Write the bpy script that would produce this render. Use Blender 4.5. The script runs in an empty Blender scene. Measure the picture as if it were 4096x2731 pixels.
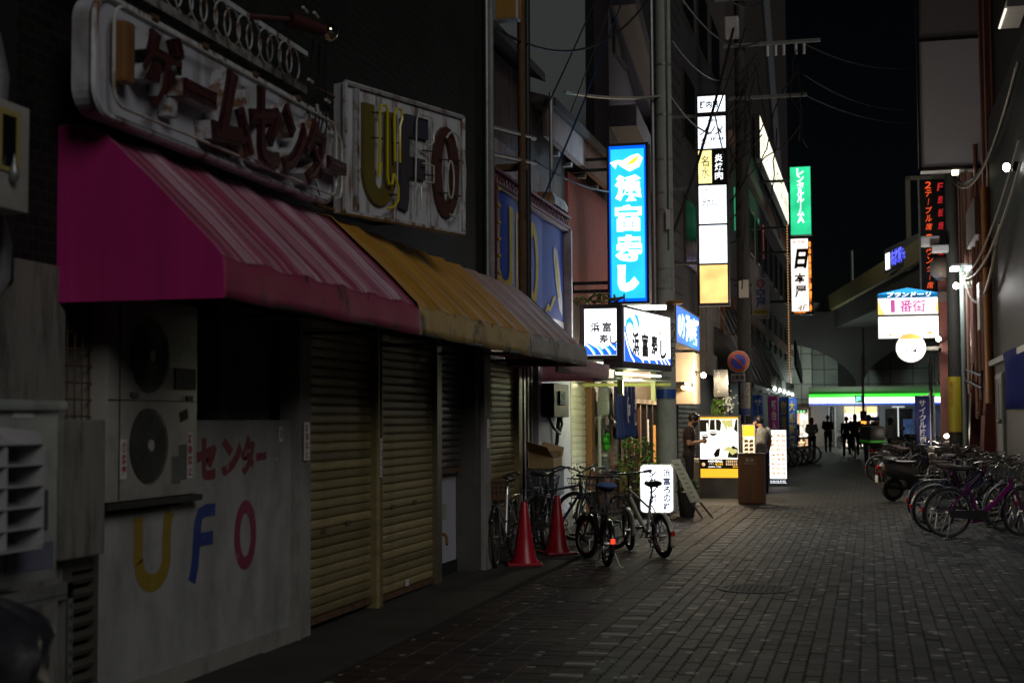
import bpy, bmesh, math, random
from mathutils import Matrix, Vector
PI = math.pi
R = math.radians
random.seed(7)
SC = bpy.context.scene
COL = SC.collection

# ------------------------------------------------------------------ camera, sky, light, exposure
cam_d = bpy.data.cameras.new('camera')
cam_d.lens = 50.0
cam_d.sensor_width = 36.0
cam_d.clip_end = 600.0
cam_d.clip_start = 0.1
cam_d.dof.use_dof = True
cam_d.dof.focus_distance = 19.0
cam_d.dof.aperture_fstop = 2.6
cam = bpy.data.objects.new('camera', cam_d)
COL.objects.link(cam)
cam.matrix_world = (Matrix.Translation((0, 0, 1.6)) @ Matrix.Rotation(R(14.0556), 4, 'Z')
                    @ Matrix.Rotation(R(93.2034), 4, 'X') @ Matrix.Rotation(-0.0055, 4, 'Z'))
SC.camera = cam

world = bpy.data.worlds.new('World')
SC.world = world
world.use_nodes = True
wn = world.node_tree.nodes
wl = world.node_tree.links
sky_tex = wn.new('ShaderNodeTexSky')
sky_tex.sky_type = 'NISHITA'
sky_tex.sun_disc = False
SUN_EL, SUN_AZ = R(30), R(135)            # azimuth measured clockwise from +Y (behind the camera, to its right)
sky_tex.sun_elevation = SUN_EL
sky_tex.sun_rotation = SUN_AZ
wl.new(sky_tex.outputs[0], wn['Background'].inputs[0])
wn['Background'].inputs[1].default_value = 0.00032      # a black city night

sun_d = bpy.data.lights.new('sun', 'SUN')
sun_d.energy = 0.47                        # faint light over the street, from behind the camera
sun_d.angle = R(24)
sun_d.color = (1.0, 0.98, 0.95)
sun = bpy.data.objects.new('sun', sun_d)
COL.objects.link(sun)
sd = Vector((math.sin(SUN_AZ) * math.cos(SUN_EL), math.cos(SUN_AZ) * math.cos(SUN_EL), math.sin(SUN_EL)))
sun.rotation_euler = sd.to_track_quat('Z', 'Y').to_euler()

SC.view_settings.view_transform = 'Standard'
SC.view_settings.look = 'None'
SC.view_settings.exposure = 0.0
SC.view_settings.gamma = 1.0
SC.view_settings.use_curve_mapping = False
SC.render.engine = 'CYCLES'
cy = SC.cycles
cy.use_denoising = True
cy.use_adaptive_sampling = False
cy.max_bounces = 5
cy.diffuse_bounces = 2
cy.glossy_bounces = 3
cy.transmission_bounces = 4
cy.transparent_max_bounces = 6
cy.caustics_reflective = False
cy.caustics_refractive = False
cy.sample_clamp_indirect = 3.0
cy.sample_clamp_direct = 40.0

# ------------------------------------------------------------------ materials
def _new(name):
    m = bpy.data.materials.new(name)
    m.use_nodes = True
    nt = m.node_tree
    return m, nt, nt.nodes, nt.links, nt.nodes['Principled BSDF']

def mat(name, col, rough=0.6, metal=0.0, var=0.25, vscale=6.0, dirt=0.0, dirtcol=(0.03, 0.025, 0.02), dscale=2.0,
        bump=0.0, bscale=40.0, stretch=(1, 1, 1), spec=0.5, rnd=0.0, coat=0.0, dmin=0.5, dmax=0.7):
    """Plain surface: colour varied by noise, patches of dirt or rust, fine relief."""
    m, nt, N, L, b = _new(name)
    tc = N.new('ShaderNodeTexCoord')
    mp = N.new('ShaderNodeMapping')
    mp.inputs['Scale'].default_value = stretch
    L.new(tc.outputs['Object'], mp.inputs[0])
    nz = N.new('ShaderNodeTexNoise')
    nz.inputs['Scale'].default_value = vscale
    nz.inputs['Detail'].default_value = 5
    L.new(mp.outputs[0], nz.inputs['Vector'])
    mx = N.new('ShaderNodeMixRGB')
    mx.inputs[1].default_value = (*[c * (1 - var) for c in col], 1)
    mx.inputs[2].default_value = (*[min(1, c * (1 + var)) for c in col], 1)
    L.new(nz.outputs[0], mx.inputs[0])
    out = mx.outputs[0]
    if rnd:
        oi = N.new('ShaderNodeObjectInfo')
        ge = N.new('ShaderNodeNewGeometry')
        ad = N.new('ShaderNodeMath'); ad.operation = 'ADD'
        L.new(oi.outputs['Random'], ad.inputs[0]); L.new(ge.outputs['Random Per Island'], ad.inputs[1])
        fr = N.new('ShaderNodeMath'); fr.operation = 'FRACT'
        L.new(ad.outputs[0], fr.inputs[0])
        mr = N.new('ShaderNodeMapRange')
        mr.inputs['To Min'].default_value = 1 - rnd
        mr.inputs['To Max'].default_value = 1 + rnd
        L.new(fr.outputs[0], mr.inputs[0])
        mu = N.new('ShaderNodeMixRGB'); mu.blend_type = 'MULTIPLY'; mu.inputs[0].default_value = 1
        L.new(out, mu.inputs[1]); L.new(mr.outputs[0], mu.inputs[2])
        out = mu.outputs[0]
    if dirt:
        n2 = N.new('ShaderNodeTexNoise')
        n2.inputs['Scale'].default_value = dscale
        n2.inputs['Detail'].default_value = 8
        n2.inputs['Roughness'].default_value = 0.65
        L.new(mp.outputs[0], n2.inputs['Vector'])
        rp = N.new('ShaderNodeMapRange')
        rp.inputs['From Min'].default_value = dmin
        rp.inputs['From Max'].default_value = dmax
        rp.inputs['To Max'].default_value = dirt
        L.new(n2.outputs[0], rp.inputs[0])
        m2 = N.new('ShaderNodeMixRGB')
        m2.inputs[2].default_value = (*dirtcol, 1)
        L.new(rp.outputs[0], m2.inputs[0]); L.new(out, m2.inputs[1])
        out = m2.outputs[0]
    L.new(out, b.inputs['Base Color'])
    b.inputs['Roughness'].default_value = rough
    b.inputs['Metallic'].default_value = metal
    b.inputs['Specular IOR Level'].default_value = spec
    if coat:
        b.inputs['Coat Weight'].default_value = coat
        b.inputs['Coat Roughness'].default_value = 0.05
    if bump:
        n3 = N.new('ShaderNodeTexNoise')
        n3.inputs['Scale'].default_value = bscale
        n3.inputs['Detail'].default_value = 3
        L.new(mp.outputs[0], n3.inputs['Vector'])
        bp = N.new('ShaderNodeBump')
        bp.inputs['Strength'].default_value = bump
        bp.inputs['Distance'].default_value = 0.01
        L.new(n3.outputs[0], bp.inputs['Height'])
        L.new(bp.outputs[0], b.inputs['Normal'])
    return m

def glow(name, col, strength, sample=True, var=0.0, vscale=3.0):
    """A surface that gives off light: a lit sign face, lamp or screen."""
    m, nt, N, L, b = _new(name)
    b.inputs['Base Color'].default_value = (*[c * 0.5 for c in col], 1)
    b.inputs['Roughness'].default_value = 0.4
    b.inputs['Emission Color'].default_value = (*col, 1)
    b.inputs['Emission Strength'].default_value = strength
    if var:
        tc = N.new('ShaderNodeTexCoord')
        nz = N.new('ShaderNodeTexNoise'); nz.inputs['Scale'].default_value = vscale
        L.new(tc.outputs['Object'], nz.inputs['Vector'])
        mr = N.new('ShaderNodeMapRange')
        mr.inputs['From Min'].default_value = 0.3; mr.inputs['From Max'].default_value = 0.7
        mr.inputs['To Min'].default_value = strength * (1 - var); mr.inputs['To Max'].default_value = strength * (1 + var)
        L.new(nz.outputs[0], mr.inputs[0]); L.new(mr.outputs[0], b.inputs['Emission Strength'])
    if not sample:
        m.cycles.emission_sampling = 'NONE'
    return m

def brick_mat(name, c1, c2, mortar, scale, w=0.5, h=0.25, msize=0.02, plane='YZ', rough=0.5, bump=0.3, spec=0.15):
    """Small tiles or bricks too fine to pick apart, laid on a wall (YZ or XZ) or the ground (XY)."""
    m, nt, N, L, b = _new(name)
    ge = N.new('ShaderNodeNewGeometry')
    se = N.new('ShaderNodeSeparateXYZ'); L.new(ge.outputs['Position'], se.inputs[0])
    co = N.new('ShaderNodeCombineXYZ')
    L.new(se.outputs[plane[0]], co.inputs[0]); L.new(se.outputs[plane[1]], co.inputs[1])
    br = N.new('ShaderNodeTexBrick')
    br.inputs['Color1'].default_value = (*c1, 1); br.inputs['Color2'].default_value = (*c2, 1)
    br.inputs['Mortar'].default_value = (*mortar, 1)
    br.inputs['Scale'].default_value = scale
    br.inputs['Mortar Size'].default_value = msize
    br.inputs['Brick Width'].default_value = w; br.inputs['Row Height'].default_value = h
    L.new(co.outputs[0], br.inputs['Vector'])
    nz = N.new('ShaderNodeTexNoise'); nz.inputs['Scale'].default_value = 1.3; nz.inputs['Detail'].default_value = 6
    L.new(ge.outputs['Position'], nz.inputs['Vector'])
    mr = N.new('ShaderNodeMapRange'); mr.inputs['To Min'].default_value = 0.6; mr.inputs['To Max'].default_value = 1.4
    L.new(nz.outputs[0], mr.inputs[0])
    mu = N.new('ShaderNodeMixRGB'); mu.blend_type = 'MULTIPLY'; mu.inputs[0].default_value = 1
    L.new(br.outputs[0], mu.inputs[1]); L.new(mr.outputs[0], mu.inputs[2])
    L.new(mu.outputs[0], b.inputs['Base Color'])
    b.inputs['Roughness'].default_value = rough
    b.inputs['Specular IOR Level'].default_value = spec
    bp = N.new('ShaderNodeBump'); bp.inputs['Strength'].default_value = bump; bp.inputs['Distance'].default_value = 0.01
    bp.invert = True
    L.new(br.outputs['Fac'], bp.inputs['Height']); L.new(bp.outputs[0], b.inputs['Normal'])
    return m

def rib_mat(name, c1, c2, pitch, axis='Y', rough=0.5, var=0.5, dirtcol=None, bump=0.5, vs=(1.0, 3.0, 0.6)):
    """Corrugated or ribbed sheet seen too far away to build each rib: relief plus streaked weathering."""
    m, nt, N, L, b = _new(name)
    ge = N.new('ShaderNodeNewGeometry')
    mp = N.new('ShaderNodeMapping'); mp.inputs['Scale'].default_value = vs
    L.new(ge.outputs['Position'], mp.inputs[0])
    nz = N.new('ShaderNodeTexNoise'); nz.inputs['Scale'].default_value = 2.5; nz.inputs['Detail'].default_value = 6
    L.new(mp.outputs[0], nz.inputs['Vector'])
    mr = N.new('ShaderNodeMapRange'); mr.inputs['From Min'].default_value = 0.35; mr.inputs['From Max'].default_value = 0.65
    L.new(nz.outputs[0], mr.inputs[0])
    mx = N.new('ShaderNodeMixRGB'); mx.inputs[1].default_value = (*c1, 1); mx.inputs[2].default_value = (*c2, 1)
    L.new(mr.outputs[0], mx.inputs[0]); L.new(mx.outputs[0], b.inputs['Base Color'])
    wv = N.new('ShaderNodeTexWave'); wv.bands_direction = axis
    wv.inputs['Scale'].default_value = 0.314 / pitch
    L.new(ge.outputs['Position'], wv.inputs['Vector'])
    bp = N.new('ShaderNodeBump'); bp.inputs['Strength'].default_value = bump; bp.inputs['Distance'].default_value = 0.02
    L.new(wv.outputs[1], bp.inputs['Height']); L.new(bp.outputs[0], b.inputs['Normal'])
    b.inputs['Roughness'].default_value = rough
    b.inputs['Specular IOR Level'].default_value = 0.12
    return m

# ------------------------------------------------------------------ mesh helpers
# parts whose separate pieces each become an object of their own / pieces too fine to pick apart
EACH = {'stay_rod', 'brace', 'bracket', 'soffit_bracket', 'pilaster', 'shutter_rail', 'pipe', 'valve_cover', 'led', 'cross_arm', 'insulator', 'strap',
        'tag_plate', 'leg', 'bulb', 'conduit', 'handle', 'rail', 'foot', 'gable_panel', 'panel', 'jamb', 'strut', 'door_panel', 'canopy', 'label', 'pier', 'window', 'poster', 'band',
        'door_frame', 'frame', 'neon_tube', 'shelf_bracket', 'transformer_box', 'hook', 'stain', 'cladding', 'spring', 'pedal', 'grip', 'turn_signal', 'advert_plate', 'upper_wall', 'wall', 'roof', 'sheet_rib', 'clip', 'fascia_light'}
FINE = {'tread', 'lattice', 'slot', 'goods', 'lights', 'led_text', 'writing', 'food_print', 'cable_bundle', 'foliage', 'leaves', 'blossom', 'panel_joint', 'wire_grid', 'seam', 'cable', 'chain', 'photo_print', 'wave_print', 'brake_cable', 'stem', 'fan_grille'}
class MB:
    """Collects shapes; build() links them as ONE mesh object."""
    def __init__(s):
        s.v = []; s.f = []
    def add(s, vs, fs):
        n = len(s.v); s.v += [tuple(v) for v in vs]; s.f += [tuple(i + n for i in f) for f in fs]; return s
    def box(s, x0, x1, y0, y1, z0, z1):
        return s.add([(x0, y0, z0), (x1, y0, z0), (x1, y1, z0), (x0, y1, z0), (x0, y0, z1), (x1, y0, z1), (x1, y1, z1), (x0, y1, z1)],
                     [(0, 3, 2, 1), (4, 5, 6, 7), (0, 1, 5, 4), (1, 2, 6, 5), (2, 3, 7, 6), (3, 0, 4, 7)])
    def obox(s, c, size, M=None):
        M = M or Matrix.Identity(3); c = Vector(c); a, b, d = [q / 2 for q in size]
        P = [(-a, -b, -d), (a, -b, -d), (a, b, -d), (-a, b, -d), (-a, -b, d), (a, -b, d), (a, b, d), (-a, b, d)]
        return s.add([c + M @ Vector(p) for p in P], [(0, 3, 2, 1), (4, 5, 6, 7), (0, 1, 5, 4), (1, 2, 6, 5), (2, 3, 7, 6), (3, 0, 4, 7)])
    def bbox(s, x0, x1, y0, y1, z0, z1, r):
        """Box with chamfered edges."""
        bm = bmesh.new()
        bmesh.ops.create_cube(bm, size=1)
        for v in bm.verts:
            v.co = Vector((x0 + (v.co.x + .5) * (x1 - x0), y0 + (v.co.y + .5) * (y1 - y0), z0 + (v.co.z + .5) * (z1 - z0)))
        bmesh.ops.bevel(bm, geom=bm.edges[:], offset=r, segments=2, affect='EDGES', profile=0.6)
        bm.verts.index_update()
        s.add([v.co[:] for v in bm.verts], [[v.index for v in f.verts] for f in bm.faces]); bm.free(); return s
    def quad(s, a, b, c, d):
        return s.add([a, b, c, d], [(0, 1, 2, 3)])
    def poly(s, pts):
        return s.add(pts, [tuple(range(len(pts)))])
    def cyl(s, p0, p1, r0, r1=None, n=12, cap=True):
        p0, p1 = Vector(p0), Vector(p1); r1 = r0 if r1 is None else r1
        d = (p1 - p0).normalized(); a = d.orthogonal().normalized(); b = d.cross(a)
        vs = []
        for p, r in ((p0, r0), (p1, r1)):
            for i in range(n):
                t = 2 * PI * i / n; vs.append(p + a * (r * math.cos(t)) + b * (r * math.sin(t)))
        fs = [(i, (i + 1) % n, n + (i + 1) % n, n + i) for i in range(n)]
        if cap: fs += [tuple(range(n - 1, -1, -1)), tuple(range(n, 2 * n))]
        return s.add(vs, fs)
    def tube(s, pts, r, n=6, closed=False, flat=1.0):
        pts = [Vector(p) for p in pts]; m = len(pts); rr = r if isinstance(r, (list, tuple)) else [r] * m
        vs = []; up = None
        for k, p in enumerate(pts):
            if closed: d = pts[(k + 1) % m] - pts[k - 1]
            else: d = pts[min(k + 1, m - 1)] - pts[max(k - 1, 0)]
            d.normalize()
            if up is None: up = d.orthogonal().normalized()
            else:
                up = up - d * up.dot(d)
                up = up.normalized() if up.length > 1e-6 else d.orthogonal().normalized()
            b = d.cross(up)
            for i in range(n):
                t = 2 * PI * i / n; vs.append(p + up * (rr[k] * math.cos(t)) + b * (rr[k] * flat * math.sin(t)))
        fs = []
        for k in range(m if closed else m - 1):
            k2 = (k + 1) % m
            for i in range(n): fs.append((k * n + i, k * n + (i + 1) % n, k2 * n + (i + 1) % n, k2 * n + i))
        if not closed: fs += [tuple(range(n - 1, -1, -1)), tuple(range((m - 1) * n, m * n))]
        return s.add(vs, fs)
    def ring(s, c, axis, R0, r, n=28, k=6, a0=0.0, a1=2 * PI, flat=1.0):
        c, axis = Vector(c), Vector(axis).normalized(); a = axis.orthogonal().normalized()
        if abs(axis.y) > 0.9: a = Vector((1, 0, 0))
        b = axis.cross(a); full = abs(a1 - a0 - 2 * PI) < 1e-4
        pts = [c + a * (R0 * math.cos(a0 + (a1 - a0) * i / n)) + b * (R0 * math.sin(a0 + (a1 - a0) * i / n)) for i in range(n if full else n + 1)]
        return s.tube(pts, r, k, closed=full, flat=flat)
    def lathe(s, prof, c=(0, 0, 0), n=20):
        vs = []; fs = []; c = Vector(c); m = len(prof)
        for r, z in prof:
            for i in range(n): vs.append(c + Vector((r * math.cos(2 * PI * i / n), r * math.sin(2 * PI * i / n), z)))
        for k in range(m - 1):
            for i in range(n): fs.append((k * n + i, k * n + (i + 1) % n, (k + 1) * n + (i + 1) % n, (k + 1) * n + i))
        fs += [tuple(range(n - 1, -1, -1)), tuple(range((m - 1) * n, m * n))]
        return s.add(vs, fs)
    def ball(s, c, r, n=14, m=9, sx=1, sy=1, sz=1, M=None):
        c = Vector(c); vs = []; fs = []
        for j in range(1, m):
            p = PI * j / m
            for i in range(n):
                t = 2 * PI * i / n
                q = Vector((sx * r * math.sin(p) * math.cos(t), sy * r * math.sin(p) * math.sin(t), sz * r * math.cos(p)))
                vs.append(c + (M @ q if M else q))
        a = Vector((0, 0, sz * r)); b = Vector((0, 0, -sz * r))
        vs += [c + (M @ a if M else a), c + (M @ b if M else b)]
        for j in range(m - 2):
            for i in range(n): fs.append((j * n + i, (j + 1) * n + i, (j + 1) * n + (i + 1) % n, j * n + (i + 1) % n))
        for i in range(n):
            fs.append((len(vs) - 2, i, (i + 1) % n)); fs.append((len(vs) - 1, (m - 2) * n + (i + 1) % n, (m - 2) * n + i))
        return s.add(vs, fs)
    def prism(s, pts, d):
        """Extrude a planar polygon by the vector d."""
        pts = [Vector(p) for p in pts]; d = Vector(d); n = len(pts)
        vs = pts + [p + d for p in pts]
        return s.add(vs, [tuple(range(n - 1, -1, -1)), tuple(range(n, 2 * n))] + [(i, (i + 1) % n, n + (i + 1) % n, n + i) for i in range(n)])
    def sheet(s, f, nu, nv):
        vs = [f(i / nu, j / nv) for j in range(nv + 1) for i in range(nu + 1)]
        return s.add(vs, [(j * (nu + 1) + i, j * (nu + 1) + i + 1, (j + 1) * (nu + 1) + i + 1, (j + 1) * (nu + 1) + i) for j in range(nv) for i in range(nu)])
    def pieces(s):
        """Split into connected pieces."""
        par = list(range(len(s.v)))
        def root(i):
            while par[i] != i: par[i] = par[par[i]]; i = par[i]
            return i
        for f in s.f:
            a = root(f[0])
            for i in f[1:]: par[root(i)] = a
        groups = {}
        for f in s.f: groups.setdefault(root(f[0]), []).append(f)
        out = []
        for fs in groups.values():
            q = MB(); ix = {}
            for f in fs:
                for i in f:
                    if i not in ix: ix[i] = len(q.v); q.v.append(s.v[i])
                q.f.append(tuple(ix[i] for i in f))
            out.append(q)
        return out
    def build(s, name, m, parent=None, world=True, smooth=False, solid=0.0):
        if name in EACH and parent is not None:
            P = s.pieces()
            if len(P) > 1:
                for q in P[:-1]: MB._one(q, name, m, parent, world, smooth, solid)
                return MB._one(P[-1], name, m, parent, world, smooth, solid)
        o = s._one(name, m, parent, world, smooth, solid)
        if name in FINE and parent is not None: o['kind'] = 'stuff'
        return o
    def _one(s, name, m, parent=None, world=True, smooth=False, solid=0.0):
        me = bpy.data.meshes.new(name)
        off = Vector((0, 0, 0))
        if parent is not None and world:
            q = parent
            while q is not None: off += q.location; q = q.parent
        me.from_pydata([(v[0] - off.x, v[1] - off.y, v[2] - off.z) for v in s.v], [], s.f)
        bm = bmesh.new(); bm.from_mesh(me)
        bmesh.ops.recalc_face_normals(bm, faces=bm.faces[:])
        bm.to_mesh(me); bm.free()
        if smooth:
            me.polygons.foreach_set('use_smooth', [True] * len(me.polygons))
            try: me.set_sharp_from_angle(angle=R(42))
            except Exception: pass
        me.materials.append(m)
        o = bpy.data.objects.new(name, me); COL.objects.link(o)
        if parent is not None: o.parent = parent
        if solid:
            md = o.modifiers.new('solid', 'SOLIDIFY'); md.thickness = solid; md.offset = 0
        return o

def tag(o, label=None, cat=None, group=None, kind=None):
    if label: o['label'] = label
    if cat: o['category'] = cat
    if group: o['group'] = group
    if kind: o['kind'] = kind
    return o

def thing(name, label, cat, loc=(0, 0, 0), rz=0.0, group=None):
    o = bpy.data.objects.new(name, None); o.empty_display_size = 0.1
    COL.objects.link(o); o.location = loc; o.rotation_euler = (0, 0, rz)
    return tag(o, label, cat, group)

def copy_tree(o, parent=None):
    c = o.copy(); COL.objects.link(c); c.parent = parent
    for ch in list(o.children):
        copy_tree(ch, c)
    return c

def share(o, loc, parent=None, rot=None, name=None):
    c = o.copy(); COL.objects.link(c); c.location = loc
    if rot: c.rotation_euler = rot
    if parent is not None: c.parent = parent
    return c

# ------------------------------------------------------------------ lettering
_txt = bpy.data.curves.new('lettering_source', 'FONT')
_txt_o = bpy.data.objects.new('lettering_source', _txt)
COL.objects.link(_txt_o)
_gl = {}
def glyphs(s, bold=0.0, res=2):
    key = (s, bold, res)
    if key not in _gl:
        _txt.body = s; _txt.offset = bold; _txt.resolution_u = res; _txt.size = 1
        bpy.context.view_layer.update()
        me = bpy.data.meshes.new_from_object(_txt_o.evaluated_get(bpy.context.evaluated_depsgraph_get()))
        _gl[key] = ([v.co.copy() for v in me.vertices], [tuple(p.vertices) for p in me.polygons])
        bpy.data.meshes.remove(me)
    return _gl[key]

def letters(mb, s, o, xd, ud, w, h, bold=0.015, n=0.0, depth=0.0, shear=0.0, vertical=False, fill=0.9):
    """Add the string s to mb, filling the w x h box whose lower-left corner is o; xd, ud are unit directions."""
    o, xd, ud = Vector(o), Vector(xd), Vector(ud); nd = xd.cross(ud)
    if vertical:
        k = len(s); ch = h / k
        for i, c in enumerate(s):
            if c == ' ': continue
            c = {'ー': '｜'}.get(c, c)
            cw = min(w, ch) if fill < 2 else w
            letters(mb, c, o + xd * ((w - cw * fill) / 2) + ud * (h - (i + 1) * ch + (1 - fill) / 2 * ch), xd, ud, cw * fill, ch * fill, bold, n, depth, shear)
        return mb
    vs, fs = glyphs(s, bold)
    if not vs: return mb
    x0 = min(v.x for v in vs); x1 = max(v.x for v in vs); y0 = min(v.y for v in vs); y1 = max(v.y for v in vs)
    if len(s) == 1 and s in '一ー二・':
        y0, y1 = -0.1, 0.86
    if len(s) == 1 and s in '｜':
        x0, x1 = 0.0, 1.0
    sx, sy = w / max(1e-6, x1 - x0), h / max(1e-6, y1 - y0)
    P = [o + xd * ((v.x - x0) * sx + shear * (v.y - y0) * sy) + ud * ((v.y - y0) * sy) + nd * n for v in vs]
    if not depth:
        return mb.add(P, fs)
    m = len(P)
    cnt = {}
    for f in fs:
        for i in range(len(f)):
            e = (f[i], f[(i + 1) % len(f)]); cnt[e] = 1
    edges = [e for e in cnt if (e[1], e[0]) not in cnt]
    return mb.add(P + [p + nd * depth for p in P],
                  [tuple(reversed(f)) for f in fs] + [tuple(i + m for i in f) for f in fs] + [(a, b, b + m, a + m) for a, b in edges])

def ribbon(mb, pts, w, o, xd, ud, n=0.0, depth=0.0):
    """A painted or built stroke: the polyline pts (2D) with width w in the plane (o; xd, ud)."""
    o, xd, ud = Vector(o), Vector(xd), Vector(ud); nd = xd.cross(ud); L_ = []; R_ = []
    m = len(pts); ww = w if isinstance(w, (list, tuple)) else [w] * m
    for k in range(m):
        a = Vector(pts[max(k - 1, 0)]); b = Vector(pts[min(k + 1, m - 1)]); d = (b - a).normalized(); q = Vector((-d.y, d.x))
        p = Vector(pts[k])
        L_.append(p + q * ww[k] / 2); R_.append(p - q * ww[k] / 2)
    to = lambda p, dd: o + xd * p.x + ud * p.y + nd * (n + dd)
    if not depth:
        mb.add([to(p, 0) for p in L_] + [to(p, 0) for p in R_], [(m + k, m + k + 1, k + 1, k) for k in range(m - 1)])
    else:
        vs = [to(p, 0) for p in L_] + [to(p, 0) for p in R_] + [to(p, depth) for p in L_] + [to(p, depth) for p in R_]
        fs = []
        for k in range(m - 1):
            fs += [(m + k, m + k + 1, k + 1, k), (3 * m + k, 2 * m + k, 2 * m + k + 1, 3 * m + k + 1), (k, k + 1, 2 * m + k + 1, 2 * m + k), (m + k, 3 * m + k, 3 * m + k + 1, m + k + 1)]
        fs += [(0, 2 * m, 3 * m, m), (m - 1, 2 * m - 1, 4 * m - 1, 3 * m - 1)]
        mb.add(vs, fs)
    return mb

def arc(cx, cy, rx, ry, a0, a1, n=12):
    return [(cx + rx * math.cos(a0 + (a1 - a0) * i / n), cy + ry * math.sin(a0 + (a1 - a0) * i / n)) for i in range(n + 1)]

def sag(a, b, s, n=14):
    a, b = Vector(a), Vector(b)
    return [a.lerp(b, i / n) - Vector((0, 0, s * 4 * (i / n) * (1 - i / n))) for i in range(n + 1)]

AX, AY, AZ = Vector((1, 0, 0)), Vector((0, 1, 0)), Vector((0, 0, 1))
# a surface facing the camera (-Y): xd = +X, ud = +Z, normal -Y ; a left-hand facade (+X): xd = +Y, ud = +Z, normal +X
# ------------------------------------------------------------------ shared materials
M = {}
M['asphalt'] = mat('asphalt', (0.03, 0.03, 0.032), 0.85, var=0.3, vscale=30, bump=0.3, bscale=90)
M['bed'] = mat('paving joints', (0.012, 0.012, 0.012), 0.95)
def paver_mat(name, col, rnd, spots):
    m = mat(name, col, 0.62, var=0.3, vscale=2.2, rnd=rnd, bump=0.35, bscale=120, dirt=0.55, dirtcol=[c * 0.45 for c in col], dscale=0.9, spec=0.08)
    N, L, b = m.node_tree.nodes, m.node_tree.links, m.node_tree.nodes['Principled BSDF']
    ge = N.new('ShaderNodeNewGeometry')
    vo = N.new('ShaderNodeTexVoronoi'); vo.voronoi_dimensions = '2D'; vo.inputs['Scale'].default_value = 3.4
    L.new(ge.outputs['Position'], vo.inputs['Vector'])
    sz = N.new('ShaderNodeTexWhiteNoise'); L.new(vo.outputs['Color'], sz.inputs[0])
    th = N.new('ShaderNodeMath'); th.operation = 'MULTIPLY'; th.inputs[1].default_value = spots
    L.new(sz.outputs[0], th.inputs[0])
    lt = N.new('ShaderNodeMath'); lt.operation = 'LESS_THAN'
    L.new(vo.outputs['Distance'], lt.inputs[0]); L.new(th.outputs[0], lt.inputs[1])
    lk = b.inputs['Base Color'].links[0].from_socket
    mx = N.new('ShaderNodeMixRGB'); mx.inputs[2].default_value = (0.30, 0.28, 0.25, 1)   # trodden chewing gum
    L.new(lt.outputs[0], mx.inputs[0]); L.new(lk, mx.inputs[1]); L.new(mx.outputs[0], b.inputs['Base Color'])
    return m
M['paver'] = paver_mat('grey concrete paver', (0.066, 0.067, 0.068), 0.40, 0.17)
M['paver_red'] = paver_mat('red brown paver', (0.046, 0.033, 0.031), 0.35, 0.12)
M['paver_white'] = mat('white paver', (0.30, 0.30, 0.29), 0.8, spec=0.1, var=0.2, vscale=14, rnd=0.2, dirt=0.5, dirtcol=(0.2, 0.19, 0.18), dscale=6)
M['far_paving'] = brick_mat('far paving', (0.066, 0.066, 0.067), (0.045, 0.045, 0.046), (0.015, 0.015, 0.015), 1.0, w=0.225, h=0.1125, msize=0.006, plane='YX', rough=0.65, bump=0.2, spec=0.12)
M['slab'] = mat('apron concrete', (0.055, 0.053, 0.05), 0.8, spec=0.1, var=0.3, vscale=3, dirt=0.6, dirtcol=(0.02, 0.019, 0.017), dscale=1.5, bump=0.25, bscale=70)
M['tile'] = brick_mat('dark wall tile', (0.017, 0.018, 0.017), (0.011, 0.012, 0.012), (0.026, 0.025, 0.022), 1.0, w=0.11, h=0.065, msize=0.006, plane='YZ', rough=0.6, bump=0.35, spec=0.08)
M['tile2'] = brick_mat('dark wall tile returned', (0.017, 0.018, 0.017), (0.011, 0.012, 0.012), (0.026, 0.025, 0.022), 1.0, w=0.11, h=0.065, msize=0.006, plane='XZ', rough=0.36, bump=0.35)
M['concrete'] = mat('painted concrete', (0.32, 0.32, 0.31), 0.8, var=0.2, vscale=3.5, dirt=0.85, dirtcol=(0.12, 0.12, 0.11), dscale=3.2, bump=0.25, bscale=70, stretch=(1, 1, 0.55), dmin=0.42, dmax=0.8)
M['concrete_old'] = mat('weathered concrete', (0.20, 0.19, 0.17), 0.88, var=0.25, vscale=5, dirt=0.85, dirtcol=(0.045, 0.042, 0.035), dscale=4, bump=0.5, bscale=50, stretch=(2, 2, 0.4))
M['pier'] = mat('pier plaster', (0.26, 0.25, 0.23), 0.85, var=0.2, vscale=4, dirt=0.7, dirtcol=(0.08, 0.075, 0.065), dscale=3, bump=0.3, bscale=60, stretch=(1, 1, 0.4))
M['shutter'] = mat('olive shutter steel', (0.25, 0.205, 0.09), 0.6, 0.1, var=0.2, vscale=2.5, dirt=0.75, dirtcol=(0.085, 0.05, 0.025), dscale=2.6, stretch=(1, 0.7, 2.2), rnd=0.35, bump=0.1, bscale=30, dmin=0.5, dmax=0.74)
M['shutter_dark'] = mat('grey shutter steel', (0.10, 0.10, 0.095), 0.4, 0.3, var=0.25, vscale=3, dirt=0.7, dirtcol=(0.09, 0.05, 0.025), dscale=3, rnd=0.25)
M['shutter_cream'] = mat('cream shutter steel', (0.52, 0.50, 0.36), 0.45, 0.05, var=0.12, vscale=3, dirt=0.4, dirtcol=(0.2, 0.17, 0.1), dscale=4, rnd=0.1)
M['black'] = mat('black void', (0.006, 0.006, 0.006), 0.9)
M['darkglass'] = mat('dark window glass', (0.01, 0.011, 0.012), 0.12)
M['rust'] = mat('rusty iron', (0.12, 0.062, 0.03), 0.8, 0.2, var=0.5, vscale=9, dirt=0.8, dirtcol=(0.03, 0.018, 0.012), dscale=6, bump=0.4)
M['iron'] = mat('dark iron', (0.03, 0.03, 0.03), 0.5, 0.5, var=0.4, vscale=10)
M['galv'] = mat('galvanised steel', (0.30, 0.31, 0.31), 0.45, 0.6, var=0.25, vscale=12, dirt=0.35, dirtcol=(0.1, 0.07, 0.04), dscale=5)
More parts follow.
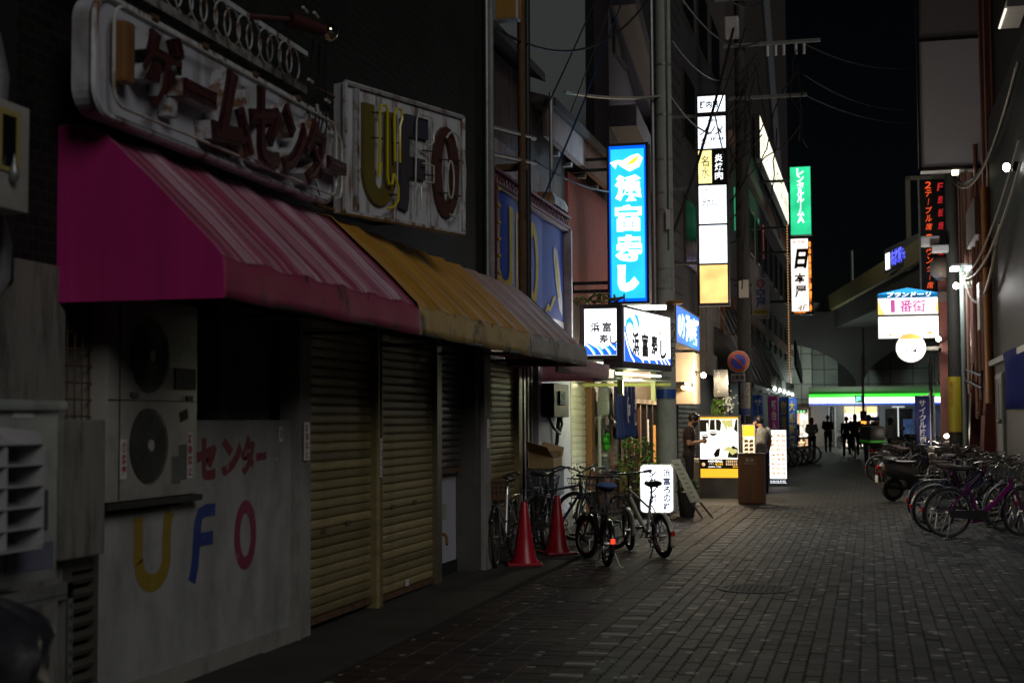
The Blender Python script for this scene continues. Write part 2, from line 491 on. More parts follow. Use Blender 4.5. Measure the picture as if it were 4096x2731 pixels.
M['white_metal'] = mat('white enamel, rust streaked', (0.58, 0.59, 0.62), 0.5, 0.1, var=0.12, vscale=4, dirt=0.95, dirtcol=(0.16, 0.075, 0.03), dscale=3.2, stretch=(1, 3.2, 0.5), dmin=0.50, dmax=0.64, bump=0.1)
M['neon_white'] = mat('dead neon glass', (0.55, 0.55, 0.5), 0.2, var=0.25, vscale=10, dirt=0.8, dirtcol=(0.2, 0.11, 0.05), dscale=9)
M['maroon'] = mat('maroon channel letter', (0.035, 0.005, 0.009), 0.4, var=0.3, vscale=8, dirt=0.8, dirtcol=(0.10, 0.04, 0.02), dscale=7, dmin=0.55, dmax=0.68)
M['return'] = mat('grey white letter return', (0.45, 0.45, 0.46), 0.5, var=0.15, vscale=8, dirt=0.95, dirtcol=(0.16, 0.07, 0.03), dscale=7, dmin=0.49, dmax=0.60)
M['ac'] = mat('air conditioner casing', (0.36, 0.35, 0.31), 0.5, 0.1, var=0.1, vscale=3, dirt=0.6, dirtcol=(0.12, 0.1, 0.075), dscale=4, dmin=0.52, dmax=0.75)
M['ac_grey'] = mat('grey green appliance casing', (0.30, 0.33, 0.31), 0.5, 0.1, var=0.12, vscale=4, dirt=0.6, dirtcol=(0.1, 0.1, 0.09), dscale=5)
M['ac_dark'] = mat('fan grille', (0.05, 0.05, 0.048), 0.55)
M['pale_plastic'] = mat('pale plastic', (0.42, 0.41, 0.42), 0.45, var=0.08, vscale=4, dirt=0.35, dirtcol=(0.15, 0.13, 0.12), dscale=6)
M['paint_red'] = mat('red wall paint', (0.17, 0.012, 0.028), 0.6, var=0.25, vscale=9, dirt=0.8, dirtcol=(0.24, 0.22, 0.22), dscale=9, dmin=0.62, dmax=0.68)
M['paint_pink'] = mat('crimson wall paint', (0.20, 0.025, 0.06), 0.6, var=0.25, vscale=9, dirt=0.8, dirtcol=(0.24, 0.22, 0.22), dscale=9, dmin=0.62, dmax=0.68)
M['paint_yellow'] = mat('mustard wall paint', (0.25, 0.17, 0.012), 0.6, var=0.25, vscale=9, dirt=0.8, dirtcol=(0.24, 0.22, 0.2), dscale=9, dmin=0.62, dmax=0.68)
M['paint_blue'] = mat('blue wall paint', (0.016, 0.035, 0.20), 0.6, var=0.25, vscale=9, dirt=0.8, dirtcol=(0.22, 0.22, 0.24), dscale=9, dmin=0.62, dmax=0.68)
M['sticker'] = mat('white sticker', (0.62, 0.61, 0.60), 0.4, var=0.05, vscale=8)
M['ink_red'] = mat('red ink', (0.38, 0.02, 0.03), 0.5)
M['ink_black'] = mat('black ink', (0.012, 0.012, 0.013), 0.5)
M['ink_blue'] = mat('blue ink', (0.02, 0.06, 0.35), 0.5)

# ------------------------------------------------------------------ ground
g = MB().quad((-120, -30, -0.05), (120, -30, -0.05), (120, 260, -0.05), (-120, 260, -0.05)).build('ground', M['asphalt'])
tag(g, 'dark asphalt ground under and beyond the paved shopping street', None, kind='structure')
paving = MB().quad((-4.4, 2, -0.012), (2.45, 2, -0.012), (2.45, 27, -0.012), (-4.4, 27, -0.012)).build('road_paving', M['bed'])
tag(paving, 'block paving of the shopping street near the camera', None, kind='structure')
farp = MB().quad((-5.0, 27, 0.0), (6.0, 27, 0.0), (6.0, 84.3, 0.0), (-5.0, 84.3, 0.0)).build('far_paving', M['far_paving'])
tag(farp, 'block paving of the shopping street towards the station', None, kind='structure')

PW, PL = 0.1125, 0.225
def wave_outline(j=0.003):
    tri = [0, 1, 0, -1]
    n = 8
    right = [(PW / 2 - j + 0.0085 * tri[i % 4], -PL / 2 + PL * i / n) for i in range(n + 1)]
    left = [(-PW / 2 + j + 0.0085 * tri[i % 4], -PL / 2 + PL * i / n) for i in range(n + 1)]
    pts = right + left[::-1]
    return [(x, max(-PL / 2 + 0.0008, min(PL / 2 - 0.0008, y))) for x, y in pts]
def rect_outline(w, l, j=0.003):
    return [(w / 2 - j, -l / 2 + j), (w / 2 - j, l / 2 - j), (-w / 2 + j, l / 2 - j), (-w / 2 + j, -l / 2 + j)]
def paver_mb(outline, mb=None, ox=0, oy=0, oz=0, tx=0, ty=0):
    mb = mb or MB(); n = len(outline)
    ins = [(x * 0.93, y * 0.988) for x, y in outline]
    top = [(x + ox, y + oy, oz + x * tx + y * ty) for x, y in ins]
    mid = [(x + ox, y + oy, oz - 0.004 + x * tx + y * ty) for x, y in outline]
    bot = [(x + ox, y + oy, -0.014) for x, y in outline]
    return mb.add(top + mid + bot, [tuple(range(n))] + [(n + i, n + (i + 1) % n, (i + 1) % n, i) for i in range(n)]
                  + [(2 * n + i, 2 * n + (i + 1) % n, n + (i + 1) % n, n + i) for i in range(n)])
WAVE = wave_outline()
spots = []                     # (x, y, kind)
nc = int((2.42 + 1.775) / PW)
for c in range(nc):
    x = -1.775 + PW * (c + 0.5)
    for r_ in range(int((27 - 4.0) / PL)):
        spots.append((x, 4.0 + PL * (r_ + 0.5 + (0.5 if c % 2 else 0)), 'wave'))
for r_ in range(int((27 - 4.0) / 0.1)):
    y = 4.0 + 0.1 * (r_ + 0.5)
    for c in range(6):
        x = -3.31 + 0.2185 * (c + 0.5)
        spots.append((x, y, 'red'))
k_ = 0
for r_ in range(int((27 - 4.0) / 0.11)):
    y = 4.0 + 0.11 * (r_ + 0.5)
    spots.append((-1.888, y, 'white' if r_ % 4 == 0 else 'redw'))
OUT = {'wave': WAVE, 'red': rect_outline(0.2185, 0.1), 'white': rect_outline(0.217, 0.108), 'redw': rect_outline(0.217, 0.108)}
PM = {'wave': M['paver'], 'red': M['paver_red'], 'white': M['paver_white'], 'redw': M['paver_red']}
cx_, cy_ = math.sin(R(14.06)), math.cos(R(14.06))
def seen(x, y):
    d = -x * cx_ + y * cy_; lat = x * cy_ + y * cx_
    return d > 8.35 and abs(lat / d) < 0.37 and -1.6 / d > -0.31
vis = sorted([s for s in spots if seen(s[0], s[1])], key=lambda s: s[0] ** 2 + s[1] ** 2)
near = set(vis[:300])
protos = {}
fields = {k: MB() for k in OUT}
rg = random.Random(3)
for s in spots:
    x, y, k = s
    dz = rg.uniform(-0.0022, 0.0022); tx = rg.uniform(-0.012, 0.012); ty = rg.uniform(-0.012, 0.012)
    if s in near:
        if k not in protos:
            o = paver_mb(OUT[k]).build('paver', PM[k], paving, world=False); protos[k] = o
        else:
            o = protos[k].copy(); COL.objects.link(o)
        o.location = (x, y, dz); o.rotation_euler = (tx * 0.6, ty * 0.6, rg.uniform(-0.01, 0.01))
    else:
        paver_mb(OUT[k], fields[k], x, y, dz, tx, ty)
for k, nm in (('wave', 'paver_field'), ('red', 'paver_field'), ('white', 'paver_field'), ('redw', 'paver_field')):
    if fields[k].v: tag(fields[k].build(nm, PM[k], paving), kind='stuff')

apron = MB().box(-4.6, -3.325, 2, 27, -0.012, 0.0).build('apron', M['bed'])
tag(apron, 'concrete apron along the foot of the shuttered shops', None, kind='structure')
ys = [2.0, 5.2, 7.4, 9.1, 11.0, 12.9, 14.6, 16.0, 17.6, 19.5, 21.4, 23.2, 25.0, 27.0]
for i in range(len(ys) - 1):
    h = 0.022 + 0.006 * ((i * 7) % 3)
    MB().bbox(-4.6, -3.33, ys[i] + 0.006, ys[i + 1] - 0.006, -0.01, h, 0.006).build('slab', M['slab'], apron)

def manhole(x, y, r, label, m1, m2):
    t = thing('manhole_cover', label, 'manhole cover', (x, y, 0.0))
    MB().lathe([(r + 0.05, -0.01), (r + 0.05, 0.008), (r + 0.004, 0.009), (r + 0.004, -0.01)], n=40).build('frame', m2, t, world=False)
    lid = MB().lathe([(r, -0.01), (r, 0.006), (0.001, 0.006)], n=40).build('lid', m1, t, world=False)
    mb = MB()
    for a in range(-5, 6):
        for b in range(-5, 6):
            px, py = a * r / 5.6, b * r / 5.6
            if px * px + py * py < (r * 0.9) ** 2:
                mb.box(px - 0.018, px + 0.018, py - 0.009 - 0.01 * ((a + b) % 2), py + 0.009 + 0.01 * ((a + b) % 2), 0.006, 0.0105)
    mb.build('tread', m1, t, world=False)
M['castiron'] = mat('worn cast iron', (0.075, 0.075, 0.08), 0.7, 0.1, spec=0.15, var=0.5, vscale=18)
M['castbrown'] = mat('brown cast iron', (0.05, 0.042, 0.03), 0.75, 0.1, spec=0.15, var=0.5, vscale=14)
manhole(-1.07, 13.75, 0.31, 'grey cast iron manhole cover in the grey paving mid street', M['castiron'], M['castiron'])
manhole(-2.80, 13.84, 0.29, 'brownish manhole cover in the red paving before the parked bicycles', M['castbrown'], M['castbrown'])

# ------------------------------------------------------------------ game arcade building (shuttered)
ab = thing('arcade_building', 'shuttered game arcade with dark tiled upper wall and grey painted lower wall', 'building', (-4.1, 10.5, 0))
MB().box(-9, -4.1, 6.2, 15.35, 2.425, 12.0).build('wall', M['tile'], ab)
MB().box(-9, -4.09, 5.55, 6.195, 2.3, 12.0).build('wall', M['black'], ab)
MB().box(-9, -4.085, 6.2, 6.66, 0, 2.42).build('pilaster', M['concrete_old'], ab)
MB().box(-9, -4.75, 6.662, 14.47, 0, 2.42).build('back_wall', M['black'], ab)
wallp = MB().box(-4.4, -4.1, 8.0, 9.71, 0, 1.617).box(-4.4, -4.1, 7.03, 7.998, 0, 1.10).build('panel_wall', M['concrete'], ab)
MB().box(-4.1, -4.055, 7.03, 9.72, 0, 0.13).build('skirting', M['pier'], ab)
MB().box(-4.749, -4.28, 8.9, 9.733, 1.62, 2.42).build('window_side', M['concrete_old'], ab)
MB().box(-4.2, -4.06, 9.737, 9.995, 0, 2.42).box(-4.06, -4.045, 9.737, 9.78, 0, 2.42).build('pier', M['pier'], ab)
gr = MB()
for i in range(5): gr.cyl((-4.13, 6.68 + i * 0.075, 0.9), (-4.13, 6.68 + i * 0.075, 2.42), 0.005, n=5)
for i in range(17): gr.cyl((-4.13, 6.66, 0.92 + i * 0.09), (-4.13, 7.0, 0.92 + i * 0.09), 0.005, n=5)
gr.build('wire_grid', M['rust'], ab)
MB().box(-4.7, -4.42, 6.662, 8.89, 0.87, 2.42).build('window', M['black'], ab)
lv = MB().box(-4.14, -4.09, 6.665, 6.76, 0, 0.9).box(-4.14, -4.09, 6.985, 7.028, 0, 0.9).box(-4.14, -4.09, 6.76, 6.985, 0.82, 0.9).box(-4.14, -4.09, 6.76, 6.985, 0, 0.05).build('louvre_door', mat('brown door steel', (0.075, 0.068, 0.055), 0.6, var=0.3, vscale=8, dirt=0.5), ab)
for i in range(10):
    MB().obox((-4.11, 6.8725, 0.09 + i * 0.076), (0.05, 0.225, 0.028), Matrix.Rotation(R(28), 3, 'Y')).build('slat', lv.data.materials[0], lv)
MB().bbox(-4.09, -3.98, 6.47, 6.9, 0.905, 1.62, 0.012).build('concrete_block', M['concrete_old'], ab)

# painted lettering on the lower wall
Xw = -4.0985
lw = MB()
for s, y0, y1, z0, z1 in (('ン', 8.55, 8.87, 1.25, 1.505), ('タ', 8.85, 9.08, 1.245, 1.515)):
    letters(lw, s, (Xw, y0, z0), AY, AZ, y1 - y0, z1 - z0, bold=0.07)
lw.add([(Xw, 9.10, 1.335), (Xw, 9.27, 1.345), (Xw, 9.27, 1.395), (Xw, 9.10, 1.39)], [(0, 1, 2, 3)])
letters(lw, 'セ', (Xw, 8.2, 1.235), AY, AZ, 0.29, 0.27, bold=0.07)
lw.build('lettering', M['paint_red'], ab)
u = [(7.475, 1.06), (7.475, 0.80)] + arc(7.65, 0.80, 0.165, 0.135, PI, 2 * PI, 14) + [(7.815, 0.92), (7.83, 1.02), (7.86, 1.075)]
ribbon(MB(), u, [0.105] * len(u), (Xw, 0, 0), AY, AZ, 0.001).build('lettering', M['paint_yellow'], ab)
fm = MB()
ribbon(fm, [(8.15, 0.615), (8.19, 0.72), (8.21, 0.85), (8.225, 0.97), (8.26, 1.03), (8.33, 1.045), (8.47, 1.045)], [0.10, 0.10, 0.10, 0.10, 0.09, 0.08, 0.08], (Xw, 0, 0), AY, AZ, 0.001)
ribbon(fm, [(8.23, 0.868), (8.44, 0.868)], 0.085, (Xw, 0, 0), AY, AZ, 0.0016)
fm.build('lettering', M['paint_blue'], ab)
oo = arc(8.93, 0.845, 0.13, 0.19, R(28), R(388), 26)
om = ribbon(MB(), oo, 0.088, (Xw, 0, 0), AY, AZ, 0.001)
ribbon(om, [(9.055, 0.905), (9.01, 0.90)], 0.09, (Xw, 0, 0), AY, AZ, 0.0016)
om.build('lettering', M['paint_pink'], ab)

def sticker(x, y0, y1, z0, z1, s, parent, ink=None, normal='X'):
    t = MB().box(x, x + 0.003, y0, y1, z0, z1).build('sticker', M['sticker'], parent)
    letters(MB(), s, (x + 0.0045, y0 + 0.006, z0 + 0.012), AY, AZ, y1 - y0 - 0.012, z1 - z0 - 0.024, bold=0.03, vertical=True).build('lettering', ink or M['ink_red'], t)
    return t
sticker(-4.0449, 9.82, 9.93, 1.32, 1.60, '駐車禁止', ab)
sticker(-4.0985, 9.49, 9.55, 1.46, 1.57, '注', ab)

# roller shutters
def slat_proto(width, h, m, parent, name='slat'):
    # one curved interlocking slat, facing +X, spanning 'width' in Y from 0
    prof = [(-0.006, 0.0), (0.004, 0.005), (0.009, h * 0.25), (0.010, h * 0.5), (0.009, h * 0.76), (0.003, h * 0.88), (-0.010, h * 0.95), (-0.010, h)]
    mb = MB(); n = len(prof)
    vs = [(x, 0.0, z) for x, z in prof] + [(x, width, z) for x, z in prof]
    mb.add(vs, [(i, i + 1, n + i + 1, n + i) for i in range(n - 1)])
    return mb.build(name, m, parent, world=False)
def roller(parent, x, y0, y1, z0, z1, h, m, label=None, rail=True, rm=None):
    s = thing('shutter', None, None); s.parent = parent
    s.location = Vector((x, y0, z0)) - parent.location
    n = int((z1 - z0 - 0.05) / h); p = None
    for i in range(n):
        if p is None: p = slat_proto(y1 - y0, h, m, s); o = p
        else: o = p.copy(); COL.objects.link(o)
        o.location = (rg.uniform(-0.0015, 0.0015), 0, 0.05 + i * h)
    MB().box(0, 0.022, 0, y1 - y0, 0, 0.047).build('bottom_bar', rm or M['rust'], s, world=False)
    return s
roller(ab, -4.13, 10.0, 11.49, 0.07, 2.42, 0.0735, M['shutter'])
roller(ab, -4.13, 11.60, 13.25, 0.05, 2.42, 0.0735, M['shutter'])
roller(ab, -4.17, 13.40, 14.40, 1.08, 2.42, 0.070, M['shutter_dark'])
MB().box(-4.2, -4.07, 11.49, 11.60, 0, 2.42).box(-4.07, -4.05, 11.49, 11.515, 0, 2.42).box(-4.07, -4.05, 11.575, 11.60, 0, 2.42).build('shutter_rail', M['shutter'], ab)
MB().box(-4.2, -4.07, 13.25, 13.40, 0, 2.42).build('shutter_rail', mat('rail steel', (0.13, 0.11, 0.075), 0.5, 0.2, var=0.3, vscale=5, dirt=0.6), ab)
sticker(-4.0495, 11.52, 11.571, 1.13, 1.46, '駐車禁止', ab)
for y0, z0, c in ((10.33, 0.74, 0), (10.88, 0.77, 0), (12.0, 0.83, 0), (12.62, 0.84, 0)):
    MB().box(-4.112, -4.108, y0, y0 + 0.1, z0, z0 + 0.035).build('label', M['rust'], ab)
MB().box(-4.109, -4.104, 12.38, 12.47, 0.11, 0.17).build('label', M['sticker'], ab)
MB().box(-4.74, -4.24, 13.40, 14.46, 0, 1.3).build('inner_wall', mat('pale grey render', (0.40, 0.40, 0.44), 0.85, var=0.1, vscale=30, bump=0.4, bscale=90), ab)
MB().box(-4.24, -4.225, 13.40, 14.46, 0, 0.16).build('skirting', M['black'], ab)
fb = MB().bbox(-4.24, -4.15, 13.62, 13.84, 0.62, 0.80, 0.015).build('meter_hatch', M['ac_grey'], ab)
MB().tube([(-4.24, 13.78, 0.47), (-4.16, 13.78, 0.47), (-4.12, 13.72, 0.44), (-4.10, 13.66, 0.38)], 0.016, 8).build('water_tap', mat('brass tap', (0.45, 0.25, 0.06), 0.35, 0.7), ab)
MB().box(-4.45, -4.02, 14.47, 14.66, 0, 2.42).build('pier', mat('dark pier', (0.08, 0.075, 0.07), 0.8, var=0.3, vscale=5, dirt=0.5), ab)
MB().bbox(-4.40, -3.98, 14.665, 14.95, 0, 2.42, 0.01).build('pier', M['pier'], ab)
sticker(-3.979, 14.76, 14.86, 1.32, 1.62, '駐車禁止', ab)
MB().box(-6, -4.1, 14.955, 15.345, 0, 2.42).build('side_wall', M['tile2'], ab)
# downpipe and conduits at the tiled corner
MB().cyl((-4.05, 15.22, 2.4), (-4.05, 15.22, 11.5), 0.045, n=10).build('downpipe', M['galv'], ab)
MB().cyl((-4.04, 15.05, 2.4), (-4.04, 15.05, 7.5), 0.022, n=8).build('conduit', M['galv'], ab)
# ------------------------------------------------------------------ striped awning
def streak_mat(name, c1, c2, c3, fr=9.0, lo=0.42, hi=0.62):
    m, nt, N, L, b = _new(name)
    ge = N.new('ShaderNodeNewGeometry')
    mp = N.new('ShaderNodeMapping'); mp.inputs['Scale'].default_value = (0.12, fr, 0.12)
    L.new(ge.outputs['Position'], mp.inputs[0])
    nz = N.new('ShaderNodeTexNoise'); nz.inputs['Scale'].default_value = 1.0; nz.inputs['Detail'].default_value = 7; nz.inputs['Roughness'].default_value = 0.7
    L.new(mp.outputs[0], nz.inputs['Vector'])
    cr = N.new('ShaderNodeValToRGB')
    e = cr.color_ramp.elements
    e[0].position = lo - 0.1; e[0].color = (*c1, 1)
    e[1].position = hi + 0.06; e[1].color = (*c3, 1)
    q = e.new((lo + hi) / 2); q.color = (*c2, 1)
    L.new(nz.outputs[0], cr.inputs[0])
    n2 = N.new('ShaderNodeTexNoise'); n2.inputs['Scale'].default_value = 5; n2.inputs['Detail'].default_value = 6
    L.new(ge.outputs['Position'], n2.inputs['Vector'])
    mr = N.new('ShaderNodeMapRange'); mr.inputs['To Min'].default_value = 0.7; mr.inputs['To Max'].default_value = 1.25
    L.new(n2.outputs[0], mr.inputs[0])
    mu = N.new('ShaderNodeMixRGB'); mu.blend_type = 'MULTIPLY'; mu.inputs[0].default_value = 1
    L.new(cr.outputs[0], mu.inputs[1]); L.new(mr.outputs[0], mu.inputs[2]); L.new(mu.outputs[0], b.inputs['Base Color'])
    b.inputs['Roughness'].default_value = 0.55
    return m
def valance_mat(name, col):
    return mat(name, col, 0.6, var=0.2, vscale=5, dirt=0.9, dirtcol=(0.05, 0.045, 0.035), dscale=3.5, dmin=0.54, dmax=0.66, stretch=(1, 1.2, 1))
aw = thing('shop_awning', 'long faded awning striped pink, mustard and grey over the shuttered arcade', 'awning', (-4.1, 11.4, 2.2))
m_pink = streak_mat('faded pink canvas', (0.20, 0.014, 0.055), (0.42, 0.09, 0.17), (0.62, 0.47, 0.54), lo=0.40, hi=0.56)
m_yel = streak_mat('mustard canvas', (0.22, 0.09, 0.012), (0.50, 0.25, 0.022), (0.58, 0.30, 0.07), lo=0.38, hi=0.52)
m_gry = streak_mat('faded grey canvas', (0.24, 0.14, 0.11), (0.46, 0.30, 0.26), (0.56, 0.40, 0.36), lo=0.40, hi=0.56)
m_end = mat('pink canvas end', (0.46, 0.022, 0.17), 0.5, var=0.2, vscale=1.6, stretch=(4, 1, 0.4), dirt=0.45, dirtcol=(0.16, 0.01, 0.05), dscale=1.5, dmin=0.45, dmax=0.8)
PROF = [(-4.1, 3.16), (-3.97, 3.16), (-3.85, 3.125), (-3.52, 2.815), (-3.20, 2.495), (-3.16, 2.44), (-3.15, 2.335), (-3.15, 2.23)]
def awn_pt(s, y, hip=0.0):
    # s in 0..len(PROF)-1
    i = min(int(s), len(PROF) - 2); t = s - i
    x = PROF[i][0] * (1 - t) + PROF[i + 1][0] * t; z = PROF[i][1] * (1 - t) + PROF[i + 1][1] * t
    return x, z
def panel(y0, y1, m, mv, far=False):
    n = 60
    def f(u, v, a, b):
        s = a + (b - a) * v
        x, z = awn_pt(s, 0)
        yy1 = y1
        if far:
            yy1 = y1 - 1.05 * max(0.0, (4.6 - s) / 4.6)
        y = y0 + (yy1 - y0) * u
        ph = abs(math.sin(PI * (y - y0) / 0.575))
        ph = min(1.0, ph + 0.10 * math.sin(9 * y + 5 * s) + 0.05 * math.sin(23 * y - 8 * s))
        d = 0.026 * (1 - ph) if 1.0 < s < 5 else 0.0
        k = (0.026 - d) * 0.7 * (1 if 1 < s < 5 else 0); e = 0.012 * math.sin(7 * y) * math.sin(2.3 * y + 1) if s > 5.2 else 0.0
        return (x - k + e * (s - 5) / 2, y, z - k + (0.008 * math.sin(5.1 * y) if s > 6.9 else 0))
    MB().sheet(lambda u, v: f(u, v, 0, 4.7), n * 2, 12).build('fabric_panel', m, aw, smooth=True, solid=0.006)
    MB().sheet(lambda u, v: f(u, v, 4.7, 7), n, 4).build('valance', mv, aw, smooth=True, solid=0.006)
panel(6.6, 9.845, m_pink, valance_mat('pink valance', (0.33, 0.045, 0.10)))
panel(9.855, 13.3, m_yel, valance_mat('mustard valance', (0.46, 0.31, 0.10)))
panel(13.31, 16.15, m_gry, valance_mat('grey valance', (0.30, 0.27, 0.22)), far=True)
MB().poly([(x, 6.597, z) for x, z in PROF] + [(-4.1, 6.597, 2.23)]).build('end_panel', m_end, aw, solid=0.005)
MB().poly([(-4.1, 15.08, 3.16), (-3.19, 16.15, 2.46), (-3.15, 16.155, 2.23), (-4.1, 16.155, 2.23)]).build('end_panel', m_gry, aw, solid=0.005)
fr = MB()
for y in (6.62, 8.2, 9.85, 11.6, 13.3, 15.0, 16.1):
    fr.tube([(-4.09, y, 3.1), (-3.86, y, 3.07), (-3.2, y, 2.43), (-3.17, y, 2.25)], 0.014, 6); fr.cyl((-4.09, y, 2.26), (-3.17, y, 2.25), 0.014, n=6)
fr.cyl((-3.165, 6.62, 2.24), (-3.165, 16.1, 2.24), 0.016, n=6)
fr.build('frame', M['iron'], aw)
cl = MB()
for y in (7.7, 8.75, 9.3, 10.75, 11.9, 12.55, 14.2, 15.1): cl.box(-3.1565, -3.1535, y, y + 0.006, 2.232, 2.45)
cl.build('seam', M['iron'], aw)

# ------------------------------------------------------------------ dead neon sign boards
def mesh_face_mat():
    m, nt, N, L, b = _new('perforated white sign metal')
    ge = N.new('ShaderNodeNewGeometry')
    wv = N.new('ShaderNodeTexWave'); wv.bands_direction = 'DIAGONAL'; wv.inputs['Scale'].default_value = 55.0; wv.inputs['Distortion'].default_value = 0.0
    L.new(ge.outputs['Position'], wv.inputs['Vector'])
    nz = N.new('ShaderNodeTexNoise'); nz.inputs['Scale'].default_value = 2.2; nz.inputs['Detail'].default_value = 7
    mp = N.new('ShaderNodeMapping'); mp.inputs['Scale'].default_value = (1, 2.0, 0.5)
    L.new(ge.outputs['Position'], mp.inputs[0]); L.new(mp.outputs[0], nz.inputs['Vector'])
    cr = N.new('ShaderNodeMapRange'); cr.inputs['From Min'].default_value = 0.50; cr.inputs['From Max'].default_value = 0.70
    L.new(nz.outputs[0], cr.inputs[0])
    m1 = N.new('ShaderNodeMixRGB'); m1.inputs[1].default_value = (0.36, 0.37, 0.42, 1); m1.inputs[2].default_value = (0.70, 0.72, 0.80, 1)
    L.new(wv.outputs[1], m1.inputs[0])
    m2 = N.new('ShaderNodeMixRGB'); m2.inputs[2].default_value = (0.13, 0.075, 0.04, 1)
    L.new(cr.outputs[0], m2.inputs[0]); L.new(m1.outputs[0], m2.inputs[1])
    L.new(m2.outputs[0], b.inputs['Base Color']); b.inputs['Roughness'].default_value = 0.5
    return m
M['mesh_face'] = mesh_face_mat()
def rrect(y0, y1, z0, z1, r, n=6):
    pts = []
    for cy, cz, a in ((y1 - r, z1 - r, 0), (y0 + r, z1 - r, PI / 2), (y0 + r, z0 + r, PI), (y1 - r, z0 + r, 1.5 * PI)):
        for i in range(n + 1): pts.append((cy + r * math.cos(a + PI / 2 * i / n), cz + r * math.sin(a + PI / 2 * i / n)))
    return pts
s1 = thing('neon_sign_board', 'unlit white neon sign board with maroon katakana letters above the pink awning', 'sign', (-3.85, 7.9, 3.18), group=None)
rr = rrect(6.32, 9.56, 3.165, 3.775, 0.14)
MB().prism([(-3.86, y, z) for y, z in rr], (0.12, 0, 0)).build('board', M['mesh_face'], s1)
edge = MB(); edge.tube([(-3.735, y, z) for y, z in rr], 0.022, 6, closed=True); edge.build('rim', M['white_metal'], s1, smooth=True)
nt_ = rrect(6.40, 9.50, 3.21, 3.73, 0.10)
MB().tube([(-3.67, y, z) for y, z in nt_], 0.010, 6, closed=True).build('neon_tube', M['neon_white'], s1, smooth=True)
MB().tube([(-3.69, 9.52, 3.68), (-3.69, 9.62, 3.66), (-3.69, 9.66, 3.6), (-3.69, 9.66, 3.3), (-3.69, 9.63, 3.23), (-3.69, 9.54, 3.2)], 0.012, 6).build('neon_tube', M['neon_white'], s1, smooth=True)
kat = [('ゲ', 6.56, 7.06, 3.235, 3.70), ('ー', 7.08, 7.46, 3.22, 3.68), ('ム', 7.42, 7.98, 3.20, 3.68), ('セ', 7.93, 8.39, 3.20, 3.68), ('ン', 8.42, 8.82, 3.21, 3.66), ('タ', 8.78, 9.18, 3.20, 3.66), ('ー', 9.22, 9.56, 3.20, 3.62)]
m_dneon = mat('dark dead neon', (0.07, 0.022, 0.02), 0.25, var=0.4, vscale=9)
for s, y0, y1, z0, z1 in kat:
    l1 = letters(MB(), s, (-3.735, y0, z0), AY, AZ, y1 - y0, z1 - z0, bold=0.05, depth=0.10).build('channel_letter', M['return'], s1)
    letters(MB(), s, (-3.636, y0, z0), AY, AZ, y1 - y0, z1 - z0, bold=0.05, depth=0.022).build('letter_face', M['maroon'], l1)
    letters(MB(), s, (-3.612, y0 + 0.02, z0 + 0.015), AY, AZ, y1 - y0 - 0.04, z1 - z0 - 0.03, bold=-0.008, depth=0.006).build('neon_tube', m_dneon, l1)
for y, z, w, h in ((6.98, 3.27, 0.09, 0.10), (7.93, 3.50, 0.08, 0.13), (8.36, 3.24, 0.1, 0.1)):
    MB().bbox(-3.735, -3.66, y, y + w, z, z + h, 0.006).build('transformer_box', M['return'], s1)
MB().bbox(-3.735, -3.64, 6.47, 6.57, 3.34, 3.66, 0.02).build('letter_back', mat('orange rust panel', (0.30, 0.13, 0.03), 0.6, var=0.4, vscale=8, dirt=0.5), s1)
br_ = MB()
for y in (6.9, 7.5, 8.2, 8.9, 9.4):
    br_.cyl((-4.1, y, 3.74), (-3.75, y, 3.80), 0.014, n=6); br_.box(-3.78, -3.70, y - 0.03, y + 0.03, 3.775, 3.805)
br_.build('bracket', M['rust'], s1)

d2 = Vector((0.333, 0.943, 0)); n2v = Vector((0.943, -0.333, 0)); L2 = Vector((-3.86, 10.15, 3.2))
s2 = thing('neon_sign_board', 'square rusty white neon sign board with big unlit UFO letters over mustard awning', 'sign', (-3.86, 10.15, 3.2))
def p2(s, z, n=0.0): return L2 + d2 * s + AZ * z + n2v * n
MB().prism([p2(0, 0), p2(1.56, 0), p2(1.56, 1.0), p2(0, 1.0)], -n2v * 0.10).build('board', M['white_metal'], s2)
e2 = MB()
for a, b in (((0, 0), (1.56, 0)), ((1.56, 0), (1.56, 1.0)), ((1.56, 1.0), (0, 1.0)), ((0, 1.0), (0, 0))): e2.tube([p2(*a, 0.012), p2(*b, 0.012)], 0.02, 5)
e2.build('rim', M['return'], s2)
fl = MB()
for s in (0.10, 0.13): fl.prism([p2(s, 0.02, 0.01), p2(s + 0.012, 0.02, 0.01), p2(s + 0.012, 0.97, 0.01), p2(s, 0.97, 0.01)], n2v * 0.03)
for s in (0.60, 0.64, 1.10, 1.49): fl.prism([p2(s, 0.02, 0.002), p2(s + 0.006, 0.02, 0.002), p2(s + 0.006, 0.97, 0.002), p2(s, 0.97, 0.002)], n2v * 0.006)
fl.build('sheet_rib', M['return'], s2)
m_ol = mat('olive letter face', (0.13, 0.105, 0.022), 0.45, var=0.25, vscale=5); m_bl = mat('slate letter face', (0.045, 0.05, 0.07), 0.45, var=0.25, vscale=5, dirt=0.5, dirtcol=(0.09, 0.05, 0.03)); m_br = mat('brown letter face', (0.075, 0.032, 0.024), 0.45, var=0.25, vscale=5)
uu = [(0.265, 0.88), (0.265, 0.38)] + arc(0.40, 0.36, 0.14, 0.20, PI, 2 * PI, 14) + [(0.545, 0.38), (0.545, 0.86)]
ribbon(MB(), uu, 0.13, L2, d2, AZ, 0.004, 0.03).build('channel_letter', m_ol, s2)
ff = ribbon(MB(), [(0.70, 0.10), (0.72, 0.2), (0.735, 0.84)], 0.11, L2, d2, AZ, 0.004, 0.03)
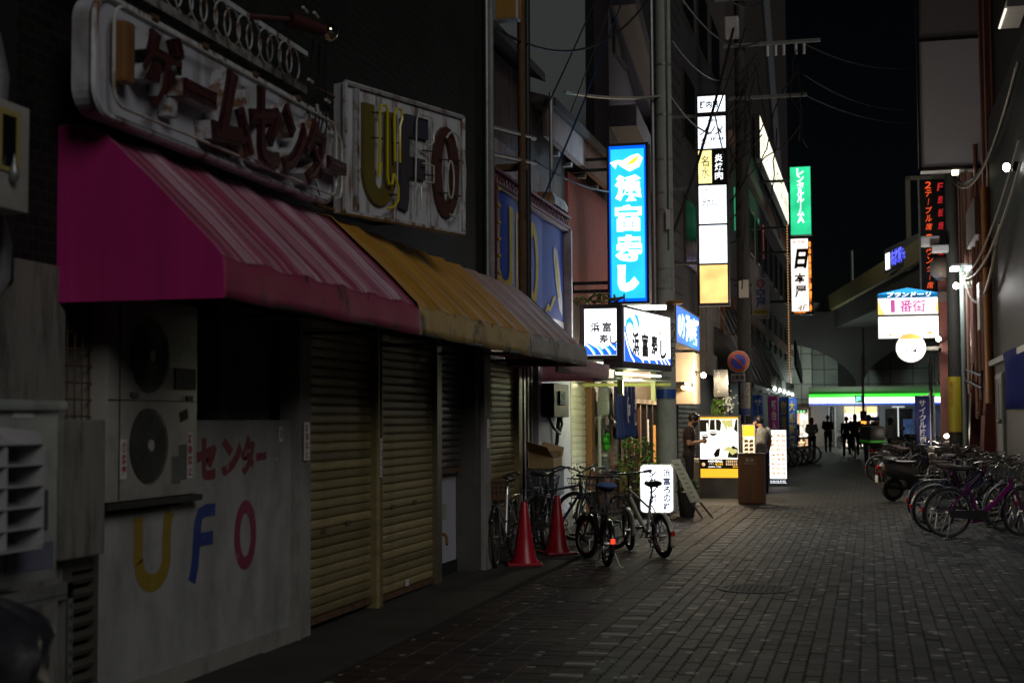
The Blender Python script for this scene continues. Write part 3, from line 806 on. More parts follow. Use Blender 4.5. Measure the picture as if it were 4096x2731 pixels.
ribbon(ff, [(0.735, 0.80), (1.03, 0.80)], 0.17, L2, d2, AZ, 0.006, 0.03); ribbon(ff, [(0.735, 0.46), (0.99, 0.46)], 0.17, L2, d2, AZ, 0.006, 0.03)
ff.build('channel_letter', m_bl, s2)
ribbon(MB(), arc(1.29, 0.49, 0.125, 0.33, 0, 2 * PI, 28), 0.11, L2, d2, AZ, 0.004, 0.03).build('channel_letter', m_br, s2)
m_neon_y = mat('yellow neon glass', (0.62, 0.52, 0.01), 0.15, var=0.1)
ty = MB()
def p2t(pts, n=0.075): return [p2(a, b, n) for a, b in pts]
ty.tube(p2t([(0.36, 0.42), (0.33, 0.3), (0.345, 0.55), (0.345, 0.80), (0.365, 0.88), (0.42, 0.89), (0.44, 0.86), (0.44, 0.33), (0.46, 0.27), (0.50, 0.27), (0.52, 0.36)]), 0.011, 6)
ty.tube(p2t([(0.54, 0.46), (0.53, 0.82), (0.56, 0.89), (0.62, 0.89), (0.63, 0.82), (0.60, 0.75), (0.60, 0.46)]), 0.011, 6)
ty.tube(p2t([(0.53, 0.36), (0.58, 0.26), (0.58, 0.16), (0.53, 0.1), (0.44, 0.07)]), 0.010, 6)
ty.build('neon_tube', m_neon_y, s2, smooth=True)
tw = MB()
tw.tube(p2t([(0.80, 0.08), (0.80, 0.2), (0.82, 0.84), (0.85, 0.90), (1.02, 0.90), (1.05, 0.86), (1.05, 0.7), (1.0, 0.66), (0.9, 0.66)]), 0.008, 5)
tw.tube(p2t([(0.9, 0.5), (1.05, 0.5), (1.05, 0.36), (0.92, 0.35), (0.88, 0.3), (0.88, 0.12)]), 0.008, 5)
tw.tube(p2t([(a, b) for a, b in arc(1.33, 0.47, 0.17, 0.36, -PI * 0.6, PI * 0.7, 16)]), 0.008, 5)
tw.tube(p2t([(a, b) for a, b in arc(1.29, 0.42, 0.045, 0.16, 0, 2 * PI, 14)]), 0.008, 5)
tw.build('neon_tube', M['neon_white'], s2, smooth=True)
cp = MB()
for a, b in ((0.34, 0.62), (0.58, 0.62), (0.34, 0.82), (0.55, 0.2), (0.80, 0.7), (0.8, 0.35), (1.0, 0.62), (1.0, 0.42), (1.2, 0.58), (1.38, 0.6), (1.38, 0.3), (1.2, 0.3)):
    cp.tube([p2(a - 0.05, b, 0.03), p2(a + 0.05, b, 0.075)], 0.007, 5)
cp.build('clip', M['iron'], s2)
bk = MB()
bk.tube([p2(1.58, 0.02, 0.0), p2(1.72, 0.05, -0.1), p2(1.72, 0.95, -0.1), p2(1.58, 0.98, 0)], 0.012, 6)
bk.tube([p2(0, 0.9, -0.1), p2(-0.3, 0.9, -0.02)], 0.015, 6); bk.tube([p2(0, 0.02, -0.1), p2(-0.3, 0.02, -0.02)], 0.015, 6)
for s, z in ((0.2, 0.9), (1.4, 0.9), (0.2, 0.1), (1.4, 0.1)):
    q = p2(s, z, -0.1); bk.cyl(q, (-4.1, q.y, q.z), 0.016, n=6)
bk.build('bracket', M['rust'], s2)

# ring grille over the first floor window
gg = thing('window_grille', 'iron grille of linked rings between two rails above the katakana sign', 'grille', (-3.9, 8.0, 3.98))
MB().box(-3.93, -3.88, 6.2, 9.46, 3.955, 4.01).build('rail', mat('stained cream rail', (0.28, 0.27, 0.24), 0.6, var=0.2, dirt=0.95, dirtcol=(0.05, 0.045, 0.04), dscale=9, dmin=0.45, dmax=0.6), gg)
MB().box(-3.93, -3.89, 6.2, 9.50, 4.24, 4.275).build('rail', M['white_metal'], gg)
rp = None
for i in range(19):
    if rp is None: o = rp = MB().ring((0, 0, 0), (1, 0, 0), 0.115, 0.0065, n=22, k=5).build('ring', M['return'], gg, world=False, smooth=True)
    else: o = rp.copy(); COL.objects.link(o)
    o.location = (0.012 * (i % 2), -1.72 + i * 0.165, 0.145)
MB().box(-4.1, -3.9, 9.44, 9.46, 3.96, 3.99).box(-4.1, -3.9, 9.44, 9.46, 4.24, 4.26).box(-4.1, -3.9, 6.3, 6.32, 3.96, 3.99).build('bracket', M['iron'], gg)

fl_ = thing('mirror_bulb_lamp', 'unlit mirrored bulb in a red holder beside the ring grille', 'lamp', (-3.5, 8.9, 4.2))
MB().ball((-3.5, 8.92, 4.235), 0.062, 18, 12).build('bulb', mat('mirrored bulb', (0.7, 0.62, 0.45), 0.06, 1.0, var=0.05), fl_, smooth=True)
MB().cyl((-3.52, 8.87, 4.235), (-3.66, 8.62, 4.25), 0.04, 0.055, 12).cyl((-3.66, 8.62, 4.25), (-3.92, 8.5, 4.26), 0.02, n=8).build('holder', mat('dull red holder', (0.05, 0.008, 0.008), 0.6, dirt=0.5), fl_, smooth=True)
wires_ = thing('sign_cable', 'bundle of grey cables with white insulators hanging beside the katakana sign', 'cable', (-3.7, 9.3, 3.4))
wb = MB()
for i, (dy, z1) in enumerate(((0.0, 3.3), (0.05, 3.45), (0.10, 3.62), (0.16, 3.5), (-0.12, 3.75))):
    wb.tube([(-3.62, 9.05 + dy, 4.20 + 0.3 * (i % 2)), (-3.66, 9.10 + dy, 3.95), (-3.68, 9.13 + dy * 1.3, 3.7), (-3.72, 9.2 + dy, z1), (-3.74, 9.36 + dy, z1 - 0.1)], 0.006, 5)
wb.build('cable', M['iron'], wires_)
ib = MB()
for y, z, a in ((8.95, 3.93, 0.1), (9.1, 3.79, 1.2), (9.27, 3.86, 0.1), (9.32, 3.64, 0.15), (9.12, 3.58, 1.3), (9.05, 4.42, 0.3), (8.85, 4.40, 0.3), (9.2, 3.56, 0.05)):
    ib.cyl((-3.66, y, z), (-3.66, y + 0.075 * math.cos(a), z - 0.06 * math.sin(a)), 0.011, n=7)
ib.build('insulator', mat('porcelain insulator', (0.5, 0.48, 0.42), 0.35), wires_)

# ------------------------------------------------------------------ air conditioners and clutter at the left
def fan(parent, x, y, z, r):
    MB().cyl((x - 0.06, y, z), (x + 0.002, y, z), r, n=36).build('fan_opening', M['ac_dark'], parent)
    g = MB()
    for k in range(1, 13): g.ring((x + 0.014, y, z), (1, 0, 0), r * k / 12.3, 0.0028, n=36, k=4)
    for k in range(14):
        a = 2 * PI * k / 14; g.cyl((x + 0.014, y + 0.03 * math.cos(a), z + 0.03 * math.sin(a)), (x + 0.01, y + r * math.cos(a), z + r * math.sin(a)), 0.003, n=4)
    gl = g.build('fan_grille', mat('weathered grille wire', (0.085, 0.085, 0.075), 0.5, 0.3), parent)
    MB().cyl((x + 0.01, y, z), (x + 0.022, y, z), r * 0.155, n=20).build('hub', M['ac'], gl)
    for k in range(4):
        a = PI / 2 * k + 0.4
        MB().prism([(x - 0.05, y + 0.04 * math.cos(a), z + 0.04 * math.sin(a)), (x - 0.03, y + r * 0.9 * math.cos(a - 0.35), z + r * 0.9 * math.sin(a - 0.35)), (x - 0.05, y + r * 0.9 * math.cos(a + 0.35), z + r * 0.9 * math.sin(a + 0.35))], (0.006, 0, 0)).build('blade', M['iron'], gl)
ac = thing('air_conditioner', 'tall beige outdoor air conditioner with two fans mounted under the pink awning', 'air conditioner', (-4.15, 7.5, 1.1))
MB().bbox(-4.36, -4.035, 7.01, 8.085, 1.165, 2.32, 0.018).build('casing', M['ac'], ac, smooth=True)
fan(ac, -4.032, 7.46, 1.472, 0.215)
fan(ac, -4.032, 7.465, 1.99, 0.215)
MB().box(-4.035, -4.030, 7.013, 8.08, 1.727, 1.733).box(-4.035, -4.029, 7.13, 7.135, 1.18, 2.31).build('seam', M['iron'], ac)
MB().bbox(-4.035, -4.02, 7.25, 7.33, 1.745, 1.775, 0.004).build('handle', M['ac_dark'], ac)
MB().bbox(-4.035, -4.02, 7.92, 8.0, 1.735, 1.765, 0.004).build('handle', M['ac_dark'], ac)
MB().bbox(-4.037, -4.03, 7.75, 7.86, 1.24, 1.40, 0.003).bbox(-4.037, -4.029, 7.84, 7.94, 1.26, 1.47, 0.003).build('stain', mat('dark soot stain', (0.12, 0.12, 0.11), 0.7), ac)
MB().bbox(-4.037, -4.02, 7.77, 8.03, 1.80, 1.93, 0.003).build('valve_cover', mat('stained grey cover', (0.17, 0.17, 0.155), 0.6, dirt=0.4), ac)
MB().obox((-4.033, 7.9, 1.645), (0.004, 0.10, 0.06), Matrix.Rotation(R(14), 3, 'X')).build('rust_patch', M['rust'], ac)
sticker(-4.0345, 7.945, 8.02, 1.265, 1.545, '駐輪禁止', ac)
sticker(-4.0345, 7.15, 7.215, 1.29, 1.51, '①禁煙', ac)
MB().box(-4.36, -4.015, 6.98, 8.12, 1.125, 1.162).build('shelf_bracket', M['iron'], ac)

a2 = thing('air_conditioner', 'grey green outdoor unit with slatted white wind deflector at far left', 'air conditioner', (-3.6, 5.0, 0.93))
MB().bbox(-3.80, -3.40, 4.45, 5.50, 0.935, 1.665, 0.012).build('casing', M['ac_grey'], a2, smooth=True)
MB().bbox(-3.84, -3.37, 4.42, 5.525, 1.655, 1.70, 0.01).build('lid', M['ac_grey'], a2, smooth=True)
hd = MB()
for y in (5.05, 4.80, 4.5):
    hd.prism([(-3.40, y, 1.06), (-3.40, y, 1.59), (-3.22, y, 1.57), (-3.19, y, 1.50), (-3.19, y, 1.12)], (0, 0.012, 0))
hd.box(-3.40, -3.385, 4.45, 5.06, 1.06, 1.59)
hood = hd.build('wind_deflector', M['pale_plastic'], a2)
for i in range(6):
    z = 1.10 + i * 0.082
    MB().add([(-3.39, 4.45, z + 0.05), (-3.39, 5.05, z + 0.05), (-3.27, 5.05, z + 0.005), (-3.27, 4.45, z + 0.005), (-3.185, 4.45, z + 0.012), (-3.185, 5.05, z + 0.012)],
             [(0, 1, 2, 3), (3, 2, 5, 4)]).build('slat', M['pale_plastic'], hood, solid=0.006)
MB().box(-3.4, -3.395, 5.16, 5.30, 1.625, 1.65).build('label', M['sticker'], a2)
MB().box(-3.4, -3.394, 5.12, 5.46, 0.99, 1.10).build('label', mat('faded blue label', (0.16, 0.17, 0.24), 0.6, dirt=0.4), a2)
MB().box(-3.4, -3.396, 5.36, 5.42, 1.15, 1.32).build('vent', M['ac_dark'], a2)
st = thing('steel_stand', 'slotted angle steel stand carrying the outdoor unit at the lower left', 'stand', (-3.5, 5.0, 0))
sm = MB()
for x in (-3.82, -3.345):
    for y in (4.4, 5.42): sm.box(x, x + 0.045, y, y + 0.004, 0, 0.93).box(x + 0.041, x + 0.045, y, y + 0.045, 0, 0.93)
sm.box(-3.82, -3.30, 4.4, 5.465, 0.88, 0.884)
sm.box(-3.304, -3.30, 4.3, 5.465, 0.862, 0.932).box(-3.82, -3.30, 4.4, 4.404, 0.86, 0.93)
sm.build('frame', M['galv'], st)
sl_ = MB()
for i in range(16): sl_.box(-3.2995, -3.298, 5.442, 5.452, 0.12 + i * 0.05, 0.14 + i * 0.05)
sl_.build('slot', M['black'], st)
lo = thing('outdoor_unit', 'pale outdoor unit standing low beneath the steel stand at lower left', 'appliance', (-3.6, 4.9, 0))
MB().bbox(-3.8, -3.36, 4.35, 5.33, 0.06, 0.80, 0.012).build('casing', M['ac_grey'], lo, smooth=True)
MB().box(-3.8, -3.4, 4.45, 4.55, 0, 0.06).box(-3.8, -3.4, 5.15, 5.25, 0, 0.06).build('foot', M['iron'], lo)
MB().box(-3.36, -3.356, 5.0, 5.18, 0.71, 0.735).build('label', M['sticker'], lo)
MB().add([(-3.356, 5.02, 0.69), (-3.356, 5.09, 0.69), (-3.356, 5.07, 0.62)], [(0, 1, 2)]).build('label', M['ink_blue'], lo)
MB().bbox(-3.365, -3.35, 5.12, 5.22, 0.55, 0.68, 0.005).build('hatch', M['ac_dark'], lo)
bag = thing('rubbish_bag', 'dark bin bag slumped in a container at the lower left corner', 'bag', (-3.05, 4.45, 0))
def bagf(u, v):
    a = 2 * PI * u; r = 0.27 * (1.0 if v < 0.75 else max(0.02, 1 - ((v - 0.75) / 0.25) ** 2 * 0.98)) * (0.82 + 0.18 * v)
    w = 1 + 0.13 * math.sin(4 * a + 9 * v) * math.sin(6 * v + 1) + 0.08 * math.sin(9 * a - 13 * v) + 0.03 * math.sin(23 * a + 17 * v)
    return (-3.05 + r * w * math.cos(a), 4.42 + r * w * math.sin(a), 0.30 + 0.70 * v + 0.02 * math.sin(7 * a + 3))
MB().sheet(bagf, 36, 18).build('bag', mat('dark bin bag', (0.022, 0.022, 0.028), 0.5, var=0.5, vscale=12, bump=0.4, bscale=18, dirt=0.3, dirtcol=(0.1, 0.04, 0.015), dscale=5), bag, smooth=True)
MB().lathe([(0.24, 0), (0.28, 0.34), (0.285, 0.36), (0.26, 0.36), (0.22, 0.02)], (-3.05, 4.42, 0)).build('container', M['iron'], bag, smooth=True)

eb = thing('electric_box', 'white wall cabinet with a yellow framed window at the upper left edge', 'cabinet', (-3.8, 5.2, 2.5))
MB().bbox(-4.08, -3.60, 4.75, 5.56, 2.53, 3.0, 0.008).build('casing', mat('white steel cabinet', (0.42, 0.40, 0.37), 0.5, var=0.1, dirt=0.4, dirtcol=(0.18, 0.15, 0.1)), eb, smooth=True)
wf = MB().box(-3.60, -3.592, 5.32, 5.345, 2.69, 2.96).box(-3.60, -3.592, 5.455, 5.48, 2.69, 2.96).box(-3.60, -3.592, 5.345, 5.455, 2.935, 2.96).box(-3.60, -3.592, 5.345, 5.455, 2.69, 2.71).build('window_frame', mat('yellowed frame', (0.42, 0.34, 0.12), 0.5), eb)
MB().box(-3.60, -3.597, 5.345, 5.455, 2.71, 2.935).build('pane', M['darkglass'], wf)
MB().lathe([(0.001, 0.0), (0.02, 0.02), (0.024, 0.05), (0.01, 0.09), (0.001, 0.13)], (-3.575, 5.41, 2.64), 10).build('lock', M['galv'], eb, smooth=True)
du = thing('flexible_conduit', 'fat grey corrugated conduit looping down beside the white wall cabinet', 'conduit', (-3.9, 5.85, 2.0))
MB().tube([(-3.95, 5.4, 3.52), (-3.92, 5.55, 3.47), (-3.88, 5.68, 3.38), (-3.86, 5.72, 3.2), (-3.86, 5.70, 3.0), (-3.88, 5.66, 2.8), (-3.88, 5.70, 2.62), (-3.86, 5.76, 2.42), (-3.84, 5.72, 2.26), (-3.80, 5.58, 2.17), (-3.8, 5.3, 2.16), (-3.8, 5.1, 2.2)], 0.042, 9).build('hose', mat('grey conduit', (0.14, 0.14, 0.145), 0.55, var=0.2, bump=0.6, bscale=30), du, smooth=True)
MB().tube([(-3.85, 5.60, 2.5), (-3.83, 5.62, 2.1), (-3.83, 5.63, 1.71)], 0.03, 8).build('pipe', mat('blue grey pipe', (0.08, 0.09, 0.15), 0.5), du, smooth=True)
MB().tube([(-3.78, 5.2, 2.05), (-3.74, 5.42, 2.0), (-3.74, 5.5, 1.9), (-3.74, 5.4, 1.78), (-3.76, 5.2, 1.8)], 0.014, 6).build('hose', M['iron'], du, smooth=True)
em = thing('electric_meter', 'pale rounded electric meter on wall below the white cabinet at far left', 'meter', (-3.9, 5.2, 2.2))
MB().bbox(-4.05, -3.84, 5.05, 5.43, 2.22, 2.46, 0.05).build('case', M['pale_plastic'], em, smooth=True)
MB().bbox(-4.05, -3.86, 5.05, 5.36, 1.86, 2.08, 0.03).build('junction_box', M['pale_plastic'], em, smooth=True)
post_ = thing('wall_post', 'timber and pale plaster post at the far left edge', 'post', (-4.0, 5.5, 0))
MB().box(-4.08, -3.95, 5.50, 5.60, 1.7, 4.0).build('post', mat('weathered timber', (0.12, 0.09, 0.05), 0.8, var=0.4, vscale=6, stretch=(1, 1, 0.2)), post_)
MB().box(-3.95, -3.88, 5.50, 5.66, 3.42, 4.0).build('cap', M['pale_plastic'], post_)

# ------------------------------------------------------------------ rusty poles and lantern sign at the corner of the arcade
rp_ = thing('rusty_pole', 'tall rusty sign pole with white cross brackets rising behind the awning end', 'pole', (-3.98, 16.43, 2.6))
MB().cyl((-3.98, 16.43, 2.6), (-3.98, 16.43, 8.9), 0.048, n=10).build('shaft', M['rust'], rp_, smooth=True)
MB().cyl((-3.97, 16.68, 2.6), (-3.97, 16.68, 8.9), 0.042, n=10).build('shaft', M['iron'], rp_, smooth=True)
for z in (5.05, 4.74):
    MB().cyl((-4.1, 15.33, z - 0.13), (-3.93, 16.9, z + 0.02), 0.03, n=8).build('cross_bracket', M['galv'], rp_, smooth=True)
MB().bbox(-4.35, -3.95, 16.5, 16.62, 4.62, 4.70, 0.01).build('clamp', M['rust'], rp_)
ls = thing('hanging_sign', 'small ochre hanging sign at the top beside the rusty pole', 'sign', (-3.95, 15.6, 6.0))
MB().bbox(-4.09, -3.80, 15.55, 15.70, 6.18, 6.9, 0.02).build('box', M['pale_plastic'], ls)
MB().box(-4.06, -3.83, 15.545, 15.549, 6.2, 6.88).box(-3.799, -3.795, 15.56, 15.69, 6.2, 6.88).build('face', mat('ochre sign face', (0.35, 0.19, 0.04), 0.5, var=0.2), ls)
# ------------------------------------------------------------------ old low shop house beyond the arcade, with the sushi shop
M['corr_pink'] = rib_mat('pinkish corrugated sheet', (0.20, 0.13, 0.12), (0.28, 0.20, 0.19), 0.075)
M['corr_red'] = rib_mat('red brown corrugated sheet', (0.42, 0.10, 0.10), (0.30, 0.09, 0.06), 0.06)
M['corr_brown'] = rib_mat('brown corrugated sheet', (0.075, 0.048, 0.04), (0.05, 0.035, 0.032), 0.075)
M['corr_dark'] = rib_mat('dark corrugated sheet', (0.05, 0.042, 0.036), (0.032, 0.028, 0.026), 0.1)
M['lav_wall'] = mat('lavender white plaster', (0.42, 0.41, 0.46), 0.8, var=0.1, vscale=4, dirt=0.4, dirtcol=(0.2, 0.19, 0.2), dscale=3)
M['brown_tile'] = brick_mat('brown split tile', (0.10, 0.045, 0.025), (0.075, 0.035, 0.02), (0.03, 0.018, 0.012), 1.0, w=0.22, h=0.045, msize=0.006, plane='YZ', rough=0.45, bump=0.6)
M['timber'] = mat('orange brown timber', (0.22, 0.10, 0.04), 0.55, var=0.25, vscale=5, stretch=(2, 2, 0.3))
M['timber_dark'] = mat('dark timber', (0.05, 0.028, 0.02), 0.5, var=0.3, vscale=5, stretch=(2, 2, 0.3))
M['cream_plaster'] = mat('cream plaster', (0.45, 0.36, 0.27), 0.8, var=0.12, vscale=3, dirt=0.3, dirtcol=(0.25, 0.18, 0.12))
M['frame_dark'] = mat('dark bronze sign frame', (0.055, 0.045, 0.04), 0.45, 0.4, var=0.25, vscale=6)
oh = thing('shop_house', 'old low shop house with corrugated upper walls beside the arcade', 'building', (-4.4, 20, 0))
MB().box(-9, -4.62, 15.36, 19.2, 2.4, 6.4).box(-9, -4.6, 19.2, 26.0, 2.4, 6.1).build('upper_wall', M['corr_brown'], oh)
MB().box(-9, -4.5, 15.36, 30.4, 0, 2.4).build('wall', M['corr_dark'], oh)
MB().box(-4.62, -4.32, 16.3, 18.95, 4.33, 5.02).build('upper_wall', M['corr_pink'], oh)
MB().box(-4.6, -4.55, 21.9, 26.0, 3.55, 5.55).build('upper_wall', M['corr_red'], oh)
roof = MB()
roof.prism([(-5.6, 15.4, 7.05), (-4.35, 15.4, 6.5), (-4.35, 15.4, 6.38), (-5.6, 15.4, 6.9)], (0, 4.0, 0))
roof.prism([(-6.2, 19.4, 6.75), (-4.2, 19.4, 6.15), (-4.2, 19.4, 6.03), (-6.2, 19.4, 6.6)], (0, 6.7, 0))
roof.build('roof', mat('old roof tiles', (0.05, 0.04, 0.04), 0.7, var=0.4, vscale=8), oh)
MB().box(-4.4, -4.3, 19.45, 26.05, 5.62, 6.04).build('fascia', M['corr_pink'], oh)
MB().cyl((-4.25, 19.3, 4.0), (-4.25, 19.3, 6.2), 0.03, n=8).build('downpipe', M['galv'], oh)
ei = MB()
for y in (20.3, 21.2, 22.3, 23.4): ei.box(-4.5, -4.36, y, y + 0.12, 5.50, 5.56)
ei.build('soffit_bracket', M['galv'], oh)
roller(oh, -4.47, 16.2, 17.92, 0.04, 2.36, 0.0735, M['shutter'])
MB().box(-4.5, -4.40, 17.93, 18.02, 0, 2.38).box(-4.5, -4.40, 16.1, 16.19, 0, 2.38).build('shutter_rail', M['shutter'], oh)
cw = MB()
for i in range(9): cw.box(-4.5, -4.47 + 0.04 * (i % 2), 18.03 + i * 0.103, 18.03 + (i + 1) * 0.103, 0, 2.35)
cw.build('panelling', mat('brown sheet panelling', (0.095, 0.075, 0.06), 0.5, 0.2, var=0.2, vscale=4, dirt=0.4), oh)
MB().box(-4.5, -4.38, 18.97, 21.12, 0, 2.36).build('plaster_wall', M['lav_wall'], oh)
MB().box(-4.5, -4.36, 18.97, 21.12, 0, 0.25).build('plinth', M['concrete_old'], oh)
roller(oh, -4.45, 21.2, 22.6, 0.05, 2.38, 0.105, M['shutter_cream'], rm=M['galv'])
MB().box(-4.5, -4.37, 21.12, 21.19, 0, 2.38).build('shutter_rail', M['shutter_cream'], oh)
MB().box(-4.5, -4.34, 22.61, 22.86, 0, 2.4).build('post', M['timber'], oh)
MB().box(-4.5, -4.40, 22.87, 25.3, 0, 2.5).build('tiled_wall', M['brown_tile'], oh)
MB().box(-4.5, -4.38, 22.9, 24.6, 0, 0.78).build('door_base', mat('red brown board', (0.10, 0.03, 0.02), 0.5, var=0.3), oh)
MB().box(-4.5, -4.33, 25.31, 25.6, 0, 2.6).build('post', M['timber_dark'], oh)
MB().box(-4.5, -4.38, 25.61, 30.3, 2.02, 3.4).build('plaster_wall', M['cream_plaster'], oh)
MB().box(-4.5, -4.30, 25.61, 30.3, 1.93, 2.015).build('lintel', M['cream_plaster'], oh)
dr = MB().box(-4.45, -4.40, 25.61, 30.3, 0, 1.93).build('entrance', M['darkglass'], oh)
for y in (26.0, 26.9, 27.7, 28.5, 29.3, 30.1):
    MB().box(-4.40, -4.35, y, y + 0.11, 0.0, 1.93).build('door_frame', M['timber'] if y < 28 else M['timber_dark'], dr)
MB().box(-4.39, -4.385, 28.75, 29.05, 1.1, 1.62).build('door_notice', M['sticker'], dr)
oh_l = MB().box(-4.398, -4.392, 29.5, 30.05, 0.7, 1.5).build('door_glow', glow('lit door glass', (1.0, 0.45, 0.08), 0.35, sample=False), dr)

def small(name, label, cat, loc, **k): return thing(name, label, cat, loc, **k)
# meters on the walls
m1 = small('electric_meter', 'black electric meter box with looping cable on the lavender wall', 'meter', (-4.35, 19.5, 1.6))
MB().bbox(-4.38, -4.2, 19.15, 20.15, 1.65, 2.12, 0.015).build('case', mat('black meter case', (0.02, 0.02, 0.022), 0.6, spec=0.2), m1)
MB().bbox(-4.2, -4.17, 19.4, 19.75, 1.82, 2.02, 0.01).build('window', M['darkglass'], m1)
MB().tube([(-4.3, 19.2, 1.66), (-4.24, 19.3, 1.5), (-4.24, 19.7, 1.42), (-4.25, 19.9, 1.55), (-4.28, 19.95, 1.66)], 0.022, 6).tube([(-4.3, 19.9, 1.66), (-4.33, 19.9, 1.3), (-4.36, 19.75, 1.05)], 0.03, 6).build('cable', M['iron'], m1, smooth=True)
def gas_meter(y, z, sc, label):
    t = small('gas_meter', label, 'meter', (-4.3, y, z))
    MB().bbox(-4.36, -4.16, y - 0.16 * sc, y + 0.16 * sc, z - 0.02, z + 0.20 * sc, 0.05).bbox(-4.37, -4.15, y - 0.19 * sc, y + 0.19 * sc, z - 0.22 * sc, z + 0.03, 0.06).build('case', M['pale_meter'], t, smooth=True)
    MB().box(-4.16, -4.155, y - 0.09, y + 0.09, z + 0.06, z + 0.12).build('dial', M['darkglass'], t)
    for s in (-1, 1):
        MB().tube([(-4.26, y + s * 0.1, z + 0.18 * sc), (-4.26, y + s * 0.1, z + 0.29 * sc), (-4.26, y + s * 0.17, z + 0.32 * sc), (-4.26, y + s * 0.17, z + 0.42 * sc)], 0.022, 7).build('pipe', M['pale_meter'], t, smooth=True)
M['pale_meter'] = mat('pale meter enamel', (0.46, 0.48, 0.42), 0.4, var=0.08, dirt=0.25, dirtcol=(0.2, 0.18, 0.12))
gas_meter(23.4, 1.93, 1.15, 'upper pale gas meter on the brown tiled wall by the blue door curtain')
gas_meter(23.95, 1.36, 0.85, 'lower pale gas meter on the brown tiled wall')
pp = small('gas_pipe', 'pale gas pipes running down the brown tiled wall beside the meters', 'pipe', (-4.3, 24.2, 1))
MB().tube([(-4.28, 24.55, 2.45), (-4.28, 24.55, 1.62), (-4.28, 24.4, 1.56), (-4.28, 24.15, 1.56)], 0.035, 8).build('pipe', M['pale_meter'], pp, smooth=True)
MB().tube([(-4.28, 22.98, 1.66), (-4.28, 23.3, 1.66), (-4.28, 23.4, 1.60), (-4.28, 23.5, 1.48), (-4.28, 23.65, 1.45)], 0.03, 8).tube([(-4.28, 22.95, 1.66), (-4.28, 22.95, 0.75)], 0.03, 8).build('pipe', M['pale_meter'], pp, smooth=True)
bs = small('menu_board', 'narrow wood framed white menu board leaning on the brown tiled wall', 'menu board', (-4.1, 23.6, 0.78))
fm_ = MB().box(-4.13, -4.10, 23.2, 23.23, 0.85, 1.47).box(-4.13, -4.10, 23.72, 23.75, 0.85, 1.47).box(-4.13, -4.10, 23.23, 23.72, 1.44, 1.47).box(-4.13, -4.10, 23.23, 23.72, 0.85, 0.88).build('frame', M['timber'], bs)
MB().box(-4.13, -4.115, 23.23, 23.72, 0.88, 1.44).build('board', mat('white board', (0.36, 0.38, 0.36), 0.5), bs)
ml = MB()
for i, s in enumerate(('寿し盛合せ', 'にぎり', 'ちらし', '刺身', '一品料理', 'ビール')): letters(ml, s, (-4.1135, 23.27, 1.35 - i * 0.088), AY, AZ, 0.06 * len(s) + 0.05, 0.055)
ml.build('lettering', M['ink_black'], bs)
MB().cyl((-4.3, 23.3, 0.78), (-4.12, 23.3, 0.86), 0.01).build('prop', M['timber'], bs)
gn = small('green_figurine', 'bright green frog shaped ornament hanging under the gas meter', 'ornament', (-4.2, 23.1, 1.15))
MB().ball((-4.2, 23.1, 1.28), 0.10, 14, 10, 0.8, 1.1, 0.9).ball((-4.19, 23.1, 1.17), 0.08, 14, 10, 0.8, 1.0, 1.0).ball((-4.17, 23.03, 1.37), 0.035).ball((-4.17, 23.17, 1.37), 0.035).build('body', mat('bright green plastic', (0.05, 0.35, 0.03), 0.35), gn, smooth=True)
wp = small('water_bottle', 'clear plastic jar with white cap on the low red brown ledge', 'bottle', (-4.3, 23.25, 0.78))
MB().lathe([(0.09, 0), (0.09, 0.16), (0.05, 0.20), (0.05, 0.22)], (-4.25, 23.2, 0.785), 14).build('jar', mat('dull clear plastic', (0.12, 0.13, 0.13), 0.1), wp, smooth=True)
MB().cyl((-4.25, 23.2, 0.79 + 0.22), (-4.25, 23.2, 0.79 + 0.29), 0.055, n=14).build('cap', M['sticker'], wp)

# second, small pink awning
pa = small('shop_awning', 'short pink awning fascia below the lit sushi sign box', 'awning', (-4.4, 17.5, 2.1))
mp_ = mat('weathered pink fascia', (0.34, 0.12, 0.15), 0.6, var=0.15, vscale=3, dirt=0.7, dirtcol=(0.10, 0.03, 0.04), dscale=3, stretch=(1, 2.5, 0.6))
MB().sheet(lambda u, v: (-3.40 - 0.25 * max(0, (u - 0.93) / 0.07) ** 2, 15.6 + 3.62 * u, 2.145 + 0.205 * v), 30, 3).build('fascia', mp_, pa, smooth=True, solid=0.01)
MB().quad((-3.41, 15.6, 2.345), (-3.41, 18.95, 2.345), (-4.42, 18.95, 2.40), (-4.42, 15.6, 2.40)).build('canopy', mp_, pa, solid=0.01)
MB().quad((-3.65, 19.22, 2.145), (-4.42, 19.22, 2.145), (-4.42, 19.22, 2.40), (-3.65, 19.22, 2.35)).build('end_panel', mp_, pa, solid=0.01)

# ------------------------------------------------------------------ blue billboard on the old house
bb = small('billboard', 'glossy blue billboard with yellow letters and maroon lattice top above the awning end', 'billboard', (-4.3, 17.5, 2.7))
m_bbf = mat('glossy blue acrylic', (0.04, 0.075, 0.36), 0.5, var=0.1, vscale=2, spec=0.08)
MB().box(-4.6, -4.16, 15.5, 19.72, 2.70, 4.30).build('case', M['frame_dark'], bb)
y0s = [15.55, 16.9, 18.25]
for y0 in y0s:
    MB().sheet(lambda u, v, y0=y0: (-4.15 + (0.05 if y0 < 16 else 0.02) * math.sin(PI * u) ** 1.0, y0 + 1.345 * u, 2.99 + 1.28 * v), 24, 2).build('acrylic_panel', m_bbf, bb, smooth=True)
    MB().sheet(lambda u, v, y0=y0: (-4.15 + (0.05 if y0 < 16 else 0.02) * math.sin(PI * u), y0 + 1.345 * u, 2.72 + 0.265 * v), 24, 2).build('acrylic_panel', mat('white acrylic', (0.55, 0.55, 0.5), 0.2), bb, smooth=True)
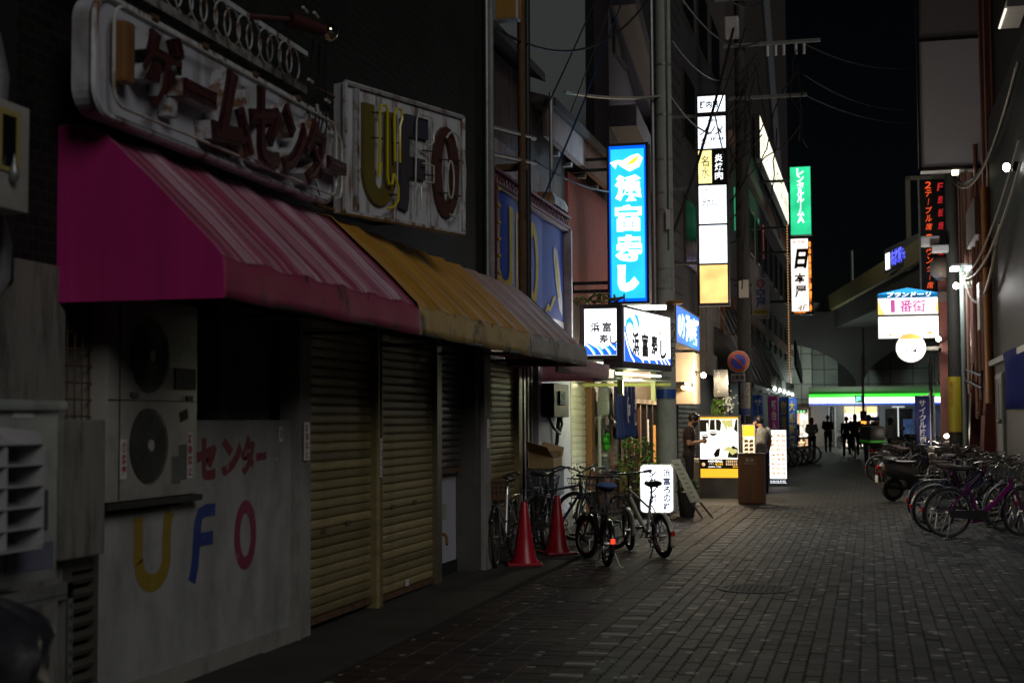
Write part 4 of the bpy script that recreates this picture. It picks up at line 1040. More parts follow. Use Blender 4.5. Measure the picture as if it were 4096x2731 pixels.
yl = mat('billboard yellow', (0.50, 0.36, 0.03), 0.6, spec=0.1); wt = mat('billboard white', (0.5, 0.48, 0.42), 0.6, spec=0.1)
def bx_(y):   # depth of the bowed panel at y
    for y0 in y0s:
        if y0 <= y <= y0 + 1.345: return -4.15 + (0.05 if y0 < 16 else 0.02) * math.sin(PI * (y - y0) / 1.345)
    return -4.15
def on_board(pts, w, m, nm):
    mb = MB(); n = len(pts); ww = w if isinstance(w, list) else [w] * n
    Lp, Rp = [], []
    for k in range(n):
        a = Vector(pts[max(0, k - 1)]); b = Vector(pts[min(n - 1, k + 1)]); d = (b - a).normalized(); q = Vector((-d.y, d.x)); p = Vector(pts[k])
        for lst, s in ((Lp, 1), (Rp, -1)):
            e = p + q * s * ww[k] / 2; lst.append((bx_(e.x) + 0.008, e.x, e.y))
    mb.add(Lp + Rp, [(n + k, n + k + 1, k + 1, k) for k in range(n - 1)])
    return mb.build(nm, m, bb)
on_board([(15.75, 4.15), (15.75, 3.4)] + arc(16.05, 3.4, 0.3, 0.26, PI, 2 * PI) + [(16.35, 3.5), (16.35, 4.15)], 0.20, yl, 'lettering')
on_board([(16.75, 3.1), (16.75, 4.1), (17.15, 4.1)], 0.17, yl, 'lettering'); on_board([(16.75, 3.65), (17.1, 3.65)], 0.15, yl, 'lettering')
on_board(arc(17.6, 3.6, 0.24, 0.46, 0, 2 * PI, 26), 0.17, yl, 'lettering')
on_board([(18.35, 3.05), (18.5, 3.12), (18.62, 3.1), (18.8, 3.24), (18.95, 3.3)], [0.02, 0.09, 0.06, 0.08, 0.02], yl, 'flame_mark')
on_board([(18.85, 3.95), (18.95, 3.85), (19.1, 3.55), (19.3, 3.2), (19.4, 3.08)], [0.10, 0.28, 0.32, 0.26, 0.05], wt, 'rocket_mark')
on_board([(18.95, 3.82), (19.05, 3.6), (19.2, 3.3)], [0.06, 0.12, 0.06], yl, 'rocket_mark')
lt = MB().box(-4.14, -4.06, 15.5, 19.74, 4.31, 4.34).box(-4.14, -4.06, 15.5, 19.74, 4.46, 4.49)
for i in range(52):
    y = 15.5 + i * 0.081; lt.obox((-4.10, y + 0.04, 4.40), (0.012, 0.018, 0.17), Matrix.Rotation(R(35 if i % 2 else -35), 3, 'X'))
lt.build('lattice', mat('maroon lattice', (0.16, 0.03, 0.04), 0.5, dirt=0.5), bb)
MB().box(-4.16, -4.05, 19.66, 19.74, 2.6, 4.30).box(-4.16, -4.08, 15.5, 19.66, 4.28, 4.31).build('frame', mat('pale sign frame', (0.42, 0.36, 0.36), 0.5, dirt=0.6, dirtcol=(0.2, 0.1, 0.05)), bb)
MB().box(-4.16, -4.05, 15.5, 15.58, 2.6, 4.30).build('frame', mat('maroon sign frame', (0.10, 0.015, 0.02), 0.5), bb)
bu = MB()
for i in range(8): bu.ball((-4.03, 15.54, 2.9 + i * 0.19), 0.022, 8, 6)
bu.build('bulb', mat('dull yellow bulbs', (0.5, 0.35, 0.05), 0.25), bb, smooth=True)
rh = small('rusty_hood', 'rust streaked white metal hood on thin legs above the blue billboard', 'hood', (-4.3, 19.2, 4.5))
MB().prism([(-4.58, 18.75, 4.74), (-4.12, 18.75, 4.70), (-4.08, 18.75, 4.62), (-4.08, 18.75, 4.54), (-4.58, 18.75, 4.54)], (0, 0.85, 0)).build('hood', mat('rust streaked hood', (0.42, 0.42, 0.38), 0.5, dirt=1.0, dirtcol=(0.22, 0.09, 0.025), dscale=2.5, stretch=(1, 3, 0.4), dmin=0.46, dmax=0.58), rh)
MB().cyl((-4.2, 18.95, 4.3), (-4.2, 18.95, 4.5), 0.015).cyl((-4.2, 19.4, 4.3), (-4.2, 19.4, 4.5), 0.015).build('leg', M['galv'], rh)

# ------------------------------------------------------------------ lit sushi sign box on the corner
def lightbox(name, label, p0, xd, w, h, depth, face_m, frame_m=None, rim=0.05, bulge=0.0, cat='sign', group=None):
    """Box sign: p0 is the lower-left corner of its front, xd runs along it; one lit face, returns the thing and a placer."""
    xd = Vector(xd).normalized(); nd = xd.cross(AZ); p0 = Vector(p0)
    t = thing(name, label, cat, tuple(p0 + xd * w / 2), group=group)
    P = lambda a, b, n=0.0: p0 + xd * a + AZ * b + nd * n
    MB().prism([P(0, 0, -0.012), P(w, 0, -0.012), P(w, h, -0.012), P(0, h, -0.012)], -nd * (depth - 0.012)).build('case', frame_m or M['frame_dark'], t)
    f = MB()
    for a0, a1, b0, b1 in ((0, w, 0, rim), (0, w, h - rim, h), (0, rim, rim, h - rim), (w - rim, w, rim, h - rim)):
        f.prism([P(a0, b0, -0.010), P(a1, b0, -0.010), P(a1, b1, -0.010), P(a0, b1, -0.010)], nd * 0.022)
    f.build('frame', frame_m or M['frame_dark'], t)
    fc = MB().quad(P(rim, rim, 0), P(w - rim, rim, 0), P(w - rim, h - rim, 0), P(rim, h - rim, 0)).build('lit_face', face_m, t)
    return t, P, nd, xd
G = {}
def face_light(parent, c, nd, w, h, e, col):
    """The light a lit sign face throws into the street."""
    d = bpy.data.lights.new('sign_light', 'AREA'); d.shape = 'RECTANGLE'; d.size = w; d.size_y = h; d.energy = e; d.color = col
    o = bpy.data.objects.new('sign_light', d); COL.objects.link(o); o.parent = parent
    o.location = Vector(c) + Vector(nd) * 0.03 - parent.location
    o.rotation_euler = Vector(nd).to_track_quat('-Z', 'Y').to_euler()
    o.visible_glossy = False      # the lit face itself already shows in reflections
    return o
G['white'] = glow('white lit acrylic', (0.93, 0.96, 1.0), 2.0, var=0.2, vscale=3.0)
G['white_soft'] = glow('soft white lit acrylic', (0.9, 0.95, 1.0), 1.7)
G['warmwhite'] = glow('warm white lit acrylic', (1.0, 0.93, 0.8), 4.0)
G['cyan'] = glow('cyan lit acrylic', (0.02, 0.50, 1.0), 1.45, var=0.12, vscale=2.5)
G['wave_blue'] = glow('lit wave blue', (0.02, 0.18, 1.0), 1.0, sample=False)
G['wave_cyan'] = glow('lit wave cyan', (0.02, 0.5, 1.0), 1.3, sample=False)
G['dim_black'] = mat('opaque black film', (0.01, 0.01, 0.012), 0.4)
G['lit_letter'] = glow('lit white letter', (1.0, 1.0, 1.0), 2.4, sample=False)
c0 = Vector((-3.40, 20.10, 0)); c1 = Vector((-2.95, 21.95, 0))
sb, P, nd, xd = lightbox('sushi_sign', 'lit white corner sign box with blue waves and black sushi lettering', (-4.02, 20.1, 2.47), (1, 0, 0), 0.60, 0.80, 0.4, G['white'], rim=0.065)
def waves(P, w, z0, z1, parent, n=4, amp=0.05):
    b = MB()
    bot = [(0.07, z0)] + [(w - 0.07, z0)]
    top = [(0.07 + (w - 0.14) * i / 24, z0 + (z1 - z0) * (0.75 + 0.25 * math.sin(2.2 * i / 24 * PI + 1.2))) for i in range(25)]
    b.poly([P(a, c, 0.004) for a, c in bot] + [P(a, c, 0.004) for a, c in reversed(top)])
    b.build('wave_print', G['wave_blue'], parent)
    r1 = MB()
    for k in range(n):
        x0 = 0.07 + (w - 0.14) * k / n
        pts = [(x0 + (w - 0.14) / n * 1.25 * t / 10, z0 + (z1 - z0) * (0.92 - 0.9 * (t / 10) ** 1.6)) for t in range(11)]
        pts = [p for p in pts if p[0] < w - 0.07]
        if len(pts) > 2: ribbon(r1, pts, 0.022, P(0, 0, 0.007), P(1, 0, 0) - P(0, 0, 0), AZ)
    r1.build('wave_print', G['lit_letter'], parent)
    r2 = MB()
    for k in range(n):
        x0 = 0.07 + (w - 0.14) * (k + 0.5) / n
        pts = [(x0 + (w - 0.14) / n * 0.9 * t / 8, z0 + (z1 - z0) * (0.8 - 0.7 * (t / 8) ** 1.4)) for t in range(9)]
        pts = [p for p in pts if p[0] < w - 0.08]
        if len(pts) > 2: ribbon(r2, pts, [0.006 + 0.03 * math.sin(PI * i / (len(pts) - 1)) for i in range(len(pts))], P(0, 0, 0.0055), P(1, 0, 0) - P(0, 0, 0), AZ)
    r2.build('wave_print', G['wave_cyan'], parent)
waves(P, 0.60, 0.07, 0.24, sb, 4)
face_light(sb, P(0.3, 0.4), nd, 0.5, 0.68, 14, (0.95, 0.97, 1.0))
tl = MB(); letters(tl, '浜', P(0.16, 0.40, 0.010), xd, AZ, 0.13, 0.14, 0.025); letters(tl, '富', P(0.33, 0.40, 0.010), xd, AZ, 0.13, 0.14, 0.025)
letters(tl, '寿', P(0.28, 0.225, 0.010), xd, AZ, 0.13, 0.14, 0.03); letters(tl, 'し', P(0.44, 0.225, 0.010), xd, AZ, 0.10, 0.12, 0.03)
tl.build('lettering', G['dim_black'], sb)
# the long face along the street
dd = (c1 - c0).normalized(); wl_ = (c1 - c0).length; nn = dd.cross(AZ)
Q = lambda a, b, n=0.0: Vector((c0.x, c0.y, 2.40)) + dd * a + AZ * b + nn * n
MB().prism([Q(-0.02, -0.05, 0), Q(wl_, -0.05, 0), Q(wl_, 0.80, 0), Q(-0.02, 0.86, 0)], -nn * 0.3).build('case', M['frame_dark'], sb)
MB().quad(Q(0.05, 0.05, 0.006), Q(wl_ - 0.06, 0.05, 0.006), Q(wl_ - 0.06, 0.78, 0.006), Q(0.05, 0.82, 0.006)).build('lit_face', G['white'], sb)
face_light(sb, Q(wl_ / 2, 0.4), nn, wl_ - 0.1, 0.7, 40, (0.95, 0.97, 1.0))
Q2 = lambda a, b, n=0.0: Q(a, b, n + 0.006)
w_ = MB(); w_.poly([Q2(0.05, 0.05, 0.003), Q2(wl_ - 0.06, 0.05, 0.003), Q2(wl_ - 0.06, 0.15, 0.003), Q2(1.2, 0.10, 0.003), Q2(0.75, 0.09, 0.003), Q2(0.38, 0.16, 0.003), Q2(0.2, 0.30, 0.003), Q2(0.10, 0.52, 0.003), Q2(0.05, 0.58, 0.003)])
w_.build('wave_print', G['wave_blue'], sb)
wc = ribbon(MB(), [(0.08, 0.50), (0.14, 0.62), (0.26, 0.66), (0.36, 0.60), (0.40, 0.50)], [0.02, 0.07, 0.09, 0.07, 0.01], Q2(0, 0, 0.004), dd, AZ)
ribbon(wc, [(0.42, 0.74), (0.52, 0.70), (0.57, 0.62), (0.56, 0.54)], [0.02, 0.08, 0.08, 0.01], Q2(0, 0, 0.004), dd, AZ)
wc.build('wave_print', G['wave_cyan'], sb)
wv_ = MB()
ribbon(wv_, [(0.06, 0.46), (0.14, 0.3), (0.27, 0.14), (0.40, 0.055)], 0.035, Q2(0, 0, 0.005), dd, AZ)
for x in (0.6, 0.85, 1.15, 1.35, 1.5, 1.65): ribbon(wv_, [(x, 0.14), (x + 0.08, 0.10), (x + 0.15, 0.055)], 0.03, Q2(0, 0, 0.005), dd, AZ)
wv_.build('wave_print', G['lit_letter'], sb)
tb_ = MB()
for i, s in enumerate('浜富寿し'): letters(tb_, s, Q2(0.32 + 0.36 * i, 0.13, 0.008), dd, AZ, 0.26, 0.36 if s != 'し' else 0.28, 0.04)
tb_.build('lettering', G['dim_black'], sb)
rs = ribbon(MB(), [(1.30, 0.58), (1.38, 0.50), (1.46, 0.54), (1.52, 0.60)], [0.01, 0.03, 0.03, 0.005], Q2(0, 0, 0.004), dd, AZ)
letters(rs, '名物', Q2(1.22, 0.60, 0.004), dd, AZ, 0.2, 0.12, 0.0)
rs.build('lettering', glow('lit red print', (1.0, 0.25, 0.12), 1.5, sample=False), sb)
# tube lamps and struts under the box
MB().cyl(Q(0.1, -0.12, -0.15), Q(wl_ - 0.1, -0.12, -0.15), 0.018, n=8).build('tube_lamp', glow('tube lamp', (0.85, 1.0, 0.75), 4.0), sb)
MB().box(-4.0, -3.5, 20.16, 20.19, 2.41, 2.44).build('tube_lamp', glow('tube lamp small', (0.85, 1.0, 0.75), 5.0), sb)
cn = MB()
for i in range(22):
    a = 0.02 + i * 0.085; cn.prism([Q(a, -0.20, 0.05), Q(a + 0.042, -0.185, 0.05), Q(a + 0.085, -0.20, 0.05)], -nn * 0.9)
cn.build('canopy', mat('clear corrugated canopy', (0.35, 0.36, 0.30), 0.3, var=0.2), sb)
m_ystr = mat('yellow green painted steel', (0.30, 0.30, 0.09), 0.5, var=0.2, dirt=0.4)
MB().box(-3.62, -3.54, 20.9, 20.98, 1.98, 2.42).box(-3.30, -3.23, 22.1, 22.18, 1.9, 2.42).cyl((-4.35, 21.9, 2.16), (-3.0, 22.2, 2.16), 0.03, n=8).build('strut', m_ystr, sb)
# ------------------------------------------------------------------ tall blue sushi sign
bl, P, nd, xd = lightbox('sushi_sign', 'tall bright blue vertical sushi sign with white lettering and fish', (-3.95, 22.0, 3.42), (1, 0, 0), 0.66, 2.54, 0.26, G['cyan'], rim=0.04)
face_light(bl, P(0.33, 1.27), nd, 0.56, 2.4, 42, (0.45, 0.80, 1.0))
lb = MB()
for i, s in enumerate('浜富寿し'):
    letters(lb, s, P(0.13 if s != 'し' else 0.16, 1.62 - i * 0.475, 0.012), xd, AZ, 0.42 if s != 'し' else 0.34, 0.42, 0.085 if s != 'し' else 0.12)
lb.build('lettering', G['lit_letter'], bl)
fs_ = MB(); ribbon(fs_, [(0.10, 2.19), (0.17, 2.25), (0.25, 2.22), (0.35, 2.20), (0.46, 2.25), (0.54, 2.33)], [0.13, 0.05, 0.10, 0.22, 0.22, 0.10], P(0, 0, 0.012), xd, AZ)
fs_.build('fish_mark', G['lit_letter'], bl)
fy = MB(); ribbon(fy, [(0.32, 2.19), (0.43, 2.25), (0.52, 2.33)], [0.01, 0.07, 0.02], P(0, 0, 0.016), xd, AZ); fy.build('fish_mark', glow('lit yellow', (1.0, 0.75, 0.03), 1.6, sample=False), bl)
bd = MB()
for a0, a1, b0, b1 in ((0.04, 0.62, 0.04, 0.09), (0.04, 0.62, 2.45, 2.5), (0.04, 0.065, 0.09, 2.45), (0.595, 0.62, 0.09, 2.45)):
    bd.quad(P(a0, b0, 0.005), P(a1, b0, 0.005), P(a1, b1, 0.005), P(a0, b1, 0.005))
bd.build('border', glow('lit deep blue', (0.0, 0.12, 1.0), 1.2, sample=False), bl)
bm_ = MB()
for z in (5.72, 5.55, 3.75, 3.62): bm_.box(-4.62, -3.94, 22.08, 22.13, z, z + 0.05)
bm_.box(-4.55, -4.51, 22.08, 22.13, 3.62, 3.8)
bm_.build('bracket', M['iron'], bl)
MB().box(-3.75, -3.05, 22.05, 22.15, 3.33, 3.40).build('tube_lamp', glow('under sign lamp', (0.95, 1.0, 0.85), 4.0), bl)
# small clutter on top of the corner box
cb_ = small('wire_bundle', 'yellowish heap of cables on top of the lit corner sign box', 'cable', (-3.7, 20.4, 3.35))
rb = MB(); rg2 = random.Random(5)
for i in range(9):
    p = [(-4.0 + 0.08 * i, 20.3 + 0.1 * rg2.random(), 3.36 + 0.02 * i % 0.1)]
    for k in range(5): p.append((p[-1][0] + rg2.uniform(-0.1, 0.16), 20.3 + rg2.uniform(0, 0.4), 3.34 + rg2.uniform(0, 0.16)))
    rb.tube(p, 0.016, 5)
rb.v = [(x - 0.35, y, z - 0.03) for x, y, z in rb.v]
rb.build('cable', mat('yellowed cable', (0.22, 0.2, 0.06), 0.6, var=0.4), cb_, smooth=True)

# blue door curtain
nr = small('door_curtain', 'navy blue shop door curtain with white crest hanging at the sushi entrance', 'curtain', (-4.0, 23.9, 1.3))
m_nor = mat('navy cotton', (0.012, 0.028, 0.13), 0.85, var=0.15, vscale=10)
def nf(y0, y1, ph):
    return lambda u, v: (-4.0 + (0.03 + 0.05 * (1 - v)) * math.sin(u * 15 + ph) * (1 - 0.5 * v) + 0.02 * math.sin(7 * u), y0 + (y1 - y0) * u + (0.05 * (1 - v) * (u - 0.5)), 1.30 + 0.93 * v + 0.02 * math.sin(9 * u + ph) * (1 - v))
MB().sheet(nf(22.85, 23.9, 0.3), 40, 14).build('cloth', m_nor, nr, smooth=True, solid=0.004)
MB().sheet(nf(23.92, 25.0, 2.0), 40, 14).build('cloth', m_nor, nr, smooth=True, solid=0.004)
MB().cyl((-4.0, 22.7, 2.235), (-4.0, 25.15, 2.235), 0.014, n=8).build('rod', M['timber'], nr)
MB().cyl((-4.4, 22.75, 2.235), (-4.0, 22.75, 2.235), 0.01).cyl((-4.4, 25.1, 2.235), (-4.0, 25.1, 2.235), 0.01).build('hook', M['iron'], nr)
cr_ = MB(); ribbon(cr_, arc(23.62, 1.78, 0.13, 0.21, PI * 0.55, PI * 1.45, 12), 0.05, (-3.90, 0, 0), AY, AZ); letters(cr_, '富', (-3.90, 23.55, 1.68), AY, AZ, 0.22, 0.2, 0.02)
letters(cr_, '寿し', (-3.90, 24.2, 1.5), AY, AZ, 0.3, 0.5, 0.02, vertical=True)
cr_.build('crest', mat('white dye', (0.55, 0.55, 0.5), 0.8), nr)
# ------------------------------------------------------------------ utility poles
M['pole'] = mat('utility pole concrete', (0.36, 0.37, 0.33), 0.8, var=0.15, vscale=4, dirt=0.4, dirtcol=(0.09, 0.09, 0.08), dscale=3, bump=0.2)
up = thing('utility_pole', 'thick grey concrete utility pole with advertising plates outside the sushi shop', 'utility pole', (-3.46, 25.0, 0))
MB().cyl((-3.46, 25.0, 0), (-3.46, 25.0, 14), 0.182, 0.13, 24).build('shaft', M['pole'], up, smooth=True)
bn = MB()
for z in (2.7, 3.9, 4.25, 5.3, 5.6, 6.2, 7.0, 7.9): bn.cyl((-3.46, 25.0, z), (-3.46, 25.0, z + 0.03), 0.187 - 0.0035 * z, n=20)
bn.build('strap', M['galv'], up)
pl_ = MB().sheet(lambda u, v: (-3.46 + 0.195 * math.sin(-1.0 + 2.2 * u), 25.0 - 0.195 * math.cos(-1.0 + 2.2 * u), 2.02 + 1.35 * v), 12, 1).build('advert_plate', mat('grey white plate', (0.42, 0.43, 0.38), 0.5, dirt=0.35), up, smooth=True)
MB().sheet(lambda u, v: (-3.46 + 0.198 * math.sin(-0.95 + 2.1 * u), 25.0 - 0.198 * math.cos(-0.95 + 2.1 * u), 1.985 + 0.16 * v), 12, 1).build('street_plate', mat('blue street plate', (0.02, 0.07, 0.32), 0.4, dirt=0.3, dirtcol=(0.3, 0.3, 0.3), dmin=0.6, dmax=0.65, dscale=14), up, smooth=True)
ap = MB(); letters(ap, 'クリニック', (-3.36, 24.805, 2.52), Vector((0.9, 0.42, 0)).normalized(), AZ, 0.1, 0.8, 0.01, vertical=True)
letters(ap, 'この先すぐ', (-3.53, 24.798, 2.3), AX, AZ, 0.22, 0.07, 0.0)
ap.build('lettering', M['ink_black'], up)
rl = MB(); letters(rl, '←', (-3.5, 24.797, 2.2), AX, AZ, 0.12, 0.06, 0.01); rl.build('lettering', M['ink_red'], up)
MB().cyl((-3.62, 24.86, 2.4), (-3.64, 24.86, 13), 0.035, n=8).cyl((-3.36, 24.84, 4.6), (-3.34, 24.84, 13), 0.012, n=6).build('conduit', M['galv'], up, smooth=True)
MB().box(-3.40, -3.33, 24.78, 24.80, 4.95, 5.3).box(-3.30, -3.24, 24.82, 24.84, 3.55, 3.95).build('tag_plate', M['sticker'], up)
MB().lathe([(0.0, 0.0), (0.14, 0.01), (0.15, 0.04), (0.14, 0.06), (0.0, 0.07)], (0, 0, 0), 24).build('round_mirror', mat('orange mirror back', (0.35, 0.14, 0.03), 0.35, var=0.4), up, world=False).location = (0.20, -0.24, 3.62)
up.children[-1].rotation_euler = (R(90), 0, R(20))
p2_ = thing('utility_pole', 'dark utility pole with cross arms and tangled wires beyond the stacked white signs', 'utility pole', (-3.0, 36.0, 0))
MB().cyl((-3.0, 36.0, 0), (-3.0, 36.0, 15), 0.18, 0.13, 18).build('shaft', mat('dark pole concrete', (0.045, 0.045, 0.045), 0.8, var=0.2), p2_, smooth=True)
ca = MB()
for z, x0, x1 in ((9.65, -3.5, -1.35), (11.0, -3.4, -1.0), (12.2, -3.6, -1.1)): ca.box(x0, x1, 35.78, 35.86, z, z + 0.08)
ca.build('cross_arm', M['galv'], p2_)
MB().bbox(-3.35, -3.0, 35.6, 35.85, 11.2, 11.75, 0.04).build('transformer', M['pale_plastic'], p2_)
ins = MB()
for x in (-2.3, -2.1, -1.9, -1.6, -1.4): ins.cyl((x, 35.82, 10.72), (x, 35.82, 10.98), 0.035, n=8)
ins.build('insulator', M['sticker'], p2_)
MB().box(-3.10, -2.86, 35.79, 35.81, 4.65, 5.1).build('tag_plate', M['sticker'], p2_)

np_ = thing('no_parking_sign', 'round red and blue no parking sign with white vehicle plate on a post', 'sign', (-2.98, 35.5, 0))
MB().cyl((-3.0, 35.62, 0), (-3.0, 35.62, 3.3), 0.035, n=10).build('post', M['galv'], np_, smooth=True)
rot = lambda r, y, z, n=32: [(-3.11 + r * math.cos(2 * PI * i / n), y, 3.04 + r * math.sin(2 * PI * i / n)) for i in range(n)]
MB().prism(rot(0.275, 35.50, 0), (0, 0.02, 0)).build('disc', mat('white sign rim', (0.6, 0.6, 0.58), 0.4), np_)
MB().poly(rot(0.262, 35.497, 0)).build('ring', mat('sign red', (0.75, 0.09, 0.02), 0.4), np_)
MB().poly(rot(0.185, 35.494, 0)).build('field', mat('sign blue', (0.02, 0.06, 0.8), 0.4), np_)
ribbon(MB(), [(-0.135, 0.135), (0.135, -0.135)], 0.05, (-3.11, 35.491, 3.04), AX, AZ).build('bar', mat('sign red bar', (0.75, 0.09, 0.05), 0.4), np_)
MB().box(-3.30, -2.95, 35.50, 35.515, 2.55, 2.74).build('plate', mat('white sign plate', (0.6, 0.6, 0.58), 0.4), np_)
letters(MB(), '自動車', (-3.275, 35.497, 2.58), AX, AZ, 0.30, 0.125, 0.02).build('lettering', M['ink_black'], np_)
MB().box(-3.08, -2.84, 35.55, 35.57, 1.7, 2.52).build('plate', mat('grey advert plate', (0.45, 0.45, 0.43), 0.5), np_)
letters(letters(MB(), 'クリニック', (-2.97, 35.546, 1.98), AX, AZ, 0.1, 0.5, 0.01, vertical=True), '上新', (-3.06, 35.546, 2.1), AX, AZ, 0.07, 0.25, 0.0, vertical=True).build('lettering', M['ink_black'], np_)
MB().box(-3.08, -2.84, 35.53, 35.545, 1.72, 1.88).build('plate', M['ink_blue'], np_)

# ------------------------------------------------------------------ stacked white sign tower
ss = thing('stacked_sign', 'tall column of stacked lit white sign boxes, the lowest one amber', 'sign', (-3.12, 30.0, 4.0))
segs = [(4.06, 4.86, 'amber', None), (4.90, 5.70, 'w', None), (5.74, 6.55, 'w', None), (6.60, 7.30, 'split', None), (7.34, 8.02, 'w', None), (8.12, 8.46, 'w', None)]
MB().box(-3.44, -2.80, 30.0, 30.28, 4.0, 8.52).build('case', M['frame_dark'], ss)
G['amber'] = glow('amber lit acrylic', (1.0, 0.60, 0.20), 1.5, var=0.3, vscale=2.2)
G['stack'] = glow('blue white lit acrylic', (0.84, 0.90, 1.0), 1.8, var=0.25, vscale=2.0)
for z0, z1, k, _ in segs:
    if k == 'split':
        MB().quad((-3.41, 29.995, z0), (-3.13, 29.995, z0), (-3.13, 29.995, z1), (-3.41, 29.995, z1)).build('lit_face', glow('yellow lit acrylic', (1.0, 0.9, 0.35), 1.4, sample=False, var=0.3, vscale=4), ss)
        MB().quad((-3.11, 29.995, z0), (-2.83, 29.995, z0), (-2.83, 29.995, z1), (-3.11, 29.995, z1)).build('face', M['ink_black'], ss)
        letters(MB(), '名水', (-3.36, 29.985, z0 + 0.1), AX, AZ, 0.18, 0.5, 0.0, vertical=True).build('lettering', M['ink_black'], ss)
        lk = letters(MB(), '炎焼肉', (-3.08, 29.985, z0 + 0.06), AX, AZ, 0.2, 0.56, 0.02, vertical=True)
        lk.build('lettering', G['white_soft'], ss)
    else:
        MB().quad((-3.41, 29.995, z0), (-2.83, 29.995, z0), (-2.83, 29.995, z1), (-3.41, 29.995, z1)).build('lit_face', G['amber'] if k == 'amber' else G['stack'], ss)
face_light(ss, (-3.12, 29.99, 6.3), (0, -1, 0), 0.58, 4.3, 55, (0.88, 0.93, 1.0))
lt_ = MB(); letters(lt_, '陣内男', (-3.36, 29.985, 8.20), AX, AZ, 0.38, 0.16, 0.04); letters(lt_, 'ノノメ', (-3.38, 29.985, 7.62), AX, AZ, 0.46, 0.19, 0.03, shear=0.3); letters(lt_, 'ビル案内', (-3.3, 29.985, 7.90), AX, AZ, 0.3, 0.07, 0.01); letters(lt_, '2F 3F 4F', (-3.36, 29.985, 7.50), AX, AZ, 0.5, 0.07, 0.02, shear=0.2)
letters(lt_, 'スナック', (-3.38, 29.985, 6.40), AX, AZ, 0.30, 0.09, 0.02, shear=0.3); letters(lt_, 'ラウンジ', (-3.36, 29.985, 6.12), AX, AZ, 0.36, 0.14, 0.02, shear=0.3)
lt_.build('lettering', M['ink_black'], ss)
lr = MB(); letters(lr, '会員制クラブ', (-3.37, 29.985, 7.42), AX, AZ, 0.44, 0.07, 0.0, shear=0.3); lr.build('lettering', M['ink_red'], ss)
lg = letters(MB(), 'リノ', (-3.3, 29.985, 5.5), AX, AZ, 0.14, 0.05, 0.0, shear=0.3); lg.build('lettering', mat('green ink', (0.05, 0.3, 0.2), 0.5), ss)
MB().box(-4.2, -3.44, 30.1, 30.16, 8.05, 8.11).box(-4.2, -3.44, 30.1, 30.16, 4.9, 4.96).box(-4.2, -3.44, 30.1, 30.16, 6.5, 6.56).build('bracket', M['galv'], ss)

# ------------------------------------------------------------------ buildings further along the left
def windows(parent, x, ys, zs, w, h, m, fm):
    for y in ys:
        for z in zs:
            f = MB().box(x, x + 0.05, y, y + w, z, z + h).build('window', fm, parent)
            MB().box(x + 0.05, x + 0.055, y + 0.06, y + w / 2 - 0.02, z + 0.06, z + h - 0.06).box(x + 0.05, x + 0.055, y + w / 2 + 0.02, y + w - 0.06, z + 0.06, z + h - 0.06).build('pane', m, f)
M['b4'] = mat('dark panel facade', (0.035, 0.035, 0.04), 0.6, var=0.15, vscale=2)
b3 = thing('dark_building', 'dark purple brown stepped building behind the utility pole', 'building', (-6.5, 28, 0))
MB().prism([(-4.62, 26.05, 2.4), (-4.62, 30.35, 2.4), (-5.9, 30.35, 2.4), (-4.9, 26.05, 2.4)], (0, 0, 11)).build('wall', mat('dark purple render', (0.055, 0.042, 0.048), 0.7, var=0.15), b3)
MB().prism([(-4.61, 26.1, 9.4), (-4.61, 30.35, 7.9), (-4.61, 30.35, 8.3), (-4.61, 26.1, 9.8)], (0.5, 0, 0)).prism([(-4.61, 26.1, 7.1), (-4.61, 30.35, 6.5), (-4.61, 30.35, 6.9), (-4.61, 26.1, 7.5)], (0.5, 0, 0)).build('canopy', mat('dark canopy', (0.07, 0.06, 0.065), 0.6), b3)
windows(b3, -4.62, (26.5, 28.4), (8.6, 10.5), 1.4, 1.2, M['darkglass'], M['frame_dark'])
b4 = thing('tenant_building', 'narrow dark tenant building carrying the stacked white signs', 'building', (-4.3, 36, 0))
MB().prism([(-4.12, 30.4, 3.3), (-4.12, 44, 3.3), (-6.9, 44, 3.3), (-5.2, 30.4, 3.3)], (0, 0, 8.2)).build('wall', M['b4'], b4)
MB().box(-5.1, -4.15, 30.45, 43.9, 0, 3.29).build('wall', mat('grey shop wall', (0.14, 0.14, 0.145), 0.5, var=0.15), b4)
windows(b4, -4.12, (33.0, 36.2, 39.4), (5.2, 8.2, 11.2), 2.2, 1.7, M['darkglass'], M['frame_dark'])
ln = MB()
for z in [3.4 + 0.35 * i for i in range(23)]: ln.box(-4.12, -4.10, 30.42, 32.6, z, z + 0.02)
ln.build('panel_joint', M['iron'], b4)
roller(b4, -4.12, 31.6, 35.2, 0.05, 2.3, 0.11, M['shutter_dark'], rm=M['iron'])
MB().box(-4.5, -3.9, 35.6, 44.0, 2.75, 3.3).build('canopy', mat('stone canopy', (0.22, 0.20, 0.18), 0.7, var=0.2), b4)
tl_ = MB()
for i in range(6):
    for j in range(4): tl_.box(-4.0 + 0.003 * ((i + j) % 2), -3.985, 35.8 + i * 0.7, 36.45 + i * 0.7, 3.32 + j * 0.45, 3.74 + j * 0.45)
tl_.box(-4.1, -4.0, 35.75, 40.0, 3.31, 5.15)
tl_.build('cladding', mat('pinkish stone cladding', (0.20, 0.175, 0.16), 0.6, var=0.2, rnd=0.15), b4)
MB().box(-4.1, -3.9, 40.1, 40.5, 0, 6.5).build('column', mat('orange brown column', (0.20, 0.09, 0.05), 0.6), b4)
b5 = thing('large_building', 'long dark building with lit pale green billboard and dark slanted canopy', 'building', (-4.3, 60, 0))
MB().box(-14, -4.12, 44.05, 80.0, 0, 26).build('wall', mat('dark far facade', (0.075, 0.06, 0.06), 0.6, var=0.2), b5)
